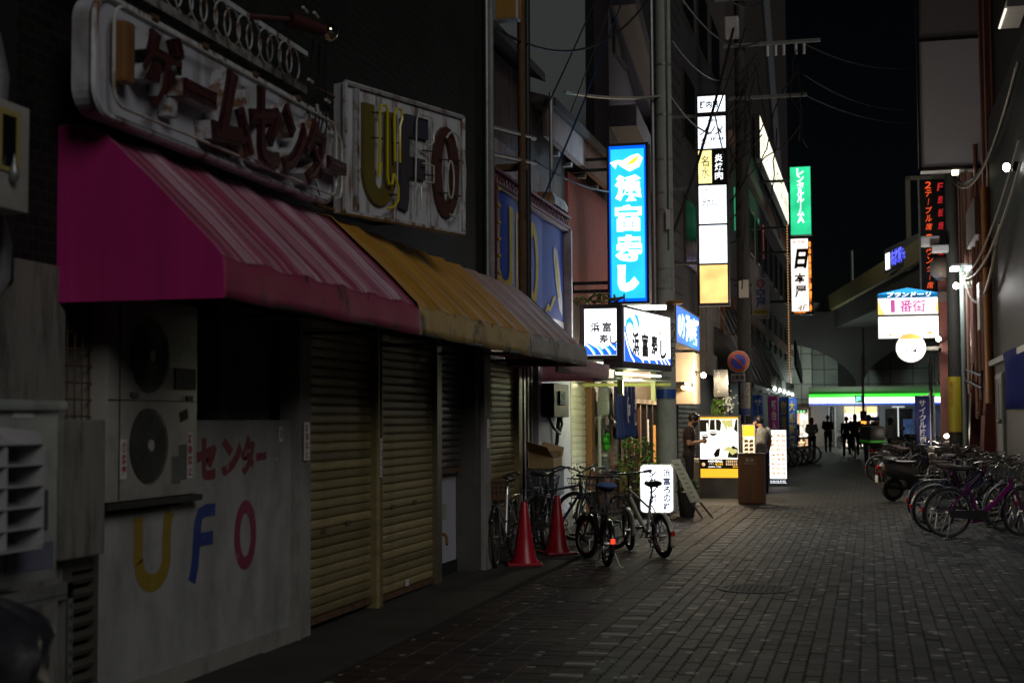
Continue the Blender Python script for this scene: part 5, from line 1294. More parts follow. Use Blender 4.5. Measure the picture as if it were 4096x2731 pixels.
MB().prism([(-4.118, 52, 26), (-4.118, 58, 26), (-4.118, 72, 13.6), (-4.118, 72, 13.3), (-4.118, 67, 13.3), (-4.118, 66, 14.5)], (0.12, 0, 0)).build('gable_panel', mat('pale upper cladding', (0.22, 0.23, 0.25), 0.6), b5)
for y in (48.5, 52, 55.5, 59, 62.5, 66, 70, 74):
    for z in (4.6, 7.6):
        f = MB().box(-4.12, -4.06, y, y + 1.9, z, z + 1.7).build('window', M['frame_dark'], b5)
        c = ((0.9, 0.45, 0.3), (0.15, 0.7, 0.45), (0.8, 0.55, 0.45))[int(y + z) % 3]
        MB().box(-4.06, -4.05, y + 0.1, y + 1.8, z + 0.1, z + 1.6).build('pane', mat('glow tinted pane', [q * 0.03 for q in c], 0.2) if (y + z) % 2 < 1 else M['darkglass'], f)  # faint window glow put into the pane colour, nothing emits
ngs = [glow('green neon strip', (0.08, 0.85, 0.4), 0.25, sample=False), glow('red neon strip', (0.85, 0.2, 0.15), 0.2, sample=False)]
for i in range(6): MB().box(-4.10, -4.06, 46.0 + i * 2.6, 46.04 + i * 2.6, 7.7 + 0.1 * i, 9.1 + 0.1 * i).build('neon_strip', ngs[i % 2], b5)
MB().box(-4.12, -3.95, 44.2, 80, 5.0, 5.35).box(-4.12, -3.95, 44.2, 80, 10.2, 10.6).build('band', mat('brown band', (0.22, 0.12, 0.09), 0.6), b5)
bbd, P, nd, xd = lightbox('billboard', 'receding pale yellow lit billboard high on the far left building', (-3.85, 54.5, 11.55), (0, 1, 0), 20.0, 1.75, 0.2, glow('pale lit billboard', (1.0, 0.95, 0.72), 1.5, var=0.25, vscale=0.5), rim=0.06)
gs = MB(); letters(gs, 'パチンコ', P(1.0, 0.5, 0.02), xd, AZ, 3.4, 0.8, 0.01); letters(gs, 'レクサス', P(8.2, 0.3, 0.02), xd, AZ, 6.0, 1.2, 0.01, shear=0.3); letters(gs, '24時間営業中', P(15.5, 0.4, 0.02), xd, AZ, 3.6, 0.7, 0.0)
gs.build('lettering', mat('green print', (0.08, 0.25, 0.10), 0.5), bbd)
# dark slanted canopy with struts and LED spots
dc = thing('slanted_canopy', 'dark slanted canopy with thin stay rods and a row of small spotlights', 'canopy', (-3.6, 46, 2.2))
MB().prism([(-4.1, 38.2, 4.3), (-2.95, 38.2, 2.55), (-2.95, 38.2, 2.45), (-4.1, 38.2, 3.0)], (0, 20.5, 0)).build('canopy', mat('black canopy', (0.02, 0.018, 0.02), 0.45), dc)
sr = MB()
for i in range(11): sr.cyl((-2.95, 39.0 + i * 1.9, 2.45), (-4.05, 39.0 + i * 1.9, 4.9), 0.02, n=5)
sr.build('stay_rod', M['galv'], dc)
for i in range(5):
    y = 44.5 + i * 2.6
    s = MB().bbox(-2.93, -2.75, y, y + 0.25, 2.62, 2.95, 0.02).build('spotlight', mat('spot housing', (0.4, 0.42, 0.38), 0.5), dc)
    MB().ball((-2.80, y - 0.02, 2.55), 0.05, 10, 7).build('lens', glow('led lens', (0.9, 1.0, 0.95), 12.0, sample=False), s)
ld = bpy.data.lights.new('led_row', 'POINT'); ld.energy = 18; ld.color = (0.9, 1.0, 0.92); ld.shadow_soft_size = 0.2
lo_ = bpy.data.objects.new('led_row_light', ld); COL.objects.link(lo_); lo_.parent = dc; lo_.location = (0.9, 3.0, 0.1)
MB().prism([(-3.0, 60.5, 4.9), (-2.9, 63.8, 3.7), (-2.9, 63.8, 3.2), (-3.0, 60.5, 3.9)], (0.1, 0, 0)).build('purple_fascia', mat('purple fascia', (0.12, 0.02, 0.10), 0.5), dc)

# facade signs on the near part
bf, P, nd, xd = lightbox('facade_sign', 'blue lit shop sign with white lettering over the shop past the pole', (-3.62, 27.6, 3.10), (0, 1, 0), 4.0, 0.78, 0.3, glow('blue lit acrylic', (0.02, 0.22, 1.0), 0.9), rim=0.03)
b_l = MB(); letters(b_l, 'のり', P(0.3, 0.14, 0.012), xd, AZ, 1.0, 0.5, 0.02); letters(b_l, '海鮮', P(1.5, 0.10, 0.012), xd, AZ, 2.3, 0.58, 0.03)
b_l.build('lettering', glow('lit pale letter', (0.85, 0.95, 1.0), 2.6, sample=False), bf)
MB().box(-4.1, -3.62, 30.45, 31.6, 1.95, 3.05).build('soffit_wall', M['cream_plaster'], bf)
sl = thing('spot_lamp', 'bright warm spotlight on a black arm above the shop past the pole', 'lamp', (-3.45, 30.6, 2.5))
MB().cyl((-4.1, 30.6, 2.62), (-3.5, 30.62, 2.62), 0.02, n=8).bbox(-3.85, -3.70, 30.5, 30.7, 2.40, 2.72, 0.02).build('arm', M['iron'], sl)
MB().ball((-3.43, 30.62, 2.56), 0.055, 16, 10).build('bulb', glow('warm spot bulb', (1.0, 0.86, 0.6), 60.0, sample=False), sl, smooth=True)
def point(parent, name, loc, e, col, r=0.06):
    d = bpy.data.lights.new(name, 'POINT'); d.energy = e; d.color = col; d.shadow_soft_size = r
    o = bpy.data.objects.new(name, d); COL.objects.link(o); o.parent = parent; o.location = Vector(loc) - parent.location; return o
point(sb, 'canopy_light', (-3.45, 21.3, 2.12), 50, (0.95, 1.0, 0.62), 0.15)
point(sb, 'entrance_light', (-3.75, 26.4, 2.55), 60, (1.0, 0.78, 0.5), 0.1)
point(sl, 'spot_light', (-3.1, 30.2, 2.5), 230, (1.0, 0.80, 0.52))
tr_ = thing('lamp_strip', 'row of small amber lamps under the shop soffit past the pole', 'lamp', (-3.9, 29.6, 2.3))
MB().box(-4.05, -3.62, 28.9, 30.4, 2.30, 2.38).build('rail', M['iron'], tr_)
for i in range(5):
    MB().ball((-3.66, 29.0 + i * 0.32, 2.27), 0.05, 10, 7).build('bulb', glow('amber bulb', (1.0, 0.6, 0.2), 8.0, sample=False), tr_)
gb = thing('glass_sign', 'smoky glass hanging panel with faint writing beside the spotlight', 'sign', (-3.1, 32.0, 2.2))
MB().box(-3.36, -3.04, 32.0, 32.03, 2.12, 2.72).build('pane', mat('smoky glass', (0.03, 0.035, 0.035), 0.15), gb)
letters(MB(), '本日のおすすめ', (-3.32, 31.995, 2.2), AX, AZ, 0.14, 0.48, 0.0, vertical=True).build('lettering', M['pale_plastic'], gb)
hp = thing('hanging_plant', 'trailing green plant with white blossom hung beside the grey shutter', 'plant', (-3.2, 32.2, 1.6))
lp = MB(); rg3 = random.Random(11)
for i in range(160):
    a = rg3.uniform(0, 2 * PI); z = rg3.uniform(1.45, 2.1); r = 0.08 + 0.08 * rg3.random(); c = Vector((-3.28 + r * math.cos(a), 32.15 + r * math.sin(a), z)); d = Vector((rg3.uniform(-1, 1), rg3.uniform(-1, 1), -1)).normalized() * 0.09; q = d.orthogonal().normalized() * 0.02
    lp.add([c, c + d * 0.5 + q, c + d, c + d * 0.5 - q], [(0, 1, 2, 3)])
lp.build('leaves', mat('trailing leaf', (0.08, 0.16, 0.02), 0.5, var=0.4), hp)
lp = MB()
for i in range(60):
    c = Vector((-3.06 + rg3.gauss(0, 0.07), 32.1 + rg3.gauss(0, 0.06), 1.98 + rg3.gauss(0, 0.12))); d = Vector((rg3.uniform(-1, 1), rg3.uniform(-1, 1), rg3.uniform(-1, 0.3))).normalized() * 0.08; q = d.orthogonal().normalized() * 0.025
    lp.add([c, c + d * 0.5 + q, c + d, c + d * 0.5 - q], [(0, 1, 2, 3)])
lp.build('blossom', mat('white blossom', (0.6, 0.65, 0.6), 0.5), hp)
MB().cyl((-3.28, 32.15, 1.5), (-3.28, 32.15, 2.7), 0.015).build('stem', M['timber_dark'], hp)

# projecting signs far on the left
gsn, P, nd, xd = lightbox('vertical_sign', 'green lit vertical karaoke style sign high at the end of the left row', (-2.93, 58.0, 9.0), (1, 0, 0), 0.84, 2.78, 0.3, glow('green lit acrylic', (0.03, 0.75, 0.33), 1.05, var=0.3, vscale=1.2), rim=0.02)
gl_ = letters(MB(), 'レンタルルームA', P(0.22, 0.5, 0.015), xd, AZ, 0.40, 2.2, 0.02, vertical=True, fill=1.0); gl_.build('lettering', glow('lit pale green letter', (0.8, 1.0, 0.85), 2.6, sample=False), gsn)
MB().box(-4.12, -2.93, 58.1, 58.2, 11.2, 11.3).box(-4.12, -2.93, 58.1, 58.2, 9.3, 9.4).build('bracket', M['iron'], gsn)
bsn, P, nd, xd = lightbox('vertical_sign', 'white lit vertical sign with big black brush letters and orange edge below green sign', (-2.95, 58.0, 5.80), (1, 0, 0), 0.86, 3.08, 0.3, glow('pinkish white lit acrylic', (1.0, 0.86, 0.78), 1.5, var=0.15, vscale=1.2), rim=0.03)
kb = MB(); letters(kb, '日', P(0.14, 1.85, 0.02), xd, AZ, 0.48, 0.8, 0.05, shear=0.15); letters(kb, '本', P(0.14, 1.25, 0.02), xd, AZ, 0.45, 0.42, 0.03); letters(kb, '屋', P(0.16, 0.68, 0.02), xd, AZ, 0.46, 0.48, 0.03); letters(kb, '4F', P(0.24, 0.15, 0.02), xd, AZ, 0.34, 0.24, 0.0, shear=0.2); letters(kb, '居酒屋', P(0.08, 2.86, 0.02), xd, AZ, 0.5, 0.14, 0.0)
kb.build('lettering', M['ink_black'], bsn)
MB().quad(P(0.70, 0.03, 0.012), P(0.83, 0.03, 0.012), P(0.83, 3.05, 0.012), P(0.70, 3.05, 0.012)).quad(P(0.03, 0.03, 0.012), P(0.70, 0.03, 0.012), P(0.70, 0.13, 0.012), P(0.03, 0.13, 0.012)).build('led_edge', M['ink_black'], bsn)
le = MB(); letters(le, '年中無休居酒屋営業中', P(0.715, 0.1, 0.016), xd, AZ, 0.1, 2.85, 0.04, vertical=True, fill=1.0); letters(le, '飲放題', P(0.1, 0.04, 0.016), xd, AZ, 0.5, 0.08, 0.03)
le.build('lettering', glow('orange led text', (1.0, 0.28, 0.03), 2.0, sample=False), bsn)
MB().box(-4.12, -2.95, 58.1, 58.2, 8.3, 8.4).box(-4.12, -2.95, 58.1, 58.2, 6.3, 6.4).build('bracket', M['iron'], bsn)
rope = thing('string_lights', 'vertical string of tiny amber lights along the far left building edge', 'lights', (-3.2, 58, 3))
rl_ = MB()
for i in range(60): rl_.obox((-3.06, 58.0, 2.9 + i * 0.11), (0.035, 0.02, 0.05), Matrix.Rotation(0.6, 3, 'Y'))
rl_.build('lights', glow('amber led string', (1.0, 0.5, 0.18), 0.9, sample=False), rope)
MB().cyl((-3.06, 58.03, 0), (-3.06, 58.03, 9.6), 0.025, n=6).build('cable', M['iron'], rope)
wsn = thing('vertical_sign', 'small white unlit vertical sign with red crest and yellow strip by wires', 'sign', (-3.3, 46, 4.8))
MB().box(-3.57, -3.02, 46.0, 46.14, 4.83, 6.14).build('board', mat('white sign board', (0.5, 0.5, 0.5), 0.4), wsn)
wi = MB(); letters(wi, '空屋', (-3.43, 45.99, 5.17), AX, AZ, 0.28, 0.62, 0.02, vertical=True, fill=1.1); wi.build('lettering', M['ink_blue'], wsn)
wr = ribbon(MB(), arc(-3.29, 5.96, 0.11, 0.11, 0, 2 * PI, 20), 0.05, (0, 45.99, 0), AX, AZ); letters(wr, '目', (-3.34, 45.99, 5.92), AX, AZ, 0.1, 0.08, 0.02); letters(wr, '06-6728', (-3.52, 45.99, 4.86), AX, AZ, 0.45, 0.07, 0.01)
wr.build('lettering', M['ink_red'], wsn)
MB().box(-3.52, -3.07, 45.985, 45.999, 4.97, 5.12).build('strip', mat('yellow strip', (0.55, 0.42, 0.02), 0.4), wsn)
letters(MB(), '個室あり', (-3.49, 45.98, 5.0), AX, AZ, 0.38, 0.09, 0.01).build('lettering', M['ink_black'], wsn)
MB().box(-4.12, -3.57, 46.05, 46.1, 5.9, 5.95).box(-4.12, -3.57, 46.05, 46.1, 5.0, 5.05).build('bracket', M['iron'], wsn)
# grey buildings far behind the low house
gt = thing('apartment_block', 'plain grey tower block rising behind the old shop house', 'building', (-11, 45, 0))
MB().box(-18, -7.64, 40.0, 60, 0, 26).build('wall', mat('grey render', (0.30, 0.33, 0.34), 0.8, var=0.06, vscale=0.5), gt)
for i in range(20):
    MB().box(-7.63, -7.20, 40.1, 41.5, 7.0 + i * 0.55, 7.0 + i * 0.55 + (0.16 if i % 2 else 0.3)).build('stair_slab', mat('stair concrete', (0.14, 0.14, 0.13), 0.8) if i == 0 else bpy.data.materials['stair concrete'], gt)
MB().box(-7.19, -7.1, 40.1, 41.5, 0, 26).build('stair_wall', M['iron'], gt)

# ------------------------------------------------------------------ street furniture outside the sushi shop
fs1 = thing('floor_sign', 'glowing white floor standing sign with blue lettering behind the white bicycle', 'sign', (-3.30, 22.6, 0))
rc = [(-3.30 + a, z) for a, z in [(y - 0.0, z) for y, z in rrect(-0.27, 0.27, 0.13, 0.90, 0.07)]]
MB().prism([(x, 22.62, z) for x, z in rc], (0, 0.16, 0)).build('case', M['sticker'], fs1)
rc2 = [(-3.30 + a, z) for a, z in rrect(-0.255, 0.255, 0.145, 0.885, 0.06)]
MB().poly([(x, 22.612, z) for x, z in rc2]).build('lit_face', glow('cool white lit acrylic', (0.86, 0.92, 1.0), 2.2), fs1)
face_light(fs1, (-3.30, 22.61, 0.52), (0, -1, 0), 0.5, 0.7, 14, (0.88, 0.93, 1.0))
l1 = MB(); letters(l1, '浜富ろの跡', (-3.20, 22.603, 0.17), AX, AZ, 0.13, 0.66, 0.03, vertical=True); l1.build('lettering', mat('blue film', (0.02, 0.05, 0.25), 0.4), fs1)
l1 = MB(); letters(l1, 'シャンポ', (-3.42, 22.603, 0.30), AX, AZ, 0.12, 0.53, 0.03, vertical=True); l1.build('lettering', G['dim_black'], fs1)
MB().box(-3.52, -3.08, 22.6, 22.82, 0, 0.05).box(-3.33, -3.27, 22.67, 22.73, 0.05, 0.13).build('base', M['iron'], fs1)
# potted shrub
pt = thing('potted_shrub', 'leafy green shrub in a dark pot beside the glowing floor sign', 'plant', (-3.75, 23.3, 0))
MB().lathe([(0.16, 0), (0.22, 0.32), (0.235, 0.34), (0.235, 0.38), (0.20, 0.38), (0.19, 0.33)], (-3.75, 23.3, 0.0), 18).build('pot', mat('dark glazed pot', (0.03, 0.035, 0.035), 0.35), pt, smooth=True)
def shrub(mb, c, spread, h, n, rgx, size=0.075):
    for i in range(n):
        z = rgx.random() ** 0.8; r = spread * (0.35 + 0.65 * math.sin(PI * (0.15 + 0.8 * z))) * rgx.random() ** 0.5; a = rgx.uniform(0, 2 * PI)
        p = Vector(c) + Vector((r * math.cos(a), r * math.sin(a), h * z))
        dirn = Vector((math.cos(a) + rgx.uniform(-.6, .6), math.sin(a) + rgx.uniform(-.6, .6), rgx.uniform(-0.5, 0.6))).normalized()
        for k in range(3):
            d = (dirn + Vector((rgx.uniform(-.7, .7), rgx.uniform(-.7, .7), rgx.uniform(-.4, .4)))).normalized() * size * rgx.uniform(0.7, 1.4)
            q = d.cross(Vector((rgx.uniform(-1, 1), rgx.uniform(-1, 1), 1))).normalized() * size * 0.22
            mb.add([p, p + d * 0.45 + q, p + d, p + d * 0.45 - q], [(0, 1, 2, 3)])
sh = MB(); shrub(sh, (-3.72, 23.3, 0.4), 0.36, 0.92, 330, random.Random(4))
sh.build('foliage', mat('shrub leaf', (0.13, 0.24, 0.04), 0.45, var=0.45, vscale=14, rnd=0.3), pt)
stm = MB()
for i in range(9):
    a = i * 0.7; stm.tube([(-3.75, 23.3, 0.33), (-3.75 + 0.1 * math.cos(a), 23.3 + 0.1 * math.sin(a), 0.7), (-3.74 + 0.24 * math.cos(a), 23.3 + 0.24 * math.sin(a), 1.12 + 0.1 * (i % 3))], [0.012, 0.008, 0.004], 5)
stm.build('stem', M['timber_dark'], pt)
pt2 = thing('potted_shrub', 'small dark fern pot between the floor sign and the easel board', 'plant', (-2.95, 23.6, 0))
MB().lathe([(0.12, 0), (0.16, 0.36), (0.17, 0.40), (0.14, 0.40)], (-2.98, 23.9, 0.0), 16).build('pot', mat('black pot', (0.015, 0.015, 0.018), 0.4), pt2, smooth=True)
sh = MB(); shrub(sh, (-2.98, 23.9, 0.36), 0.17, 0.25, 70, random.Random(9), 0.09); sh.build('foliage', mat('fern leaf', (0.04, 0.14, 0.04), 0.5, var=0.4), pt2)
bp_ = thing('timber_bollard', 'short brown timber post with yellow lamp by the shop entrance', 'post', (-3.95, 24.3, 0))
MB().cyl((-3.98, 24.5, 0), (-3.98, 24.5, 1.0), 0.055, n=12).build('post', mat('brown steel post', (0.09, 0.06, 0.05), 0.4), bp_, smooth=True)
MB().bbox(-4.2, -4.06, 24.3, 24.5, 0.0, 0.86, 0.02).build('box', mat('ochre board', (0.28, 0.20, 0.06), 0.6), bp_)
# easel
ez = thing('easel_board', 'leaning white menu easel with dark wooden legs on the paving edge', 'easel', (-2.85, 23.5, 0))
Mz = Matrix.Rotation(R(-24), 3, 'Y')
bd_ = MB()
bd_.prism([(-3.17, 23.35, 0.95), (-3.04, 23.35, 0.95), (-2.70, 23.35, 0.26), (-2.86, 23.35, 0.26)], (0.02, 0.03, 0.01)).build('board', mat('handwritten white board', (0.40, 0.385, 0.35), 0.6, var=0.1), ez)
lg_ = MB().tube([(-2.86, 23.38, 0.28), (-2.66, 23.36, 0.0)], 0.018, 6).tube([(-2.72, 23.4, 0.28), (-2.52, 23.55, 0.0)], 0.018, 6).tube([(-3.12, 23.42, 0.93), (-3.02, 23.9, 0.0)], 0.016, 6)
lg_.build('leg', M['timber_dark'], ez)
hl = MB()
for i in range(9): hl.prism([(-3.11 + i * 0.040, 23.345, 0.885 - i * 0.075), (-3.03 + i * 0.036, 23.345, 0.885 - i * 0.075), (-3.03 + i * 0.036, 23.345, 0.865 - i * 0.075), (-3.11 + i * 0.040, 23.345, 0.865 - i * 0.075)], (0, 0.002, 0))
hl.build('writing', mat('pencil grey', (0.16, 0.15, 0.14), 0.6), ez)
# big lit advert
ad, P, nd, xd = lightbox('advert_light_box', 'tall lit advertising box with wine glasses photo and amber base band', (-3.42, 29.5, 0.0), (1, 0, 0), 0.84, 1.70, 0.30, mat('grey advert case face', (0.16, 0.16, 0.165), 0.5), mat('grey aluminium case', (0.22, 0.22, 0.22), 0.4, 0.4), rim=0.03)
G['ad_white'] = glow('advert white', (1.0, 0.98, 0.88), 1.9)
G['ad_amber'] = glow('advert amber', (1.0, 0.50, 0.03), 1.25)
MB().quad(P(0.03, 0.80, 0.004), P(0.81, 0.80, 0.004), P(0.81, 1.62, 0.004), P(0.03, 1.62, 0.004)).build('lit_face', G['ad_white'], ad)
MB().quad(P(0.03, 0.42, 0.004), P(0.81, 0.42, 0.004), P(0.81, 0.60, 0.004), P(0.03, 0.60, 0.004)).build('lit_face', G['ad_amber'], ad)
MB().quad(P(0.03, 1.625, 0.004), P(0.81, 1.625, 0.004), P(0.81, 1.66, 0.004), P(0.03, 1.66, 0.004)).build('lit_face', G['ad_amber'], ad)
MB().quad(P(0.03, 0.605, 0.004), P(0.81, 0.605, 0.004), P(0.81, 0.798, 0.004), P(0.03, 0.798, 0.004)).build('text_band', M['ink_black'], ad)
face_light(ad, P(0.42, 1.1), nd, 0.78, 1.1, 60, (1.0, 0.80, 0.5))
k1 = MB(); k1.poly([P(a, b, 0.008) for a, b in ((0.03, 1.36), (0.20, 1.36), (0.22, 1.61), (0.03, 1.61))]).poly([P(a, b, 0.008) for a, b in ((0.22, 1.40), (0.45, 1.38), (0.47, 1.55), (0.43, 1.61), (0.24, 1.61))]).poly([P(a, b, 0.008) for a, b in ((0.72, 1.4), (0.80, 1.34), (0.80, 1.61), (0.76, 1.61))])
k1.poly([P(a, b, 0.008) for a, b in ((0.30, 0.90), (0.36, 1.0), (0.44, 1.03), (0.42, 0.86), (0.33, 0.83))]).poly([P(a, b, 0.008) for a, b in ((0.58, 0.83), (0.79, 0.82), (0.80, 1.02), (0.70, 1.08), (0.62, 1.0))]).build('photo_print', mat('dark photo print', (0.02, 0.02, 0.012), 0.3), ad)
k2 = MB()
for cx, cz in ((0.13, 1.30), (0.30, 1.36)):
    k2.poly([P(cx + a, cz + b, 0.010) for a, b in arc(0, 0, 0.085, 0.085, PI * 1.0, PI * 2.0, 14)])
k2.build('photo_print', mat('red wine print', (0.03, 0.008, 0.008), 0.3), ad)
k3 = MB()
for cx, cz in ((0.13, 1.30), (0.30, 1.36)):
    ribbon(k3, [(cx + a, cz + b) for a, b in arc(0, 0, 0.09, 0.028, 0, 2 * PI, 18)], 0.012, P(0, 0, 0.012), xd, AZ)
    ribbon(k3, [(cx + 0.05, cz + 0.02), (cx + 0.045, cz + 0.24)], 0.02, P(0, 0, 0.012), xd, AZ)
k3.build('photo_print', G['ad_white'], ad)
k4 = MB(); ribbon(k4, [(0.50, 1.60), (0.56, 1.48), (0.58, 1.38)], [0.1, 0.06, 0.02], P(0, 0, 0.010), xd, AZ); ribbon(k4, [(0.50, 0.98), (0.60, 1.02), (0.70, 0.94), (0.78, 0.98)], [0.02, 0.10, 0.12, 0.06], P(0, 0, 0.012), xd, AZ); ribbon(k4, [(0.62, 1.60), (0.66, 1.45)], [0.15, 0.10], P(0, 0, 0.011), xd, AZ)
k4.build('photo_print', glow('pale olive print', (0.75, 0.72, 0.25), 0.9, sample=False), ad)
t1 = MB(); letters(t1, 'HIGHBALL', P(0.19, 0.735, 0.008), xd, AZ, 0.30, 0.045, 0.02); letters(t1, 'ハイボール', P(0.20, 0.69, 0.008), xd, AZ, 0.10, 0.03, 0.0); letters(t1, 'OPEN 17:00', P(0.19, 0.625, 0.008), xd, AZ, 0.26, 0.03, 0.0)
t1.build('lettering', G['ad_white'], ad)
t2 = letters(MB(), '¥199', P(0.33, 0.665, 0.008), xd, AZ, 0.16, 0.058, 0.02); letters(t2, '¥999', P(0.69, 0.62, 0.008), xd, AZ, 0.11, 0.04, 0.01); t2.build('lettering', G['ad_amber'], ad)
t3 = MB(); rgp = random.Random(2)
for i in range(12): t3.quad(*[P(0.55 + 0.02 * (i % 6) * 2 + a, 0.67 + 0.06 * (i // 6) + b, 0.008) for a, b in ((0, 0), (0.032, 0.004), (0.03, 0.05), (0.004, 0.048))])
t3.ball(P(0.09, 0.69, 0.0), 0.04, 10, 6); t3.build('food_print', glow('food print', (0.9, 0.6, 0.3), 0.7, sample=False, var=0.8, vscale=30), ad)
# small amber box behind and menu light boxes
sm_, P, nd, xd = lightbox('advert_light_box', 'small lit menu box with amber top behind the timber lectern', (-2.66, 31.0, 0.25), (1, 0, 0), 0.28, 1.25, 0.12, glow('food photo lit', (1.0, 0.85, 0.6), 1.2, sample=False, var=0.7, vscale=9), mat('white case', (0.45, 0.43, 0.40), 0.4), rim=0.02)
MB().quad(P(0.02, 1.0, 0.005), P(0.26, 1.0, 0.005), P(0.26, 1.23, 0.005), P(0.02, 1.23, 0.005)).build('lit_face', G['ad_amber'], sm_)
f_ = MB()
for i in range(10): f_.quad(*[P(0.04 + 0.11 * (i % 2) + a, 0.5 + 0.09 * (i // 2) + b, 0.006) for a, b in ((0, 0), (0.09, 0.01), (0.08, 0.07), (0.01, 0.06))])
f_.build('food_print', mat('dark food print', (0.10, 0.05, 0.02), 0.4, var=0.9, vscale=30), sm_)
me_, P, nd, xd = lightbox('menu_light_box', 'lit white menu box with rows of dish photos and phone number', (-2.36, 35.0, 0.06), (1, 0, 0), 0.42, 1.30, 0.14, G['white_soft'], mat('black menu case', (0.02, 0.02, 0.02), 0.4), rim=0.012)
f_ = MB(); rgm = random.Random(8)
for r_ in range(9):
    for c in range(3):
        w = 0.10; f_.quad(*[P(0.04 + 0.125 * c + a, 0.22 + 0.112 * r_ + b, 0.006) for a, b in ((0, 0.0), (w, 0.0), (w, rgm.uniform(0.04, 0.085)), (0, rgm.uniform(0.04, 0.085)))])
f_.build('food_print', glow('pale food print', (0.85, 0.62, 0.45), 1.1, sample=False, var=0.9, vscale=24), me_)
MB().quad(P(0.012, 0.02, 0.006), P(0.408, 0.02, 0.006), P(0.408, 0.12, 0.006), P(0.012, 0.12, 0.006)).build('text_band', mat('navy band', (0.01, 0.02, 0.10), 0.4), me_)
letters(MB(), '0-6618-4155', P(0.02, 0.035, 0.010), xd, AZ, 0.36, 0.045, 0.01).build('lettering', G['white_soft'], me_)
wd = thing('timber_lectern', 'brown timber stand with small white logo in front of the lit advert', 'stand', (-2.19, 27.5, 0))
for i in range(4):
    x0 = -2.44 + i * 0.125
    MB().bbox(x0, x0 + 0.123, 27.40, 27.43, 0.02, 0.94, 0.004).build('plank', mat('stained plank %d' % i, (0.115 - 0.012 * (i % 2), 0.045, 0.022), 0.45, var=0.3, vscale=4, stretch=(6, 1, 0.5)), wd)
MB().box(-2.44, -1.94, 27.431, 27.75, 0.0, 0.94).build('body', M['timber_dark'], wd)
MB().bbox(-2.46, -1.92, 27.38, 27.77, 0.94, 0.965, 0.005).build('top', M['timber_dark'], wd)
lo2 = MB(); letters(lo2, '和み', (-2.30, 27.394, 0.80), AX, AZ, 0.16, 0.08, 0.0, shear=0.1); letters(lo2, 'dining bar', (-2.33, 27.394, 0.76), AX, AZ, 0.24, 0.022, 0.0); lo2.build('lettering', mat('white logo', (0.5, 0.47, 0.42), 0.5), wd)
ct = thing('low_cabinet', 'low pale cabinet with white towel beside the man in dark clothes', 'cabinet', (-3.6, 29.9, 0))
MB().bbox(-3.75, -3.42, 29.9, 30.3, 0, 0.72, 0.01).build('body', mat('pale cabinet', (0.30, 0.28, 0.26), 0.6), ct)
MB().bbox(-3.72, -3.45, 29.93, 30.2, 0.72, 0.80, 0.03).build('towel', M['sticker'], ct)
# nobori flags on the left
def flag(name, label, x, y, z0, z1, w, cloth, txt, tm, lean=0.0, side=1, ts=0.6):
    t = thing(name, label, 'flag', (x, y, 0))
    MB().cyl((x, y, 0.03), (x + lean * 1.2, y, z1 + 0.12), 0.014, n=8).cyl((x + lean, y, z1), (x + lean + side * w, y, z1), 0.008, n=6).build('pole', M['sticker'], t, smooth=True)
    MB().lathe([(0.16, 0), (0.16, 0.05), (0.05, 0.09), (0.03, 0.16)], (x, y, 0)).build('base', M['iron'], t, smooth=True)
    MB().sheet(lambda u, v: (x + lean * (z0 + (z1 - z0) * v) / z1 + side * w * u * (1 - 0.12 * (1 - v)), y - 0.03 * math.sin(5 * u + 3 * v) - 0.004, z0 + (z1 - z0) * v), 10, 14).build('cloth', cloth, t, smooth=True, solid=0.003)
    if txt:
        mb = letters(MB(), txt, (x + lean * 0.55 + (0 if side > 0 else -w) + w * (1 - ts) / 2, y - 0.045, z0 + 0.1), AX + AZ * 0.0, AZ, w * ts, z1 - z0 - 0.2, 0.02, vertical=True)
        mb.build('lettering', tm, t)
    return t
fl_b = mat('blue flag cloth', (0.03, 0.10, 0.42), 0.7); fl_n = mat('navy flag cloth', (0.018, 0.025, 0.16), 0.75); fl_m = mat('magenta flag cloth', (0.35, 0.03, 0.25), 0.7)
ink_w = mat('white flag print', (0.55, 0.55, 0.6), 0.7); ink_y = mat('yellow flag print', (0.5, 0.38, 0.04), 0.7)
flag('banner_flag', 'bright blue banner flag with white writing behind the checked shirt man', -2.92, 37.6, 0.75, 2.25, 0.36, fl_b, 'サービスデー', ink_w, -0.12)
flag('banner_flag', 'magenta and white banner flag beside the bright blue one', -2.62, 39.5, 0.9, 2.25, 0.26, fl_m, '新台入替', ink_w, -0.05)
flag('banner_flag', 'blue banner flag with yellow writing, left of the far pair', -2.88, 47.6, 0.6, 2.35, 0.34, fl_b, '営業中', ink_y, 0.0)
flag('banner_flag', 'blue banner flag with yellow writing, right of the far pair', -2.72, 49.5, 0.6, 2.35, 0.36, fl_b, '大感謝祭', ink_y, 0.0)
dp = thing('glass_door_post', 'pale lit door jambs of the shop under the dark slanted canopy', 'door', (-3.0, 43, 0))
MB().box(-3.15, -3.08, 42.0, 42.08, 0, 2.4).box(-2.98, -2.92, 45.2, 45.28, 0, 2.4).box(-3.1, -3.0, 42.0, 45.3, 2.4, 2.46).build('jamb', mat('pale jamb', (0.5, 0.55, 0.5), 0.4), dp)
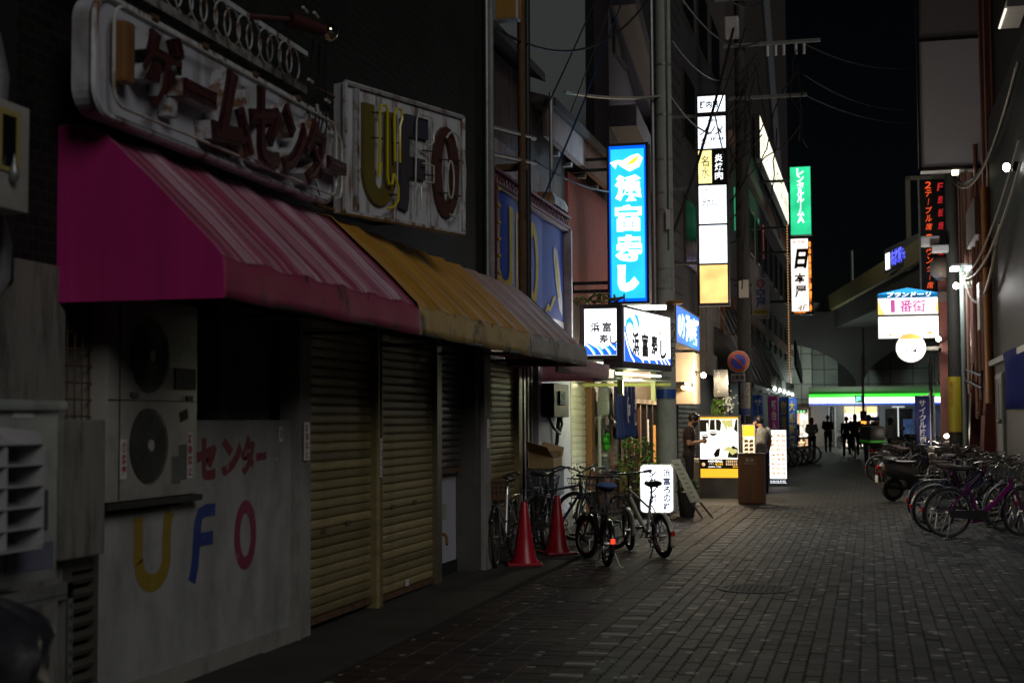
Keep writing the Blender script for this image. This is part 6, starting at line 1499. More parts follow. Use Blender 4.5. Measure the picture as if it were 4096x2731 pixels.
# ------------------------------------------------------------------ right hand side
M['sheet_grey'] = rib_mat('grey corrugated wall', (0.035, 0.035, 0.035), (0.02, 0.02, 0.02), 0.09, bump=0.8)
M['sheet_maroon'] = rib_mat('maroon brown cladding', (0.16, 0.07, 0.06), (0.11, 0.05, 0.045), 0.5, vs=(1, 2, 0.3))
sd1 = thing('metal_clad_house', 'grey corrugated metal house with a steel door behind the right hand bicycles', 'building', (2.6, 26, 0))
MB().box(2.4, 6, 22.5, 29.4, 2.72, 7.5).build('upper_wall', M['sheet_grey'], sd1)
MB().box(2.42, 6, 22.5, 29.4, 0, 2.70).build('wall', rib_mat('pale steel siding', (0.13, 0.13, 0.135), (0.10, 0.10, 0.105), 0.12, bump=0.6), sd1)
MB().box(2.30, 2.42, 22.5, 29.45, 2.62, 2.72).build('gutter', M['galv'], sd1)
dor = MB().box(2.37, 2.42, 27.3, 28.75, 0.1, 2.45).build('door', mat('grey steel door', (0.22, 0.22, 0.225), 0.5, 0.2, var=0.15, dirt=0.4), sd1)
MB().box(2.355, 2.37, 27.35, 27.42, 0.1, 2.42).box(2.355, 2.37, 28.63, 28.7, 0.1, 2.42).box(2.355, 2.37, 27.42, 28.63, 2.34, 2.42).build('door_frame', M['galv'], dor)
MB().box(2.36, 2.372, 27.55, 27.95, 1.5, 2.25).box(2.36, 2.372, 28.1, 28.5, 1.5, 2.25).build('door_panel', mat('door panel', (0.14, 0.14, 0.145), 0.5), dor)
MB().ball((2.32, 27.5, 1.55), 0.05, 10, 7).build('door_handle', M['galv'], dor)
sd2 = thing('maroon_building', 'maroon brown clad building with pipes along the right of the street', 'building', (2.8, 40, 0))
MB().box(2.5, 7, 29.45, 56, 2.9, 13).build('upper_wall', M['sheet_maroon'], sd2)
MB().box(2.9, 7, 29.45, 56, 0, 2.88).build('wall', mat('dark maroon wall', (0.075, 0.028, 0.025), 0.6, var=0.2), sd2)
rbv = MB()
for i in range(22): rbv.box(2.40, 2.5, 29.8 + i * 1.15, 30.15 + i * 1.15, 2.9, 13)
rbv.build('pilaster', rib_mat('pinkish pilaster', (0.24, 0.13, 0.11), (0.16, 0.08, 0.07), 0.4, vs=(1, 1, 0.4)), sd2)
bmv = MB()
for i in range(5): bmv.prism([(2.42, 31 + 4.6 * i, 2.9), (2.42, 31.5 + 4.6 * i, 2.9), (2.42, 34.0 + 4.6 * i, 0), (2.42, 33.5 + 4.6 * i, 0)], (0.25, 0, 0))
bmv.build('brace', mat('maroon steel', (0.16, 0.055, 0.045), 0.5, var=0.2), sd2)
pv = MB()
for y, z0, z1 in ((30.9, 2.6, 6.0), (31.9, 2.0, 7.5), (33.0, 1.6, 8.0), (35.6, 2.2, 9.0)): pv.cyl((2.33, y, z0), (2.33, y, z1), 0.05, n=8)
pv.tube([(2.33, 31.9, 2.0), (2.33, 32.2, 1.7), (2.33, 33.0, 1.7)], 0.05, 8)
pv.build('pipe', mat('brown pipe', (0.14, 0.07, 0.055), 0.4, var=0.2), sd2, smooth=True)
MB().cyl((2.33, 29.6, 1.9), (2.33, 29.6, 6.2), 0.09, n=10).build('pipe', mat('orange pipe', (0.30, 0.13, 0.04), 0.45, var=0.3), sd2, smooth=True)
MB().box(2.2, 2.3, 30.0, 30.6, 3.4, 4.35).build('plate', M['sticker'], sd2)
MB().box(2.2, 2.4, 30.7, 33.4, 5.4, 6.2).build('duct_box', mat('brown duct', (0.10, 0.075, 0.065), 0.6), sd2)
tubes = MB()
for z in (2.2, 2.45): tubes.cyl((2.2, 29.9, z), (2.2, 35.0, z + 0.3), 0.03, n=6)
tubes.build('rail', M['iron'], sd2)
sd3 = thing('grey_building', 'pale panelled building at the upper right edge', 'building', (3, 26, 7))
MB().box(2.55, 7, 22.5, 29.4, 7.55, 13).build('wall', mat('dim grey panels', (0.022, 0.024, 0.024), 0.8, var=0.2, spec=0.1), sd3)
MB().box(2.5, 2.55, 24.5, 28.0, 5.3, 7.4).build('sheet', mat('pale sheet', (0.10, 0.10, 0.10), 0.8, spec=0.1), sd3)
bnr = thing('blue_banner', 'blue cloth banner hung on the corrugated wall at the right edge', 'banner', (2.33, 25, 1.9))
MB().sheet(lambda u, v: (2.30 + 0.03 * math.sin(6 * u), 21.5 + 4.7 * u + (1 - v) * (-1.2) * (u > 0.9), 1.75 + 0.98 * v), 20, 4).build('cloth', mat('blue banner cloth', (0.008, 0.014, 0.12), 0.9, spec=0.05), bnr, smooth=True, solid=0.004)
wlm = thing('wall_lamp', 'glaring white wall lamp at the right edge of the street', 'lamp', (2.3, 23.9, 5.6))
MB().box(2.3, 2.42, 23.85, 23.95, 5.55, 5.7).build('bracket', M['iron'], wlm)
MB().ball((2.22, 23.9, 5.62), 0.06, 14, 9, 1, 1, 1.2).build('bulb', glow('glaring white bulb', (1.0, 0.97, 0.9), 25.0, sample=False), wlm, smooth=True)
spd = bpy.data.lights.new('wall_lamp_light', 'SPOT'); spd.energy = 30; spd.spot_size = R(105); spd.spot_blend = 0.5; spd.color = (1.0, 0.96, 0.88); spd.shadow_soft_size = 0.08
spo = bpy.data.objects.new('wall_lamp_light', spd); COL.objects.link(spo); spo.parent = wlm; spo.location = (-0.2, -0.05, -0.05)
spo.rotation_euler = Vector((2.6, 0.6, 5.4)).to_track_quat('Z', 'Y').to_euler()
ula = thing('tube_lamp', 'pale tube lamp fitting high at the upper right edge', 'lamp', (2.3, 23.6, 8.0))
MB().box(2.2, 2.5, 23.0, 24.3, 7.98, 8.1).build('fitting', mat('pale lamp fitting', (0.6, 0.58, 0.52), 0.5), ula)
MB().cyl((2.19, 23.1, 7.97), (2.19, 24.2, 7.97), 0.02, n=8).build('tube', glow('dim tube', (1.0, 0.92, 0.78), 1.2, sample=False), ula)

# big blank white sign and red lettered sign
bw = thing('blank_sign', 'huge blank grey white vertical sign box high on the right', 'sign', (1.8, 32, 7))
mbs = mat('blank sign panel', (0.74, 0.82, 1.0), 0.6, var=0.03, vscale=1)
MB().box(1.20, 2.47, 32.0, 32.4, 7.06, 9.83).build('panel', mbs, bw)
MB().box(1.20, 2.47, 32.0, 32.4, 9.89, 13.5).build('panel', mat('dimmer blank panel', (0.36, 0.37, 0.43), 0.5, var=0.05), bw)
MB().box(1.16, 1.20, 31.97, 32.4, 6.98, 13.5).box(2.47, 2.52, 31.97, 32.4, 6.98, 13.5).box(1.20, 2.47, 31.97, 32.4, 9.83, 9.89).box(1.16, 2.52, 31.97, 32.4, 6.98, 7.06).build('frame', M['frame_dark'], bw)
MB().box(1.85, 1.98, 31.95, 32.1, 6.88, 6.97).build('lamp', glow('under sign lamp warm', (1.0, 0.9, 0.65), 8.0, sample=False), bw)
rt = thing('vertical_sign', 'black vertical sign with red glowing lettering below the blank sign', 'sign', (2.0, 44, 5.4))
MB().box(1.60, 2.38, 44.0, 44.35, 5.4, 8.75).build('case', M['ink_black'], rt)
MB().box(1.56, 1.60, 43.97, 44.35, 5.35, 8.8).box(2.38, 2.42, 43.97, 44.35, 5.35, 8.8).build('frame', M['galv'], rt)
rl1 = MB(); letters(rl1, '2テーブル席・カウンター席', (1.72, 43.985, 5.45), AX, AZ, 0.22, 3.25, 0.005, vertical=True, fill=0.80, shear=0.15)
rl1.build('lettering', glow('red lit lettering', (1.0, 0.10, 0.02), 1.1, sample=False), rt)
rl1 = MB(); letters(rl1, 'F鉄板焼 鉄板焼', (2.05, 43.985, 5.6), AX, AZ, 0.24, 3.1, 0.01, vertical=True, fill=0.6, shear=0.15); rl1.build('lettering', glow('dim red lettering', (0.9, 0.03, 0.04), 0.6, sample=False), rt)

# shopping street sign on its post
pst = thing('shopping_street_sign', 'lit white and blue shopping street sign on a red brown post', 'sign', (2.06, 42.2, 0))
MB().box(1.98, 2.21, 42.1, 42.34, 0, 5.55).build('post', mat('red brown steel post', (0.24, 0.075, 0.065), 0.45, var=0.15), pst)
letters(MB(), '布施本通商店街', (2.05, 42.094, 1.9), AX, AZ, 0.1, 0.85, 0.0, vertical=True).build('lettering', mat('grey post lettering', (0.10, 0.09, 0.09), 0.5), pst)
MB().ball((2.09, 42.2, 5.88), 0.34, 20, 14).build('globe', mat('unlit opal globe', (0.42, 0.38, 0.34), 0.3, var=0.05), pst, smooth=True)
MB().lathe([(0.11, 0), (0.2, 0.06), (0.12, 0.1)], (2.09, 42.2, 5.52), 14).build('collar', M['galv'], pst, smooth=True)
MB().cyl((2.10, 41.95, 5.05), (2.10, 42.15, 5.05), 0.16, 0.1, 16).build('speaker', mat('grey speaker', (0.17, 0.15, 0.15), 0.5), pst, smooth=True)
MB().box(0.28, 1.98, 42.0, 42.3, 3.88, 5.17).build('case', M['frame_dark'], pst)
G['sh_white'] = glow('street sign white', (1.0, 0.99, 0.96), 1.6)
Y0 = 41.99
MB().quad((0.31, Y0, 3.90), (1.96, Y0, 3.90), (1.96, Y0, 4.52), (0.31, Y0, 4.52)).quad((0.31, Y0, 4.58), (1.96, Y0, 4.58), (1.96, Y0, 5.05), (0.31, Y0, 5.05)).build('lit_face', G['sh_white'], pst)
MB().prism([(0.31, 42.0, 5.05), (1.96, 42.0, 5.05), (1.96, 42.0, 5.18), (1.13, 42.0, 5.34), (0.31, 42.0, 5.18)], (0, 0.25, 0)).build('lit_top', glow('street sign blue', (0.03, 0.40, 1.0), 1.2), pst)
face_light(pst, (1.13, 41.98, 4.5), (0, -1, 0), 1.6, 1.1, 45, (1.0, 0.98, 0.95))
letters(MB(), 'ブランドーリ', (0.55, 41.99, 5.08), AX, AZ, 1.2, 0.14, 0.02, shear=0.2).build('lettering', G['lit_letter'], pst)
pk = MB(); letters(pk, '1', (0.66, Y0 - 0.008, 4.64), AX, AZ, 0.12, 0.36, 0.03); letters(pk, '番街', (0.90, Y0 - 0.008, 4.64), AX, AZ, 0.72, 0.35, 0.02); pk.build('lettering', glow('lit pink letter', (0.75, 0.12, 0.5), 0.7, sample=False), pst)
cn_ = MB().poly([(0.31, Y0 - 0.006, 4.58), (0.50, Y0 - 0.006, 4.58), (0.40, Y0 - 0.006, 4.75), (0.31, Y0 - 0.006, 5.0)]).poly([(1.88, Y0 - 0.006, 4.7), (1.96, Y0 - 0.006, 4.6), (1.96, Y0 - 0.006, 5.0)]); cn_.build('print', glow('lit yellow print', (1.0, 0.75, 0.2), 1.3, sample=False), pst)
ar = MB().poly([(0.57, Y0 - 0.006, 4.0), (0.66, Y0 - 0.006, 3.96), (0.66, Y0 - 0.006, 4.04)]).poly([(1.6, Y0 - 0.006, 4.0), (1.78, Y0 - 0.006, 4.0), (1.78, Y0 - 0.006, 4.1), (1.66, Y0 - 0.006, 4.06)]).box(0.66, 1.25, Y0 - 0.007, Y0 - 0.005, 3.99, 4.01); ar.build('arrow', glow('lit orange arrow', (1.0, 0.45, 0.15), 1.0, sample=False), pst)
rd = thing('round_sign', 'round lit white sign hanging below the shopping street sign', 'sign', (1.2, 41.0, 3.2))
cir = lambda r, y, n=36: [(1.16 + r * math.cos(2 * PI * i / n), y, 3.57 + r * math.sin(2 * PI * i / n)) for i in range(n)]
MB().prism(cir(0.41, 41.0), (0, 0.18, 0)).build('case', M['galv'], rd)
MB().poly(cir(0.395, 40.994)).build('lit_face', glow('round lit white', (1.0, 0.98, 0.92), 1.5), rd)
MB().poly([(1.16 + 0.39 * math.cos(a), 40.988, 3.57 + 0.39 * math.sin(a)) for a in [PI * (0.22 + 0.56 * i / 12) for i in range(13)]]).build('print', glow('lit orange print', (1.0, 0.4, 0.08), 1.2, sample=False), rd)
MB().poly([(1.17, 40.988, 3.50), (1.27, 40.988, 3.52), (1.33, 40.988, 3.62), (1.31, 40.988, 3.44)]).build('print', M['ink_black'], rd)
MB().poly([(1.02, 40.988, 3.48), (1.09, 40.988, 3.50), (1.06, 40.988, 3.44)]).poly([(1.22, 40.988, 3.66), (1.30, 40.988, 3.68), (1.26, 40.988, 3.64)]).build('print', M['ink_red'], rd)
MB().box(1.55, 1.98, 41.03, 41.1, 3.5, 3.6).box(1.9, 1.98, 41.03, 42.1, 3.5, 3.56).build('bracket', M['iron'], rd)
fl1 = thing('post_lamp', 'glaring warm floodlight beside the round white sign', 'lamp', (1.92, 41, 3.7))
MB().box(1.86, 2.0, 41.0, 42.1, 3.74, 3.80).build('arm', M['iron'], fl1)
MB().ball((1.90, 40.9, 3.80), 0.07, 14, 9).build('bulb', glow('warm glare bulb', (1.0, 0.88, 0.65), 20.0, sample=False), fl1, smooth=True)
point(fl1, 'post_lamp_light', (1.75, 40.6, 3.7), 60, (1.0, 0.88, 0.7), 0.1)
# LED street lamp post
lp_ = thing('street_lamp', 'slim green grey lamp post with twin white LED heads and cable bundle', 'street lamp', (2.19, 35.0, 0))
MB().cyl((2.19, 35.0, 0), (2.19, 35.0, 5.2), 0.07, 0.06, 14).build('post', mat('green grey lamp post', (0.13, 0.17, 0.165), 0.45, var=0.15), lp_, smooth=True)
MB().bbox(1.95, 2.47, 34.8, 35.15, 5.18, 5.24, 0.01).build('head', M['galv'], lp_)
MB().bbox(1.92, 2.12, 34.75, 35.1, 5.08, 5.16, 0.01).bbox(2.26, 2.44, 34.75, 35.1, 5.08, 5.16, 0.01).build('led', glow('led panel', (0.9, 1.0, 0.97), 4.0), lp_)
MB().ball((2.05, 34.9, 4.72), 0.075, 14, 9).build('flood_bulb', glow('warm flood bulb', (1.0, 0.92, 0.72), 25.0, sample=False), lp_, smooth=True)
point(lp_, 'lamp_light', (1.8, 34.5, 4.6), 130, (1.0, 0.97, 0.93), 0.12)
cbn = MB(); rgb_ = random.Random(6)
for i in range(14):
    p = [(2.19 + rgb_.uniform(-.05, .1), 34.95, 4.95 + rgb_.uniform(-.1, .1))]
    for k in range(4): p.append((2.22 + rgb_.uniform(-.05, .28), 34.9 + rgb_.uniform(-.1, .1), 4.9 + rgb_.uniform(-.25, .2)))
    cbn.tube(p, 0.012, 5)
cbn.build('cable_bundle', mat('pale cables', (0.3, 0.33, 0.28), 0.6), lp_)
dp2 = thing('utility_pole', 'dark steel utility pole wrapped with a yellow notice on the right', 'utility pole', (2.02, 36.2, 0))
MB().cyl((2.05, 36.2, 0), (2.05, 36.2, 12), 0.17, 0.12, 16).build('shaft', mat('dark utility pole', (0.022, 0.022, 0.02), 0.8, var=0.3), dp2, smooth=True)
MB().sheet(lambda u, v: (2.05 + 0.185 * math.sin(-1.4 + 2.1 * u), 36.2 - 0.185 * math.cos(-1.4 + 2.1 * u), 1.28 + 1.34 * v), 10, 1).build('notice', mat('yellow notice wrap', (0.34, 0.28, 0.015), 0.5, var=0.1), dp2, smooth=True)
letters(MB(), 'あぶない', (1.90, 36.04, 1.9), Vector((1, -0.5, 0)).normalized(), AZ, 0.1, 0.62, 0.0, vertical=True).build('lettering', M['ink_red'], dp2)
bx = MB(); bx.bbox(1.3, 1.75, 35.9, 36.2, 5.8, 6.05, 0.04).bbox(1.55, 1.95, 35.7, 36.0, 5.62, 5.8, 0.03); 
bxo = bx.build('junction_box', mat('grey junction box', (0.26, 0.26, 0.27), 0.5), dp2); 
fp = thing('sign_post', 'slim dark sign post in front of the red brown post', 'post', (1.62, 40, 0))
MB().cyl((1.65, 40.5, 0), (1.65, 40.5, 3.3), 0.05, n=10).build('post', M['iron'], fp, smooth=True)
st_ = thing('post', 'thin pale post in front of the convenience store', 'post', (-0.2, 70, 0))
MB().cyl((-0.25, 72, 0), (-0.27, 72, 4.75), 0.07, 0.06, 10).build('post', mat('pale worn post', (0.30, 0.24, 0.23), 0.6), st_, smooth=True)
MB().box(-0.42, -0.1, 71.9, 72.1, 1.5, 2.0).build('signal_box', M['iron'], st_)
MB().box(-0.38, -0.15, 71.8, 71.9, 1.3, 1.5).build('signal', glow('amber signal', (1.0, 0.3, 0.03), 2.5, sample=False), st_)
gl2 = thing('ground_lamp', 'bright low lamp glowing among the bicycles at the foot of the posts', 'lamp', (1.98, 40, 1.1))
MB().cyl((2.0, 39.8, 0), (2.0, 39.8, 1.05), 0.03).build('stem', M['iron'], gl2)
MB().ball((2.0, 39.8, 1.14), 0.06, 12, 8).build('bulb', glow('low lamp bulb', (1.0, 0.93, 0.75), 25.0, sample=False), gl2, smooth=True)
point(gl2, 'ground_lamp_light', (1.85, 39.4, 1.25), 14, (1.0, 0.9, 0.7))
flag('banner_flag', 'navy banner flag with white writing by the right hand bicycles', 1.6, 40.0, 0.85, 2.22, 0.40, fl_n, 'サイクル技術', ink_w, 0.0, side=-1, ts=0.7)
flag('banner_flag', 'pale blue banner flag half hidden behind the navy one', 1.75, 40.8, 0.9, 2.25, 0.3, mat('pale blue flag', (0.2, 0.26, 0.42), 0.7), None, None, 0.0, side=-1)

# ------------------------------------------------------------------ end of the street
kb = thing('convenience_store', 'convenience store with glowing green, white and blue fascia at the street end', 'shop', (0.5, 85, 0))
MB().box(-3.4, 9.0, 85.05, 92, 2.35, 3.5).build('fascia_wall', mat('dim grey fascia', (0.22, 0.22, 0.22), 0.6), kb)
MB().box(-3.36, 9.0, 84.6, 85.04, 2.86, 3.06).build('fascia_light', glow('fascia green', (0.06, 0.85, 0.05), 1.1), kb)
MB().box(-3.36, 9.0, 84.6, 85.04, 2.54, 2.855).build('fascia_light', glow('fascia white', (0.95, 1.0, 1.0), 2.6), kb)
MB().box(-3.36, 9.0, 84.6, 85.04, 2.46, 2.535).build('fascia_light', glow('fascia blue', (0.02, 0.12, 0.9), 1.0), kb)
face_light(kb, (0.5, 84.55, 2.7), (0, -1, 0), 7.5, 0.3, 120, (0.85, 1.0, 0.95))
lgx = MB().box(-0.78, -0.36, 84.57, 84.6, 2.55, 2.98).build('logo_panel', mat('green logo panel', (0.0, 0.12, 0.03), 0.4), kb)
point(kb, 'store_light', (-1.0, 82.5, 2.3), 150, (0.9, 1.0, 0.85), 0.3)
letters(MB(), '屋', (-0.72, 84.56, 2.62), AX, AZ, 0.3, 0.3, 0.04).build('logo', glow('mint logo', (0.2, 1.0, 0.7), 1.2, sample=False), lgx)
MB().box(-3.3, -2.35, 85.3, 85.4, 0, 2.35).box(0.55, 9, 85.3, 85.4, 0, 2.35).box(-2.1, -1.45, 85.5, 85.6, 0, 2.35).build('wall', mat('store front grey', (0.20, 0.21, 0.21), 0.5), kb)
MB().box(-1.45, 0.5, 86.5, 86.6, 0, 2.35).build('interior', glow('store interior', (1.0, 0.93, 0.78), 1.7, var=0.5, vscale=1.5), kb)
shf = MB(); rgk = random.Random(12)
for i in range(40): 
    x = rgk.uniform(-1.4, 0.45); z = rgk.uniform(0.2, 1.7); shf.box(x, x + rgk.uniform(0.05, 0.22), 86.2, 86.4, z, z + rgk.uniform(0.08, 0.3))
shf.build('goods', mat('store goods', (0.3, 0.22, 0.18), 0.6, var=0.9, vscale=5), kb)
MB().box(-1.45, 0.5, 85.3, 85.35, 1.95, 2.33).build('poster_band', glow('orange poster band', (1.0, 0.62, 0.25), 1.5, sample=False, var=0.5, vscale=2), kb)
dfm = MB()
for x in (-2.3, -1.95, -1.45, -0.85, -0.2, 0.45): dfm.box(x, x + 0.07, 85.2, 85.3, 0, 2.35)
dfm.build('door_frame', mat('pale aluminium', (0.5, 0.5, 0.48), 0.4), kb)
MB().box(0.9, 2.4, 85.25, 85.29, 0.5, 2.2).box(-2.28, -1.5, 85.6, 85.62, 0.3, 2.2).build('window', M['darkglass'], kb)
MB().box(1.3, 2.0, 85.15, 85.18, 2.28, 2.33).box(1.6, 1.66, 85.15, 85.18, 0.4, 2.28).build('lit_frame', glow('lit frame', (0.9, 0.95, 0.9), 0.8, sample=False), kb)
MB().box(1.9, 2.5, 85.1, 85.15, 0.5, 1.6).box(3.1, 3.5, 85.1, 85.15, 0.5, 1.6).build('poster', mat('blue white poster', (0.12, 0.22, 0.5), 0.5, var=0.8, vscale=4), kb)
wsh = thing('side_shop', 'small shop with warm lit display left of the convenience store', 'shop', (-4.2, 84, 0))
MB().box(-7, -3.45, 84.6, 84.9, 0, 2.2).build('interior', glow('warm display', (1.0, 0.62, 0.34), 0.9, var=0.8, vscale=1.3), wsh)
MB().box(-7, -3.45, 83.9, 84.4, 2.0, 2.3).build('soffit', M['iron'], wsh)
gdn = MB()
for i in range(70):
    x = rgk.uniform(-6.5, -3.6); z = rgk.uniform(0.0, 1.1); gdn.box(x, x + rgk.uniform(0.08, 0.3), 84.3, 84.5, z, z + rgk.uniform(0.08, 0.3))
gdn.build('goods', mat('display goods', (0.22, 0.14, 0.09), 0.7, var=0.9, vscale=5), wsh)
grl = MB()
for i in range(14): grl.box(-5.9 + i * 0.17, -5.8 + i * 0.17, 83.85, 83.9, 2.02, 2.12)
point(wsh, 'shop_light', (-3.6, 82.6, 2.2), 30, (1.0, 0.75, 0.5), 0.2)
point(wsh, 'arch_fill_light', (-3.2, 86.5, 3.9), 220, (0.85, 1.0, 0.9), 0.4)  # added light without a fitting, brightens the tiled arch wall behind
grl.build('led_text', glow('green led', (0.2, 0.9, 0.35), 1.2, sample=False), wsh)
MB().box(-3.9, -3.45, 84.2, 84.5, 0.5, 2.2).build('lit_shelf', glow('lit shelf', (1.0, 0.95, 0.8), 1.0, sample=False, var=0.7, vscale=3), wsh)
fw = thing('station_wall', 'grey tiled wall with dark arched openings under the railway viaduct', 'building', (0, 88, 0))
twm = brick_mat('large grey wall tiles', (0.34, 0.37, 0.34), (0.30, 0.33, 0.30), (0.10, 0.10, 0.10), 1.0, w=1.35, h=0.95, msize=0.03, plane='XZ', rough=0.5, bump=0.3)
twm.node_tree.nodes['Brick Texture'].offset = 0.0
MB().box(-14, 14, 92.1, 93, 0, 9).build('wall', twm, fw)
MB().box(-14, -3.42, 90.5, 92, 2.6, 9).build('wall', twm, fw)
dk = mat('dark viaduct concrete', (0.035, 0.033, 0.033), 0.8, var=0.2)
arch = MB()
for x0, x1 in ((-9.6, -0.75), (-0.3, 7.5)):
    top = [(x0 + (x1 - x0) * i / 20, 4.0 + 2.3 * math.sin(PI * i / 20) ** 0.7) for i in range(21)]
    for i in range(20):
        arch.prism([(top[i][0], 89.5, top[i][1]), (top[i + 1][0], 89.5, top[i + 1][1]), (top[i + 1][0], 89.5, 7.2), (top[i][0], 89.5, 7.2)], (0, 0.6, 0))
arch.box(-0.75, -0.3, 89.4, 90.1, 0, 7.2).box(-14, 14, 89.4, 100, 7.2, 8.2)
arch.build('viaduct_arch', dk, fw)
va = thing('railway_platform', 'dark elevated railway platform edge with pale yellow band crossing overhead', 'railway', (1, 75, 7))
A_, B_ = Vector((3.6, 56.0, 0)), Vector((-2.6, 93.5, 0)); dv = (B_ - A_).normalized(); nv = Vector((-dv.y, dv.x, 0))
S_ = lambda s, z, n=0.0: A_ + dv * s + AZ * z + nv * n
Lv = (B_ - A_).length
MB().prism([S_(0, 7.2), S_(Lv, 7.2), S_(Lv, 8.3), S_(0, 8.3)], -nv * 8).build('deck', dk, va)
MB().prism([S_(0, 8.32, 0.3), S_(Lv, 8.32, 0.3), S_(Lv, 9.25, 0.3), S_(0, 9.25, 0.3)], -nv * 0.25).build('parapet', mat('yellowed parapet', (0.20, 0.17, 0.07), 0.7, var=0.2), va)
for s in (2, 36): MB().prism([S_(s, 0, -0.5), S_(s + 1, 0, -0.5), S_(s + 1, 7.2, -0.5), S_(s, 7.2, -0.5)], -nv * 1.0).build('pier', dk, va)
gnt = MB().prism([S_(16, 8.3, -1), S_(16.2, 8.3, -1), S_(16.2, 13.5, -1), S_(16, 13.5, -1)], -nv * 0.2).prism([S_(16, 13.3, -1), S_(16.2, 13.3, -1), S_(16.2, 13.5, -1), S_(16, 13.5, -1)], -nv * 6)
gnt.build('gantry', mat('gantry steel', (0.13, 0.12, 0.08), 0.6), va)
stn = thing('station_sign', 'station name sign with glowing blue letters on the railway parapet', 'sign', (1.4, 67, 8.7))
xs_ = (Vector((1.95, 64.7, 0)) - Vector((0.92, 69.0, 0))); ws_ = xs_.length; xs_.normalize(); ns_ = xs_.cross(AZ)
T_ = lambda a, b, n=0.0: Vector((0.92, 69.0, 8.55)) + xs_ * a + AZ * b + ns_ * n
MB().prism([T_(-0.3, -0.1), T_(ws_ + 1.2, -0.1), T_(ws_ + 1.2, 1.05), T_(-0.3, 1.05)], -ns_ * 0.2).build('board', mat('navy sign board', (0.025, 0.028, 0.045), 0.5), stn)
MB().prism([T_(0, 0.05, 0.01), T_(0.7, 0.05, 0.01), T_(0.7, 0.8, 0.01), T_(0, 0.8, 0.01)], ns_ * 0.02).build('icon', glow('white icon', (1, 1, 1), 2.2, sample=False), stn)
ltn = letters(MB(), '布施駅', T_(0.95, 0.1, 0.02), xs_, AZ, 1.9, 0.75, 0.02); letters(ltn, 'Fuse Station', T_(3.0, 0.22, 0.02), xs_, AZ, 1.9, 0.5, 0.01)
ltn.build('lettering', glow('blue led letters', (0.10, 0.12, 1.0), 1.8, sample=False), stn)
MB().prism([T_(1, 0.3, -0.2), T_(1.3, 0.3, -0.2), T_(1.3, 0.6, -0.2), T_(1, 0.6, -0.2)], -ns_ * 1.5).build('bracket', M['iron'], stn)
ppo = thing('platform_post', 'thin pale post on the far railway platform', 'post', (-1.8, 88, 8))
MB().cyl(S_(30, 8.2, -0.5), S_(30, 11.5, -0.5), 0.09, n=8).build('post', M['galv'], ppo)
och = thing('ticket_machine', 'ochre machine standing before the convenience store door', 'machine', (0.22, 62, 0))
MB().bbox(0.06, 0.42, 62.0, 62.5, 0, 1.52, 0.02).build('body', mat('ochre enamel', (0.36, 0.17, 0.02), 0.5), och)
MB().bbox(0.05, 0.43, 61.98, 62.5, 1.53, 1.70, 0.01).build('header', mat('blue header', (0.03, 0.08, 0.35), 0.5), och)
MB().box(0.14, 0.22, 61.98, 62.0, 1.1, 1.3).build('panel', M['galv'], och)

# ------------------------------------------------------------------ overhead wires
M['wire'] = mat('black cable', (0.018, 0.018, 0.02), 0.6)
M['wire_pale'] = mat('pale cable', (0.32, 0.30, 0.26), 0.5)
M['wire_blue'] = mat('blue cable', (0.02, 0.035, 0.09), 0.5)
def wire(label, a, b, s, r, m='wire', n=16):
    o = MB().tube(sag(a, b, s, n), r, 5).build('overhead_wire', M[m], smooth=True)
    return tag(o, label, 'wire')
wire('black wire sloping steeply up from the old shop house roof, left one', (-4.3, 17.6, 4.9), (-3.4, 25, 12.2), 0.2, 0.012)
wire('dark blue wire sloping steeply up beside the left sloping one', (-4.3, 17.8, 3.9), (-3.45, 25, 11.2), 0.25, 0.014, 'wire_blue')
wire('thin black wire rising from the brown eave towards the thick pole', (-4.35, 21.0, 6.2), (-3.5, 25, 11.6), 0.1, 0.010)
wire('pale cable stretched from brown eave to the thick utility pole', (-4.45, 21.2, 6.65), (-3.5, 24.9, 7.35), 0.06, 0.028, 'wire_pale')
wire('long sagging black cable crossing high in front of the grey tower', (-4.05, 15.3, 6.05), (-3.4, 25.0, 9.6), 0.75, 0.018)
wire('black cable running low along the brown upper wall to the tall blue sign', (-4.3, 18.5, 5.1), (-3.9, 22.0, 5.2), 0.08, 0.012)
for i, (dx, z0, z1, s) in enumerate(((0.15, 9.2, 11.2, 0.5), (0.0, 8.4, 10.8, 0.7), (-0.15, 7.6, 9.7, 0.9), (0.25, 10.2, 12.2, 0.6))):
    wire(('upper middle black cable slung between the two left poles', 'lower middle black cable slung between the two left poles', 'lowest black cable slung between the two left poles', 'topmost black cable slung between the two left poles')[i], (-3.3 + dx, 25.1, z0), (-2.6 + dx, 35.9, z1), s, 0.02)
wire('thick black cable dropping diagonally in front of the stacked white signs', (-2.55, 29.0, 9.6), (-3.35, 25.2, 4.9), 0.25, 0.03)
wire('twisted wire crossing the top of the stacked white signs', (-2.3, 29.0, 9.6), (-3.0, 29.5, 7.9), 0.05, 0.02)
wire('wire dangling down over the upper stacked white sign', (-3.0, 29.5, 7.95), (-2.8, 29.6, 7.0), 0.05, 0.014)
for i, (z0, z1, y1, s, lb) in enumerate(((11.0, 12.2, 43, 0.5, 'faint upper cable crossing the black sky to the blank sign'), (10.2, 11.0, 43, 0.6, 'faint middle cable crossing the black sky to the blank sign'), (9.7, 10.4, 43, 0.4, 'faint lowest cable crossing the black sky to the blank sign'))):
    wire(lb, (-1.4, 35.9, z0), (2.6, y1, z1), s, 0.022)
wire('thick cable bundle swooping from upper right edge towards the lamp post', (2.3, 22.5, 7.0), (2.05, 36.0, 7.6), 0.9, 0.035)
wire('pale strand twisted along the thick bundle at upper right', (2.25, 22.5, 6.9), (2.03, 36.0, 7.5), 0.9, 0.012, 'wire_pale')
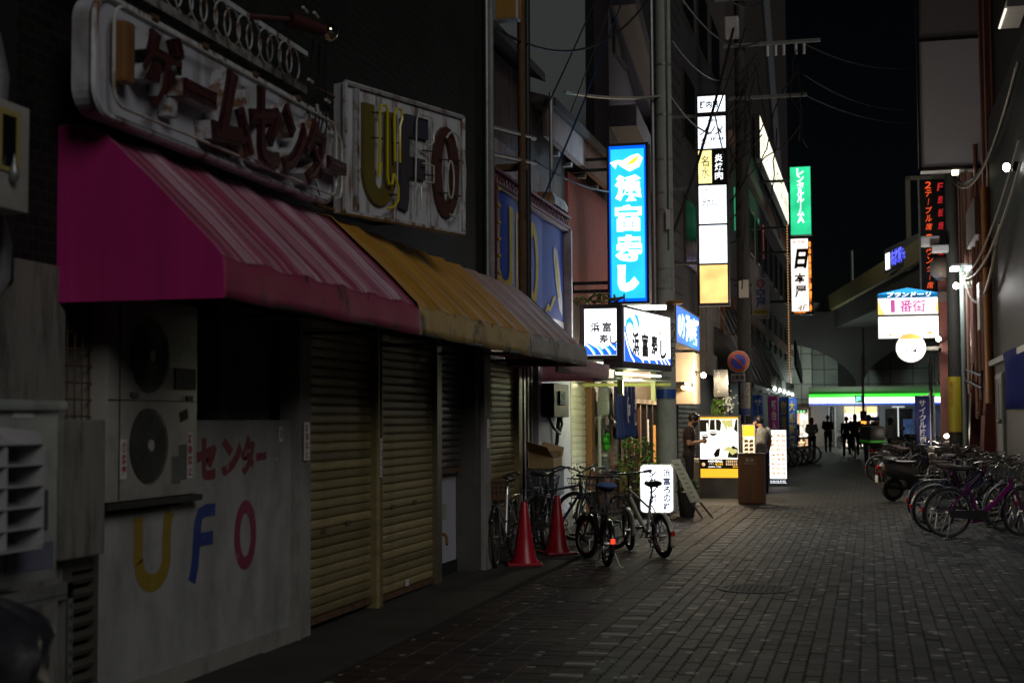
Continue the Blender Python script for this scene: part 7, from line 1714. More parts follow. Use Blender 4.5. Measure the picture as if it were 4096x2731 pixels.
wire('pale cable looping from the lamp post to the right wall, upper one', (2.25, 34.9, 4.95), (2.12, 21.0, 5.5), 0.35, 0.018, 'wire_pale')
wire('pale cable looping from the lamp post to the right wall, lower one', (2.25, 34.9, 4.9), (2.14, 21.0, 5.2), 0.45, 0.022, 'wire_pale')
wire('pale cable drooping in a deep loop beside the lamp post', (2.25, 34.9, 4.85), (2.28, 26.0, 5.0), 0.9, 0.03, 'wire_pale')
tg = thing('cable_tangle', 'tangle of black drop cables hanging from the dark utility pole arms', 'cable', (-2.6, 35.8, 5))
tgm = MB(); rgt = random.Random(21)
for i in range(16):
    x = rgt.uniform(-2.9, -1.3); z = rgt.uniform(8.6, 10.9); p = [Vector((x, 35.8, z))]
    dx = rgt.uniform(-0.35, 0.05)
    for k in range(7): p.append(p[-1] + Vector((dx + rgt.uniform(-.15, .12), rgt.uniform(-.1, .1), -rgt.uniform(0.15, 0.55))))
    tgm.tube(p, 0.018, 5)
for i in range(10):
    z = rgt.uniform(4.2, 8.5); tgm.tube(sag((-3.0, 35.8, z), (-3.9 + rgt.uniform(-0.1, 1.6), 35.6, z + rgt.uniform(-1.2, 1.0)), rgt.uniform(0.1, 0.5), 10), 0.016, 5)
tgm.build('cable', M['wire'], tg)
# ------------------------------------------------------------------ bicycles
K = {}
K['tyre'] = mat('tyre rubber', (0.018, 0.018, 0.018), 0.75, var=0.3)
K['chrome'] = mat('bright steel', (0.55, 0.55, 0.55), 0.22, 1.0, var=0.1)
K['steel'] = mat('dull steel', (0.35, 0.35, 0.35), 0.35, 0.9, var=0.15)
K['blackp'] = mat('gloss black paint', (0.015, 0.015, 0.017), 0.25, 0.0, coat=0.3)
K['silverp'] = mat('silver paint', (0.42, 0.42, 0.43), 0.3, 0.5)
K['whitep'] = mat('cream paint', (0.52, 0.49, 0.38), 0.35, coat=0.2)
K['magenta'] = mat('magenta paint', (0.22, 0.012, 0.16), 0.25, 0.3, coat=0.3)
K['purple'] = mat('violet paint', (0.10, 0.03, 0.16), 0.3, 0.3)
K['navy'] = mat('navy paint', (0.012, 0.018, 0.06), 0.3, 0.2)
K['red'] = mat('dark red paint', (0.16, 0.012, 0.015), 0.3, 0.2)
K['green'] = mat('dark green paint', (0.012, 0.05, 0.03), 0.3, 0.2)
K['brown'] = mat('brown leather', (0.09, 0.055, 0.04), 0.5)
K['blackl'] = mat('black vinyl', (0.015, 0.015, 0.015), 0.4)
K['bluetowel'] = mat('blue towel cloth', (0.12, 0.19, 0.42), 0.9, bump=0.4)
K['wire'] = mat('basket wire', (0.06, 0.06, 0.06), 0.4, 0.5)
K['wickr'] = mat('brown basket lining', (0.12, 0.06, 0.025), 0.8, var=0.4)
K['reflr'] = mat('red reflector', (0.5, 0.012, 0.008), 0.15)
K['reflr_lit'] = glow('red tail lamp', (1.0, 0.06, 0.02), 1.2, sample=False)
K['lampw'] = mat('clear lamp lens', (0.5, 0.5, 0.52), 0.08)
K['orange'] = mat('orange reflector', (0.6, 0.2, 0.01), 0.2)

class XB(MB):
    """Mesh collector whose points can be turned about the steering axis before building."""
    def turn(s, c, a):
        ca, sa = math.cos(a), math.sin(a)
        s.v = [(c[0] + (x - c[0]) * ca - (y - c[1]) * sa, c[1] + (x - c[0]) * sa + (y - c[1]) * ca, z) for x, y, z in s.v]; return s

def wheel(t, x, r, steer=0.0, pivot=0.0, spokes=20, tyre_r=0.019, rim=None):
    w = XB(); w.cyl((x, -0.045, r), (x, 0.045, r), 0.022, n=8)
    for k in range(spokes):
        a = 2 * PI * k / spokes; b = a + (0.25 if k % 2 else -0.25); y = 0.03 if k % 4 < 2 else -0.03
        w.cyl((x + 0.02 * math.cos(b), y, r + 0.02 * math.sin(b)), (x + (r - 0.045) * math.cos(a), 0, r + (r - 0.045) * math.sin(a)), 0.0022, n=3, cap=False)
    w.obox((x + 0.55 * r * math.cos(1.1), 0.0, r + 0.55 * r * math.sin(1.1)), (0.05, 0.012, 0.03), Matrix.Rotation(-1.1, 3, 'Y'))
    if steer: w.turn((pivot, 0), steer)
    wo = w.build('wheel', K['steel'], t, world=False)
    ty = XB(); ty.ring((x, 0, r), (0, 1, 0), r - tyre_r, tyre_r, n=32, k=7)
    rm = XB(); rm.ring((x, 0, r), (0, 1, 0), r - 2.4 * tyre_r, tyre_r * 0.62, n=32, k=5)
    if steer: ty.turn((pivot, 0), steer); rm.turn((pivot, 0), steer)
    ty.build('tyre', K['tyre'], wo, world=False, smooth=True); rm.build('rim', rim or K['chrome'], wo, world=False, smooth=True)

def make_bike(label, group, kind='city', R0=0.335, wb=1.06, paint='blackp', fender='steel', saddle='blackl', basket=True, rear_basket=False, rack=True, steer=0.0, bars='city', lamp=True, lit=False, drape=None, stand='centre', liner=None, tyre_r=0.019, name='bicycle'):
    t = thing(name, label, 'bicycle', (0, 0, 0), group=group)
    pm = K[paint]; hx, hz = wb - 0.14, R0 + 0.36                   # head tube
    if kind == 'mini': hx, hz = wb - 0.12, R0 + 0.42
    bbx, bbz = 0.43, R0 - 0.04
    st_x, st_z = 0.24, R0 + 0.42                                    # top of the seat tube
    wheel(t, 0, R0, tyre_r=tyre_r); wheel(t, wb, R0, steer, hx, tyre_r=tyre_r)
    f = MB()
    f.tube([(bbx, 0, bbz), (st_x, 0, st_z)], 0.017, 8)
    for s in (-1, 1):
        f.tube([(bbx, s * 0.03, bbz), (0.12, s * 0.05, R0 - 0.01), (0, s * 0.055, R0)], 0.009, 6)
        f.tube([(st_x + 0.03, s * 0.02, st_z - 0.08), (0.06, s * 0.05, R0 + 0.1), (0, s * 0.055, R0)], 0.008, 6)
    f.tube([(hx - 0.035, 0, hz - 0.05), (hx - 0.065, 0, hz + 0.12)], 0.021, 8)
    if kind == 'city':
        f.tube([(hx - 0.045, 0, hz), (hx - 0.16, 0, hz - 0.12), (bbx + 0.14, 0, bbz + 0.12), (bbx, 0, bbz)], 0.02, 8)
        f.tube([(hx - 0.055, 0, hz + 0.08), (hx - 0.2, 0, hz - 0.04), (bbx + 0.06, 0, bbz + 0.2), (bbx - 0.08, 0, bbz + 0.16)], 0.015, 8)
    elif kind == 'vframe':
        f.tube([(hx - 0.045, 0, hz), (hx - 0.25, 0, hz - 0.22), (bbx + 0.1, 0, bbz + 0.08), (bbx, 0, bbz)], 0.032, 10)
        f.bbox(bbx - 0.09, bbx + 0.09, -0.06, 0.06, bbz - 0.09, bbz + 0.07, 0.03)
    elif kind == 'mini':
        f.tube([(hx - 0.05, 0, hz - 0.02), (bbx + 0.02, 0, bbz + 0.06), (bbx - 0.12, 0, bbz + 0.05)], 0.026, 10)
        f.tube([(hx - 0.06, 0, hz + 0.08), (st_x + 0.02, 0, st_z - 0.12)], 0.013, 8)
    else:
        f.tube([(hx - 0.04, 0, hz), (bbx, 0, bbz)], 0.018, 8); f.tube([(hx - 0.055, 0, hz + 0.08), (st_x, 0, st_z - 0.03)], 0.016, 8)
    f.build('frame', pm, t, world=False, smooth=True)
    fk = XB()
    for s in (-1, 1): fk.tube([(hx - 0.03, s * 0.045, hz - 0.07), (hx + 0.03, s * 0.05, R0 + 0.18), (wb - 0.02, s * 0.055, R0 + 0.03), (wb, s * 0.055, R0)], 0.0105, 6)
    fk.tube([(hx - 0.03, -0.05, hz - 0.07), (hx - 0.03, 0.05, hz - 0.07)], 0.014, 6); fk.turn((hx, 0), steer)
    fk.build('fork', pm if kind != 'city' else K['chrome'], t, world=False, smooth=True)
    top = hz + 0.12 + (0.12 if bars != 'flat' else 0.16); tx = hx - 0.085
    hb = XB(); hb.tube([(hx - 0.065, 0, hz + 0.10), (tx, 0, top)], 0.013, 8)
    if bars == 'city':
        pts = [(tx - 0.2, 0.27, top + 0.06), (tx - 0.05, 0.25, top + 0.09), (tx + 0.06, 0.14, top + 0.06), (tx + 0.05, 0, top), (tx + 0.06, -0.14, top + 0.06), (tx - 0.05, -0.25, top + 0.09), (tx - 0.2, -0.27, top + 0.06)]
    else:
        pts = [(tx - 0.02, 0.29, top + 0.02), (tx + 0.02, 0.1, top), (tx + 0.03, 0, top), (tx + 0.02, -0.1, top), (tx - 0.02, -0.29, top + 0.02)]
    hb.tube(pts, 0.0115, 7)
    for s in (-1, 1):
        e = Vector(pts[0 if s > 0 else -1]); hb.tube([e + Vector((0.10, -s * 0.03, 0.0)), e + Vector((0.12, -s * 0.0, -0.03)), e + Vector((0.03, s * 0.02, -0.05))], 0.006, 5)
    hb.turn((hx, 0), steer); hbo = hb.build('handlebar', K['chrome'] if kind != 'mini' else K['blackp'], t, world=False, smooth=True)
    gp = XB()
    for s in (-1, 1):
        e = Vector(pts[0 if s > 0 else -1]); q = Vector(pts[1 if s > 0 else -2]); gp.tube([e, e.lerp(q, 0.7 if bars == 'city' else 0.5)], 0.017, 8)
    gp.turn((hx, 0), steer); gp.build('grip', K['blackl'], hbo, world=False, smooth=True)
    cb = XB()
    for s in (-1, 1): cb.tube([(tx + 0.04, s * 0.2, top + 0.05), (tx + 0.16, s * 0.12, top + 0.06), (tx + 0.15, s * 0.03, top - 0.1), (hx, s * 0.03, hz - 0.02)], 0.004, 4)
    cb.turn((hx, 0), steer); cb.build('brake_cable', K['blackl'], t, world=False)
    sx, szz = st_x - 0.06, st_z + 0.16
    MB().tube([(st_x, 0, st_z - 0.05), (sx + 0.01, 0, szz)], 0.013, 8).build('seat_post', K['chrome'], t, world=False, smooth=True)
    sd_ = MB()
    def sf(u, v):
        a = 2 * PI * v; l = u
        w = 0.105 * (1 - 0.78 * l ** 0.8) + 0.012; h = 0.045 * (1 - 0.3 * l)
        if u < 0.12: w *= 0.35 + 0.65 * u / 0.12; h *= 0.4 + 0.6 * u / 0.12
        if u > 0.95: w *= 0.5; h *= 0.6
        return (sx - 0.13 + 0.28 * l, w * math.cos(a), szz + 0.025 + h * math.sin(a) * (1 if math.sin(a) > 0 else 0.8) - 0.01 * math.sin(PI * l))
    sd_.sheet(sf, 12, 14); sdo = sd_.build('saddle', K[saddle], t, world=False, smooth=True)
    MB().cyl((sx - 0.05, -0.04, szz - 0.03), (sx - 0.05, -0.04, szz + 0.01), 0.014).cyl((sx - 0.05, 0.04, szz - 0.03), (sx - 0.05, 0.04, szz + 0.01), 0.014).build('spring', K['steel'], sdo, world=False)
    if drape: MB().ball((sx - 0.02, 0, szz + 0.045), 0.14, 16, 8, 1.0, 0.9, 0.32).build('saddle_cover', K[drape], sdo, world=False, smooth=True)
    cr = MB(); cr.ring((bbx, -0.05, bbz), (0, 1, 0), 0.085, 0.006, n=22, k=5); cr.tube([(bbx, -0.075, bbz), (bbx + 0.10, -0.08, bbz - 0.13)], 0.009, 6); cr.tube([(bbx, 0.075, bbz), (bbx - 0.10, 0.08, bbz + 0.13)], 0.009, 6)
    for k in range(5): a = 2 * PI * k / 5; cr.cyl((bbx, -0.05, bbz), (bbx + 0.085 * math.cos(a), -0.05, bbz + 0.085 * math.sin(a)), 0.006, n=4)
    cro = cr.build('crank', K['chrome'], t, world=False, smooth=True)
    MB().bbox(bbx + 0.06, bbx + 0.14, -0.17, -0.09, bbz - 0.145, bbz - 0.12, 0.006).bbox(bbx - 0.14, bbx - 0.06, 0.09, 0.17, bbz + 0.12, bbz + 0.145, 0.006).build('pedal', K['blackl'], cro, world=False)
    if kind in ('city', 'vframe'):
        MB().prism([(0.0, -0.068, R0 - 0.05), (bbx + 0.08, -0.068, bbz - 0.06), (bbx + 0.1, -0.068, bbz + 0.06), (bbx, -0.068, bbz + 0.09), (0.0, -0.068, R0 + 0.045)], (0, -0.012, 0)).build('chain_guard', K['blackl'] if paint in ('blackp', 'magenta') else K['steel'], t, world=False)
    else:
        MB().tube([(0, -0.05, R0 + 0.03), (bbx, -0.05, bbz + 0.085)], 0.005, 4).tube([(0, -0.05, R0 - 0.03), (bbx, -0.05, bbz - 0.085)], 0.005, 4).build('chain', K['steel'], t, world=False)
    if fender:
        fe = MB()
        def fen(cx, a0, a1):
            return lambda u, v: (cx + (R0 + 0.022) * math.cos(a0 + (a1 - a0) * u) * (1 - 0.03 * (2 * v - 1) ** 2), 0.028 * (2 * v - 1), R0 + (R0 + 0.022) * math.sin(a0 + (a1 - a0) * u) * (1 - 0.03 * (2 * v - 1) ** 2))
        fe.sheet(fen(0, R(20), R(205)), 22, 4)
        fe.build('fender', K[fender], t, world=False, smooth=True, solid=0.003)
        fe = XB(); fe.sheet(fen(wb, R(30), R(190)), 18, 4); fe.turn((hx, 0), steer); fe.build('fender', K[fender], t, world=False, smooth=True, solid=0.003)
        MB().tube([(0, 0.06, R0), (-0.2, 0.04, R0 + 0.3)], 0.004, 4).tube([(0, -0.06, R0), (-0.2, -0.04, R0 + 0.3)], 0.004, 4).build('fender_stay', K['steel'], t, world=False)
    MB().bbox(-R0 - 0.035, -R0 - 0.015, -0.025, 0.025, R0 + 0.02, R0 + 0.075, 0.006).build('reflector', K['reflr_lit'] if lit else K['reflr'], t, world=False)
    if rack:
        rk = MB(); z = 2 * R0 + 0.075
        for s in (-1, 1):
            rk.tube([(st_x - 0.02, s * 0.05, z), (-0.18, s * 0.06, z), (-0.22, s * 0.04, z)], 0.006, 5); rk.tube([(0, s * 0.065, R0), (-0.03, s * 0.06, z)], 0.005, 5)
        for x in (0.15, 0.05, -0.05, -0.15): rk.tube([(x, -0.06, z), (x, 0.06, z)], 0.005, 5)
        rk.build('rack', K['steel'], t, world=False)
    def bask(cx, cz, w0, w1, d0, d1, h, turnit):
        b = XB()
        for k in range(5):
            q = k / 4; w = w0 + (w1 - w0) * q; d = d0 + (d1 - d0) * q; z = cz + h * q
            b.tube([(cx - d / 2, -w / 2, z), (cx + d / 2, -w / 2, z), (cx + d / 2, w / 2, z), (cx - d / 2, w / 2, z)], 0.0045 if k in (0, 4) else 0.0025, 4, closed=True)
        for k in range(8):
            q = -0.5 + k / 7.0
            for sgn in (-1, 1):
                b.tube([(cx + sgn * d0 / 2, q * w0, cz), (cx + sgn * d1 / 2, q * w1, cz + h)], 0.0024, 4); b.tube([(cx + q * d0, sgn * w0 / 2, cz), (cx + q * d1, sgn * w1 / 2, cz + h)], 0.0024, 4)
        for k in range(5): q = -0.5 + k / 4.0; b.tube([(cx - d0 / 2, q * w0, cz), (cx + d0 / 2, q * w0, cz)], 0.0024, 4)
        if turnit: b.turn((hx, 0), steer)
        bo = b.build('basket', K['wire'], t, world=False)
        if liner and turnit:
            lb_ = XB(); lb_.bbox(cx - d1 * 0.4, cx + d1 * 0.4, -w1 * 0.42, w1 * 0.42, cz + 0.02, cz + h * 1.12, 0.03); lb_.turn((hx, 0), steer); lb_.build('basket_load', K[liner], bo, world=False, smooth=True)
    if basket: bask(wb + 0.06, hz + 0.02, 0.26, 0.36, 0.18, 0.26, 0.23, True)
    if rear_basket: bask(-0.04, 2 * R0 + 0.085, 0.28, 0.36, 0.30, 0.38, 0.22, False)
    if lamp:
        l = XB(); l.lathe([(0.0, 0), (0.026, 0.005), (0.03, 0.03), (0.012, 0.06)], (0, 0, 0), 10)
        l.v = [(wb - 0.02 + 0.06 - z, y + 0.04, R0 * 2 + 0.03 + x) for x, y, z in l.v]; l.turn((hx, 0), steer); l.build('headlamp', K['lampw'], t, world=False, smooth=True)
    ks = MB()
    if stand == 'centre':
        for s in (-1, 1): ks.tube([(0.02, s * 0.05, R0 - 0.02), (-0.06, s * 0.13, 0.02), (-0.13, s * 0.15, 0.008)], 0.008, 6)
    else:
        ks.tube([(0.06, 0.06, R0 - 0.03), (0.02, 0.17, 0.008)], 0.008, 6)
    ks.build('kickstand', K['steel'], t, world=False)
    return t
used = set()
def put(b, x, y, a, lean=0.0, label=None, first=False, group=None):
    o = b if first else copy_tree(b)
    if label: o['label'] = label
    if group: o['group'] = group
    o.location = (x, y, 0.0); o.rotation_euler = (R(lean), 0, R(a))
    return o
GL, GR, GF = 'bicycles parked beside the traffic cones', 'bicycles parked in a row on the right', 'bicycles parked far down on the left'
# near left cluster (x, y: rear wheel on the ground; heading in degrees from +X)
put(make_bike('silver city bicycle with loaded brown front basket next to the pillar', GL, 'city', paint='silverp', fender='blackp', liner='wickr', basket=True, steer=0.12), -4.02, 16.15, -88, 3, first=True)
put(make_bike('black city bicycle parked deepest against the olive shutter', GL, 'city', paint='blackp', fender='blackp', steer=-0.3), -4.12, 17.9, -70, 2, first=True)
put(make_bike('old dark bicycle with rear wheel beside the second cone', GL, 'diamond', paint='navy', fender='steel', basket=False, steer=0.2), -4.0, 17.3, 62, -3, first=True)
b3_ = make_bike('black folding bicycle with blue saddle cover and red tail lamp', GL, 'mini', R0=0.25, wb=0.98, paint='blackp', fender='blackp', basket=True, rear_basket=True, rack=False, bars='flat', lit=True, drape='bluetowel', tyre_r=0.026, steer=0.35)
put(b3_, -2.82, 15.5, 112, 2, first=True)
put(make_bike('cream small wheeled bicycle parked nearest the middle of the street', GL, 'mini', R0=0.255, wb=1.0, paint='whitep', fender='whitep', basket=False, rack=False, bars='flat', saddle='blackl', tyre_r=0.026, stand='side', steer=-0.2), -2.35, 16.62, 124, -4, first=True)
put(make_bike('white framed bicycle half hidden behind the folding bicycle', GL, 'diamond', paint='silverp', fender=None, basket=False, bars='flat', rack=False, steer=0.5), -3.1, 17.7, 128, 3, first=True)
# right hand row
bA = make_bike('magenta step through bicycle nearest the camera in the right row', GR, 'vframe', R0=0.335, wb=1.05, paint='magenta', fender='blackp', saddle='blackl', rack=False, steer=0.35)
put(bA, 1.00, 20.15, 18, 4, first=True)
bB = make_bike('silver fendered bicycle right behind the magenta one', GR, 'city', paint='blackp', fender='steel', saddle='brown', rack=True, steer=0.2)
put(bB, 0.86, 20.95, 24, 3, first=True)
bC = make_bike('navy city bicycle with dark fenders, third in the right row', GR, 'city', paint='navy', fender='navy', saddle='brown', steer=-0.2)
put(bC, 0.85, 22.6, 26, 3, first=True)
put(bB, 1.02, 24.2, 27, -2, 'black bicycle with bright fender in front of the grey scooter')
put(bA, 1.12, 25.6, 22, 2, 'purple pink bicycle just in front of the grey scooter')
put(bC, 1.22, 26.9, 28, 3, 'navy bicycle leaning against the front of the grey scooter')
bD = make_bike('white fendered bicycle sticking out behind the grey scooter', GR, 'city', paint='silverp', fender='silverp', steer=0.3)
put(bD, 0.20, 37.6, 20, 3, first=True)
put(bB, 0.55, 32.6, 25, 2, 'black bicycle first behind the grey scooter')
put(bC, 0.50, 34.2, 24, 2, 'navy bicycle second behind the grey scooter')
put(bB, 0.45, 35.9, 22, -2, 'black bicycle third behind the grey scooter')
for i, (x, y) in enumerate(((2.05, 22.0), (2.1, 24.0), (2.05, 26.0), (1.9, 30.6), (1.95, 32.4), (1.8, 33.9), (1.85, 36.8), (1.75, 38.4))):
    nms = ['inner row bicycle nearest the steel door', 'second inner row bicycle beside the steel door', 'third inner row bicycle past the steel door', 'inner row bicycle beside the grey scooter', 'inner row bicycle just past the grey scooter', 'inner row bicycle in front of the lamp post', 'inner row bicycle beside the lamp post', 'inner row bicycle behind the lamp post']
    put((bB, bC, bB, bC)[i % 4], x, y, 84 + 6 * (i % 3), 3, nms[i])
for i, (x, y) in enumerate(((0.55, 41.8), (0.7, 43.2), (0.6, 44.8), (0.75, 46.4), (0.7, 48.0), (0.8, 49.6), (0.75, 51.2), (0.9, 53.0), (1.5, 42.5), (1.6, 44.6), (1.6, 47.2), (1.7, 50.0))):
    put((bB, bC, bD, bC)[i % 4], x, y, 22 + 5 * (i % 3), 2, 'one of the far bicycles crowded along the right past the navy flag', group='far bicycles crowded on the right')
# far left row
bE = make_bike('far left bicycle with purple frame nearest the menu box', GF, 'city', paint='purple', fender='steel', steer=-0.2)
FL = ['far left bicycle with purple frame nearest the menu box', 'second bicycle from the menu box in the far left row', 'third bicycle from the menu box in the far left row', 'fourth bicycle from the menu box in the far left row', 'fifth bicycle from the menu box in the far left row', 'last bicycle of the far left row, its wheel standing clear']
for i, (x, y) in enumerate(((-2.75, 46.2), (-2.6, 47.6), (-2.5, 49.0), (-2.4, 50.4), (-2.25, 51.8), (-2.05, 53.2))):
    put(bE if i % 2 == 0 else bD, x, y, 192 - 3 * i, 3, FL[i], first=(i == 0))
for i in range(5):
    put((bE, bC)[i % 2], -1.6 + 0.42 * i, 80.0, 70, 2, 'one of the bicycles parked before the convenience store window', group='bicycles at the convenience store')

# ------------------------------------------------------------------ scooters
def make_scooter(label, body, box=False, name='scooter'):
    t = thing(name, label, 'scooter', (0, 0, 0)); bm_ = K[body]
    for x, r in ((0, 0.225), (1.22, 0.22)):
        w = MB().ring((x, 0, r), (0, 1, 0), r - 0.05, 0.052, n=28, k=9).build('tyre', K['tyre'], t, world=False, smooth=True)
        MB().cyl((x, -0.045, r), (x, 0.045, r), r - 0.09, n=20).build('rim', K['steel'], t, world=False, smooth=True)
    def tail(u, v):
        a = 2 * PI * v; x = -0.34 + 0.86 * u
        w = 0.055 + 0.125 * math.sin(PI * min(1, 0.12 + 0.75 * u)); h = 0.05 + 0.13 * math.sin(PI * min(1, 0.10 + 0.72 * u)); zc = 0.66 - 0.16 * u ** 1.4
        if u < 0.06: w *= 0.4; h *= 0.4
        return (x, w * math.cos(a), zc + h * math.sin(a))
    MB().sheet(tail, 18, 20).build('rear_body', bm_, t, world=False, smooth=True)
    def seat(u, v):
        a = PI * v; x = -0.22 + 0.72 * u; w = 0.13 * math.sin(PI * min(1, 0.2 + 0.7 * u)) ** 0.5
        return (x, w * math.cos(a) * (1 if 0.03 < u < 0.98 else 0.3), 0.755 - 0.03 * u + 0.055 * math.sin(a) + (0.03 if u < 0.3 else 0))
    MB().sheet(seat, 14, 10).build('seat', K['blackl'], t, world=False, smooth=True)
    MB().bbox(0.42, 0.92, -0.15, 0.15, 0.24, 0.31, 0.03).bbox(0.25, 0.5, -0.13, 0.13, 0.22, 0.5, 0.04).build('footboard', K['blackl'], t, world=False, smooth=True)
    sh_ = MB(); sh_.sheet(lambda u, v: (0.92 + 0.10 * math.sin(PI * u) - 0.10 * v + 0.03, 0.21 * (2 * u - 1) * (1 - 0.3 * v), 0.30 + 0.62 * v), 12, 10)
    sh_.build('front_shield', bm_, t, world=False, smooth=True, solid=0.03)
    MB().sheet(lambda u, v: (1.22 + 0.275 * math.cos(R(30) + R(130) * u), 0.07 * (2 * v - 1), 0.22 + 0.275 * math.sin(R(30) + R(130) * u)), 14, 4).build('front_fender', bm_, t, world=False, smooth=True, solid=0.01)
    MB().tube([(1.22, 0.07, 0.22), (1.08, 0.07, 0.55)], 0.02, 8).tube([(1.22, -0.07, 0.22), (1.08, -0.07, 0.55)], 0.02, 8).tube([(1.05, 0, 0.5), (0.92, 0, 1.0)], 0.03, 8).build('fork', K['steel'], t, world=False, smooth=True)
    hb = MB().bbox(0.80, 1.02, -0.15, 0.15, 0.93, 1.06, 0.05).tube([(0.86, -0.34, 1.0), (0.9, 0, 1.01), (0.86, 0.34, 1.0)], 0.014, 7).build('handlebar', bm_, t, world=False, smooth=True)
    for s in (-1, 1):
        MB().tube([(0.88, s * 0.24, 1.02), (0.90, s * 0.27, 1.16)], 0.006, 5).ball((0.90, s * 0.28, 1.19), 0.055, 12, 8, 0.25, 1.0, 0.75).build('mirror', K['blackl'], hb, world=False, smooth=True)
    MB().ball((1.0, 0, 0.97), 0.075, 14, 9, 0.5, 1, 0.8).build('headlamp', K['lampw'], hb, world=False, smooth=True)
    MB().ball((-0.31, 0, 0.665), 0.06, 12, 8, 0.6, 1.2, 0.7).build('tail_lamp', K['reflr'], t, world=False, smooth=True)
    MB().ball((-0.22, -0.12, 0.63), 0.04, 10, 7, 1.4, 0.6, 0.7).ball((-0.22, 0.12, 0.63), 0.04, 10, 7, 1.4, 0.6, 0.7).build('turn_signal', K['orange'], t, world=False, smooth=True)
    MB().tube([(-0.2, 0.12, 0.79), (-0.36, 0.1, 0.83), (-0.36, -0.1, 0.83), (-0.2, -0.12, 0.79)], 0.012, 6).build('grab_rail', K['chrome'], t, world=False, smooth=True)
    MB().tube([(0.2, -0.14, 0.25), (-0.3, -0.17, 0.33)], [0.035, 0.06], 10).build('exhaust', K['blackl'], t, world=False, smooth=True)
    MB().prism([(-0.34, -0.06, 0.36), (-0.34, 0.06, 0.36), (-0.34, 0.06, 0.5), (-0.34, -0.06, 0.5)], (-0.008, 0, 0.01)).build('number_plate', M['sticker'], t, world=False)
    MB().tube([(0.3, 0.1, 0.2), (0.25, 0.2, 0.01)], 0.012, 6).build('side_stand', K['steel'], t, world=False)
    if box:
        MB().bbox(-0.50, -0.04, -0.23, 0.23, 0.84, 1.26, 0.05).build('top_box', K['blackl'], t, world=False, smooth=True)
        MB().bbox(-0.51, -0.03, -0.235, 0.235, 0.87, 0.93, 0.01).build('box_strip', K['gstrip'], t, world=False)
    return t
K['gstrip'] = mat('bright green strip', (0.05, 0.5, 0.03), 0.35)
K['greyp'] = mat('grey metallic paint', (0.17, 0.17, 0.18), 0.28, 0.5, coat=0.4)
s_ = make_scooter('grey metallic motor scooter parked in the right hand bicycle row', 'greyp'); s_.location = (0.42, 29.0, 0); s_.rotation_euler = (R(3), 0, R(26))
s_ = make_scooter('dark delivery scooter with black top box and green strip', 'blackp', True); s_.location = (0.28, 40.2, 0); s_.rotation_euler = (R(3), 0, R(35)); s_.scale = (1.05, 1.05, 1.12)

# ------------------------------------------------------------------ cones, crate, box
def cone(x, y, label):
    t = thing('traffic_cone', label, 'traffic cone', (x, y, 0), group='red traffic cones')
    MB().lathe([(0.155, 0.05), (0.15, 0.075), (0.125, 0.12), (0.085, 0.36), (0.036, 0.70), (0.03, 0.715), (0.001, 0.718)], n=28).build('cone', K['cone'], t, world=False, smooth=True)
    MB().bbox(-0.19, 0.19, -0.19, 0.19, 0.03, 0.055, 0.008).build('base', K['cone'], t, world=False)
    MB().bbox(-0.205, 0.205, -0.205, 0.205, 0.0, 0.03, 0.008).build('weight', K['tyre'], t, world=False)
    return t
K['cone'] = mat('red cone plastic', (0.42, 0.006, 0.022), 0.35, var=0.12, vscale=5, dirt=0.3, dirtcol=(0.15, 0.01, 0.015), dscale=6)
cone(-3.70, 15.28, 'front red traffic cone nearer the shuttered arcade').rotation_euler = (0, 0, 0.3)
cone(-3.62, 16.62, 'rear red traffic cone next to the folding bicycle').rotation_euler = (0, 0, 0.6)
cr8 = thing('plastic_crate', 'dark grey plastic crate raised on a stand against the lavender wall', 'crate', (-4.15, 19.0, 0))
MB().bbox(-4.35, -3.98, 18.1, 18.75, 0.62, 0.98, 0.02).build('crate', mat('dark crate plastic', (0.05, 0.055, 0.075), 0.45), cr8)
MB().box(-4.3, -4.26, 18.2, 18.24, 0, 0.62).box(-4.3, -4.26, 18.6, 18.64, 0, 0.62).box(-4.06, -4.02, 18.2, 18.24, 0, 0.62).box(-4.06, -4.02, 18.6, 18.64, 0, 0.62).build('leg', M['iron'], cr8)
cbx = thing('cardboard_box', 'open cardboard box with brown paper inside, on top of dark crate', 'box', (-4.15, 18.4, 0.98))
cm = mat('cardboard', (0.33, 0.22, 0.10), 0.8, var=0.15)
MB().box(-4.33, -4.32, 18.15, 18.72, 0.985, 1.2).box(-4.01, -4.0, 18.15, 18.72, 0.985, 1.12).box(-4.32, -4.01, 18.15, 18.16, 0.985, 1.2).box(-4.32, -4.01, 18.71, 18.72, 0.985, 1.2).box(-4.33, -4.0, 18.15, 18.72, 0.982, 0.986).build('sides', cm, cbx)
MB().prism([(-4.0, 18.15, 1.12), (-4.33, 18.15, 1.2), (-4.33, 18.0, 1.34), (-4.05, 18.0, 1.26)], (0, 0.008, 0.004)).prism([(-4.0, 18.72, 1.12), (-4.33, 18.72, 1.2), (-4.3, 18.88, 1.32), (-4.0, 18.84, 1.24)], (0, 0.008, 0.004)).build('flap', cm, cbx)
MB().sheet(lambda u, v: (-4.31 + 0.29 * u, 18.18 + 0.5 * v, 1.10 + 0.12 * math.sin(PI * u) * math.sin(PI * v) + 0.03 * math.sin(11 * u + 7 * v)), 16, 16).build('paper', mat('brown paper', (0.10, 0.06, 0.035), 0.85, var=0.3), cbx)
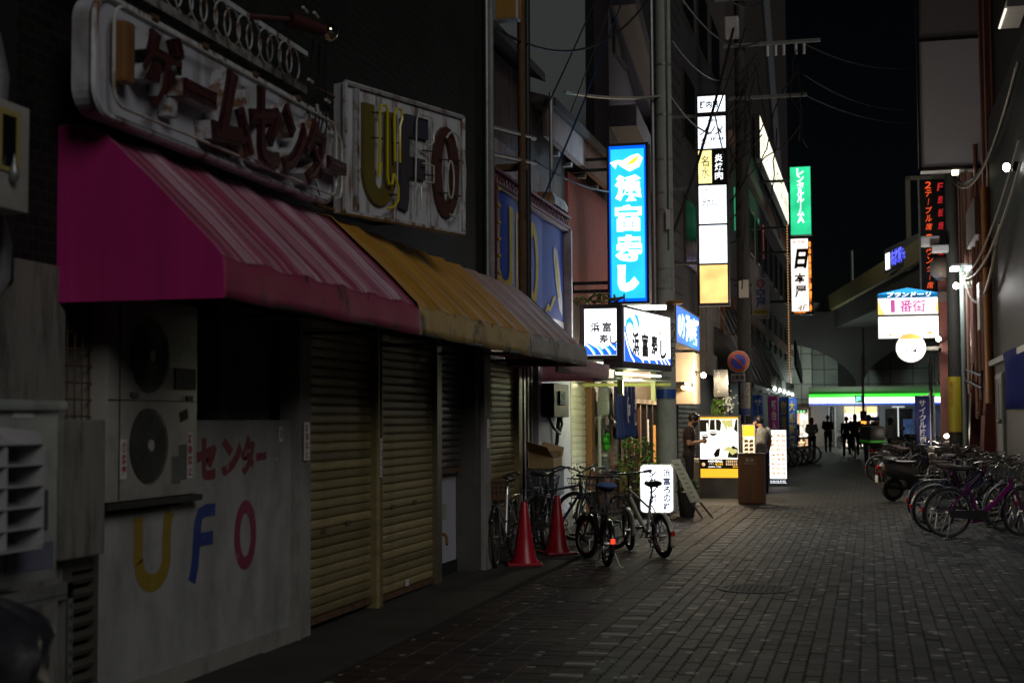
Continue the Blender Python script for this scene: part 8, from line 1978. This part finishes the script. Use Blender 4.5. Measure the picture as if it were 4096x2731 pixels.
# ------------------------------------------------------------------ people
H_ = {}
H_['skin'] = mat('skin', (0.42, 0.24, 0.16), 0.55, var=0.06)
H_['hair'] = mat('black hair', (0.012, 0.010, 0.010), 0.45, var=0.3, vscale=40)
H_['black'] = mat('black cloth', (0.014, 0.014, 0.017), 0.85, var=0.2)
H_['navy'] = mat('navy cloth', (0.018, 0.02, 0.035), 0.85, var=0.2)
H_['dtee'] = mat('dark plum tee shirt', (0.032, 0.02, 0.022), 0.85, var=0.2)
H_['maroon'] = mat('maroon cloth', (0.09, 0.03, 0.04), 0.85)
H_['white'] = mat('white blouse cloth', (0.55, 0.55, 0.54), 0.8)
H_['olive'] = mat('olive cloth', (0.05, 0.052, 0.035), 0.85)
H_['mask'] = mat('white face mask', (0.5, 0.5, 0.52), 0.8)
H_['bmask'] = mat('black face mask', (0.015, 0.015, 0.015), 0.8)
H_['phone'] = mat('phone case', (0.012, 0.02, 0.10), 0.3)
def check_mat():
    m, nt, N, L, b = _new('checked shirt')
    tc = N.new('ShaderNodeTexCoord'); ck = N.new('ShaderNodeTexChecker'); ck.inputs['Scale'].default_value = 46
    ck.inputs['Color1'].default_value = (0.48, 0.48, 0.46, 1); ck.inputs['Color2'].default_value = (0.20, 0.21, 0.23, 1)
    L.new(tc.outputs['Object'], ck.inputs['Vector']); L.new(ck.outputs[0], b.inputs['Base Color']); b.inputs['Roughness'].default_value = 0.85
    return m
H_['check'] = check_mat()

def limb(mb, pts, rs, n=10, flat=1.0):
    P = [Vector(p) for p in pts]; Q = []; Rr = []
    for i in range(len(P) - 1):
        for k in range(4):
            Q.append(P[i].lerp(P[i + 1], k / 4)); Rr.append(rs[i] + (rs[i + 1] - rs[i]) * k / 4)
    Q.append(P[-1]); Rr.append(rs[-1])
    mb.tube(Q, Rr, n, flat=flat); mb.ball(P[0], rs[0] * 0.99, 10, 7); mb.ball(P[-1], rs[-1] * 0.99, 10, 7)
def fuse(mb, name, m, parent, vox, smooth=6):
    """One continuous surface from overlapping shapes."""
    me = bpy.data.meshes.new(name); me.from_pydata(mb.v, [], mb.f)
    o = bpy.data.objects.new(name, me); COL.objects.link(o)
    md = o.modifiers.new('fuse', 'REMESH'); md.mode = 'VOXEL'; md.voxel_size = vox; md.use_smooth_shade = True
    sm = o.modifiers.new('smooth', 'SMOOTH'); sm.iterations = smooth; sm.factor = 0.5
    bpy.context.view_layer.update()
    m2 = bpy.data.meshes.new_from_object(o.evaluated_get(bpy.context.evaluated_depsgraph_get())); m2.name = name
    bpy.data.objects.remove(o); bpy.data.meshes.remove(me)
    m2.materials.clear(); m2.materials.append(m)
    o = bpy.data.objects.new(name, m2); COL.objects.link(o); o.parent = parent
    return o
def person(label, loc, face, h=1.72, shirt='black', trousers='black', sleeves='short', pose='stand', hair='short', mask=None, held=None, bag=None, vox=0.014, shoes='black'):
    """Faces +X locally; joints set by the pose."""
    t = thing('person', label, 'person', loc, R(face)); s = h / 1.72
    J = dict(pel=(0, 0, 0.93), chest=(0.0, 0, 1.28), neck=(0.0, 0, 1.47), head=(0.02, 0, 1.605),
             shL=(0, 0.185, 1.41), elL=(-0.02, 0.23, 1.13), wrL=(0.06, 0.22, 0.89), shR=(0, -0.185, 1.41), elR=(-0.02, -0.23, 1.13), wrR=(0.06, -0.22, 0.89),
             hpL=(0, 0.095, 0.90), knL=(0.015, 0.10, 0.48), anL=(-0.03, 0.10, 0.08), hpR=(0, -0.095, 0.90), knR=(0.015, -0.10, 0.48), anR=(-0.03, -0.10, 0.08))
    tilt = 0.0
    if pose == 'phone_down': J.update(head=(0.085, 0, 1.585), neck=(0.025, 0, 1.46), elL=(0.0, 0.21, 1.12), wrL=(0.24, 0.06, 1.18), elR=(0.0, -0.22, 1.12), wrR=(0.25, -0.05, 1.16)); tilt = 0.45
    if pose == 'phone_ear': J.update(elL=(0.12, 0.26, 1.22), wrL=(0.09, 0.13, 1.52), head=(0.05, 0.02, 1.60)); tilt = 0.15
    if pose == 'walk': J.update(knL=(0.16, 0.10, 0.50), anL=(0.20, 0.10, 0.09), knR=(-0.04, -0.10, 0.47), anR=(-0.28, -0.10, 0.16), elL=(-0.12, 0.22, 1.14), wrL=(-0.06, 0.21, 0.90), elR=(0.08, -0.22, 1.14), wrR=(0.22, -0.20, 0.98))
    if pose == 'cycle': J.update(chest=(0.10, 0, 1.25), neck=(0.2, 0, 1.42), head=(0.25, 0, 1.56), shL=(0.17, 0.18, 1.37), shR=(0.17, -0.18, 1.37), elL=(0.3, 0.25, 1.15), wrL=(0.5, 0.25, 1.08), elR=(0.3, -0.25, 1.15), wrR=(0.5, -0.25, 1.08), knL=(0.3, 0.11, 0.62), anL=(0.2, 0.1, 0.25), knR=(0.22, -0.11, 0.50), anR=(0.12, -0.1, 0.10))
    if pose == 'hold': J.update(elL=(0.0, 0.24, 1.14), wrL=(0.2, 0.12, 1.06), elR=(0.0, -0.24, 1.14), wrR=(0.2, -0.12, 1.04))
    V = {k: Vector(p) * s for k, p in J.items()}
    r = lambda q: q * s
    b = MB()
    hd = V['head']; Mh = Matrix.Rotation(tilt, 3, 'Y')
    b.ball(hd + Mh @ Vector((0, 0, r(0.02))), r(0.1), 16, 12, 0.98, 0.80, 1.12); b.ball(hd + Mh @ Vector((r(0.025), 0, r(-0.055))), r(0.07), 12, 9, 0.95, 0.82, 0.95)
    b.ball(hd + Mh @ Vector((r(0.105), 0, r(-0.012))), r(0.017), 8, 6, 1.0, 0.8, 1.4)
    for q in (-1, 1): b.ball(hd + Mh @ Vector((r(-0.005), q * r(0.083), r(-0.005))), r(0.026), 8, 6, 0.6, 0.45, 1.15)
    limb(b, [V['chest'] + Vector((0, 0, r(0.12))), V['neck'], hd + Mh @ Vector((r(-0.02), 0, r(-0.05)))], [r(0.07), r(0.052), r(0.052)])
    def torso(mb, k=1.0):
        for u in range(9):
            q = u / 8; c = V['pel'].lerp(V['chest'], q) if q <= 1 else V['chest']
            w = 0.150 - 0.020 * math.sin(PI * q); d = 0.105 + 0.012 * q
            mb.ball(c, r(1) * k, 14, 9, d, w, 0.09)
        mb.ball(V['chest'] + Vector((0, 0, r(0.05))), r(1) * k, 16, 10, 0.112, 0.165, 0.12)
        mb.ball(V['chest'].lerp(V['neck'], 0.55), r(1) * k, 16, 10, 0.085, 0.16, 0.075)
        mb.ball(V['pel'] + Vector((r(-0.01), 0, r(-0.02))), r(1) * k, 16, 10, 0.115, 0.16, 0.11)
    torso(b)
    for q in 'LR':
        limb(b, [V['sh' + q], V['el' + q]], [r(0.056), r(0.042)]); limb(b, [V['el' + q], V['wr' + q]], [r(0.042), r(0.028)])
        limb(b, [V['hp' + q], V['kn' + q]], [r(0.085), r(0.058)]); limb(b, [V['kn' + q], V['an' + q]], [r(0.057), r(0.036)])
        d = (V['wr' + q] - V['el' + q]).normalized(); side = 1 if q == 'L' else -1
        pc = V['wr' + q] + d * r(0.045); up_ = Vector((0, -side, 0.0)); up_ = (up_ - d * up_.dot(d)).normalized(); sp = d.cross(up_)
        b.ball(pc, r(0.04), 10, 8, 1, 1, 1)
        for k in range(4):
            base = pc + sp * r(0.017 * (k - 1.5)) + d * r(0.02); L_ = r((0.062, 0.07, 0.066, 0.052)[k])
            mid = base + d * L_ * 0.6 + up_ * L_ * 0.12; tip = mid + (d * 0.65 + up_ * 0.75).normalized() * L_ * 0.55
            b.tube([base, mid, tip], [r(0.0105), r(0.0095), r(0.008)], 6)
        th = pc + sp * r(0.03) * (1 if side > 0 else -1) - d * r(0.01); b.tube([th, th + sp * r(0.02) * (1 if side > 0 else -1) + d * r(0.03), th + d * r(0.055) + up_ * r(0.02)], [r(0.012), r(0.011), r(0.009)], 6)
        b.ball(V['an' + q] + Vector((r(0.05), 0, r(-0.045))), r(1), 10, 8, 0.10, 0.042, 0.036)
    fuse(b, 'body', H_['skin'], t, r(0.012), 3)
    # clothing
    c = MB(); torso(c, 1.10)
    c.tube([V['pel'] + Vector((0, 0, r(-0.1))), V['pel'] + Vector((0, 0, r(0.1)))], [r(0.15), r(0.15)], 16, flat=1.0) if False else None
    for q in 'LR':
        end = 0.62 if sleeves == 'short' else 1.0
        limb(c, [V['sh' + q], V['sh' + q].lerp(V['el' + q], end)], [r(0.068), r(0.060)])
        if sleeves == 'long': limb(c, [V['el' + q], V['el' + q].lerp(V['wr' + q], 0.93)], [r(0.055), r(0.042)])
    fuse(c, 'shirt', H_[shirt], t, r(vox), 5)
    p = MB(); p.ball(V['pel'] + Vector((r(-0.01), 0, r(-0.03))), r(1), 16, 10, 0.128, 0.172, 0.115)
    for q in 'LR': limb(p, [V['hp' + q], V['kn' + q]], [r(0.098), r(0.073)]); limb(p, [V['kn' + q], V['an' + q] + Vector((0, 0, r(0.0)))], [r(0.072), r(0.058)])
    fuse(p, 'trousers', H_[trousers], t, r(vox), 5)
    hm = MB(); hm.ball(hd + Mh @ Vector((r(-0.014), 0, r(0.036))), r(0.106), 18, 12, 0.98, 0.86, 1.08)
    if hair == 'long':
        hm.ball(hd + Mh @ Vector((r(-0.045), 0, r(-0.05))), r(0.1), 14, 10, 0.7, 0.9, 1.5)
    hm.ball(hd + Mh @ Vector((r(0.035), 0, r(0.105))), r(0.045), 10, 8, 1.1, 1.4, 0.6)
    ho = MB()
    for v_ in hm.v: ho.v.append(v_)
    ho.f = hm.f
    # cut away the face side
    cut = hd + Mh @ Vector((r(0.052), 0, 0)); nrm = Mh @ Vector((1, 0, -0.62)).normalized()
    keep = [f for f in ho.f if sum(((Vector(ho.v[i]) - cut).dot(nrm)) for i in f) / len(f) < 0]
    ho.f = keep; ho.build('hair', H_['hair'], t, world=False, smooth=True)
    ey = MB()
    for q in (-1, 1): ey.ball(hd + Mh @ Vector((r(0.093), q * r(0.034), r(0.012))), r(0.010), 6, 5, 0.5, 1.2, 0.6); ey.ball(hd + Mh @ Vector((r(0.092), q * r(0.034), r(0.034))), r(0.014), 6, 5, 0.5, 1.3, 0.3)
    ey.build('eyes', H_['hair'], t, world=False)
    if mask: MB().ball(hd + Mh @ Vector((r(0.045), 0, r(-0.05))), r(0.075), 14, 9, 0.98, 0.90, 0.82).build('face_mask', H_[mask], t, world=False, smooth=True)
    else: MB().ball(hd + Mh @ Vector((r(0.088), 0, r(-0.063))), r(0.018), 8, 6, 0.5, 1.4, 0.35).build('mouth', mat('lips', (0.3, 0.09, 0.08), 0.5) if 'lips' not in bpy.data.materials else bpy.data.materials['lips'], t, world=False)
    sh2 = MB()
    for q in 'LR': sh2.ball(V['an' + q] + Vector((r(0.05), 0, r(-0.042))), r(1), 12, 8, 0.125, 0.05, 0.042); limb(sh2, [V['an' + q] + Vector((0, 0, r(0.03))), V['an' + q] + Vector((r(0.01), 0, r(-0.03)))], [r(0.05), r(0.05)])
    sh2.build('shoes', H_[shoes], t, world=False, smooth=True)
    if held == 'phone':
        q = V['wrR'] + Vector((r(0.09), r(0.05), r(0.03))); tp = thing('phone', label.split(' ')[0] and 'dark phone held by the %s' % bag, 'phone', tuple(Vector(loc) + Matrix.Rotation(R(face), 3, 'Z') @ q), R(face))
        MB().bbox(-0.006, 0.006, -0.037, 0.037, -0.07, 0.07, 0.004).build('body', H_['phone'], tp, world=False); tp.rotation_euler = (0, R(-50), R(face))
    if held == 'phone_ear':
        q = V['wrL'] + Vector((r(0.0), r(-0.015), r(0.06))); tp = thing('phone', 'dark phone held by the %s' % bag, 'phone', tuple(Vector(loc) + Matrix.Rotation(R(face), 3, 'Z') @ q), R(face))
        MB().bbox(-0.037, 0.037, -0.006, 0.006, -0.07, 0.07, 0.004).build('body', H_['phone'], tp, world=False)
    return t
person('man in dark tee shirt looking down at his phone beside the lit advert', (-3.47, 28.3, 0), 5, 1.74, 'dtee', 'black', pose='phone_down', mask='bmask', held='phone', bag='man beside the lit advert')
person('man in grey checked shirt with hand to his ear behind the lectern', (-2.30, 31.6, 0), 130, 1.68, 'check', 'navy', pose='phone_ear', held='phone_ear', bag='man in the checked shirt')
person('far person in maroon top and white mask at the left', (-3.1, 61.5, 0), -70, 1.66, 'maroon', 'navy', pose='hold', mask='mask', vox=0.02)
person('far woman in white blouse with long dark hair', (-2.36, 61.5, 0), -95, 1.66, 'white', 'black', sleeves='long', hair='long', pose='hold', vox=0.02)
person('far man all in black facing the camera before the shop window', (-2.0, 72.5, 0), -85, 1.78, 'black', 'navy', sleeves='long', pose='hold', vox=0.02)
person('person in black top and olive trousers riding away on a bicycle', (-0.56, 59.9, 0.12), 92, 1.72, 'black', 'olive', sleeves='long', hair='long', pose='cycle', vox=0.02)
person('person in black walking away in the middle of the far street', (-0.02, 47.2, 0), 85, 1.72, 'black', 'black', sleeves='long', pose='walk', vox=0.02)
person('woman with bobbed hair and white collar standing among the right hand bicycles', (0.78, 56.0, 0), 20, 1.62, 'white', 'navy', sleeves='long', hair='long', pose='hold', vox=0.02)
person('person in dark coat walking just left of the ridden bicycle', (-0.95, 63.0, 0), 95, 1.7, 'navy', 'black', sleeves='long', pose='walk', vox=0.022)
person('person in grey top standing before the lit store door', (-0.35, 79.0, 0), -90, 1.68, 'check', 'navy', sleeves='long', pose='hold', vox=0.022)
put(bD, -0.58, 59.6, 92, 0, 'bicycle ridden away by the person in olive trousers', group='ridden bicycle')
bpy.data.objects.remove(_txt_o)
bpy.data.curves.remove(_txt)
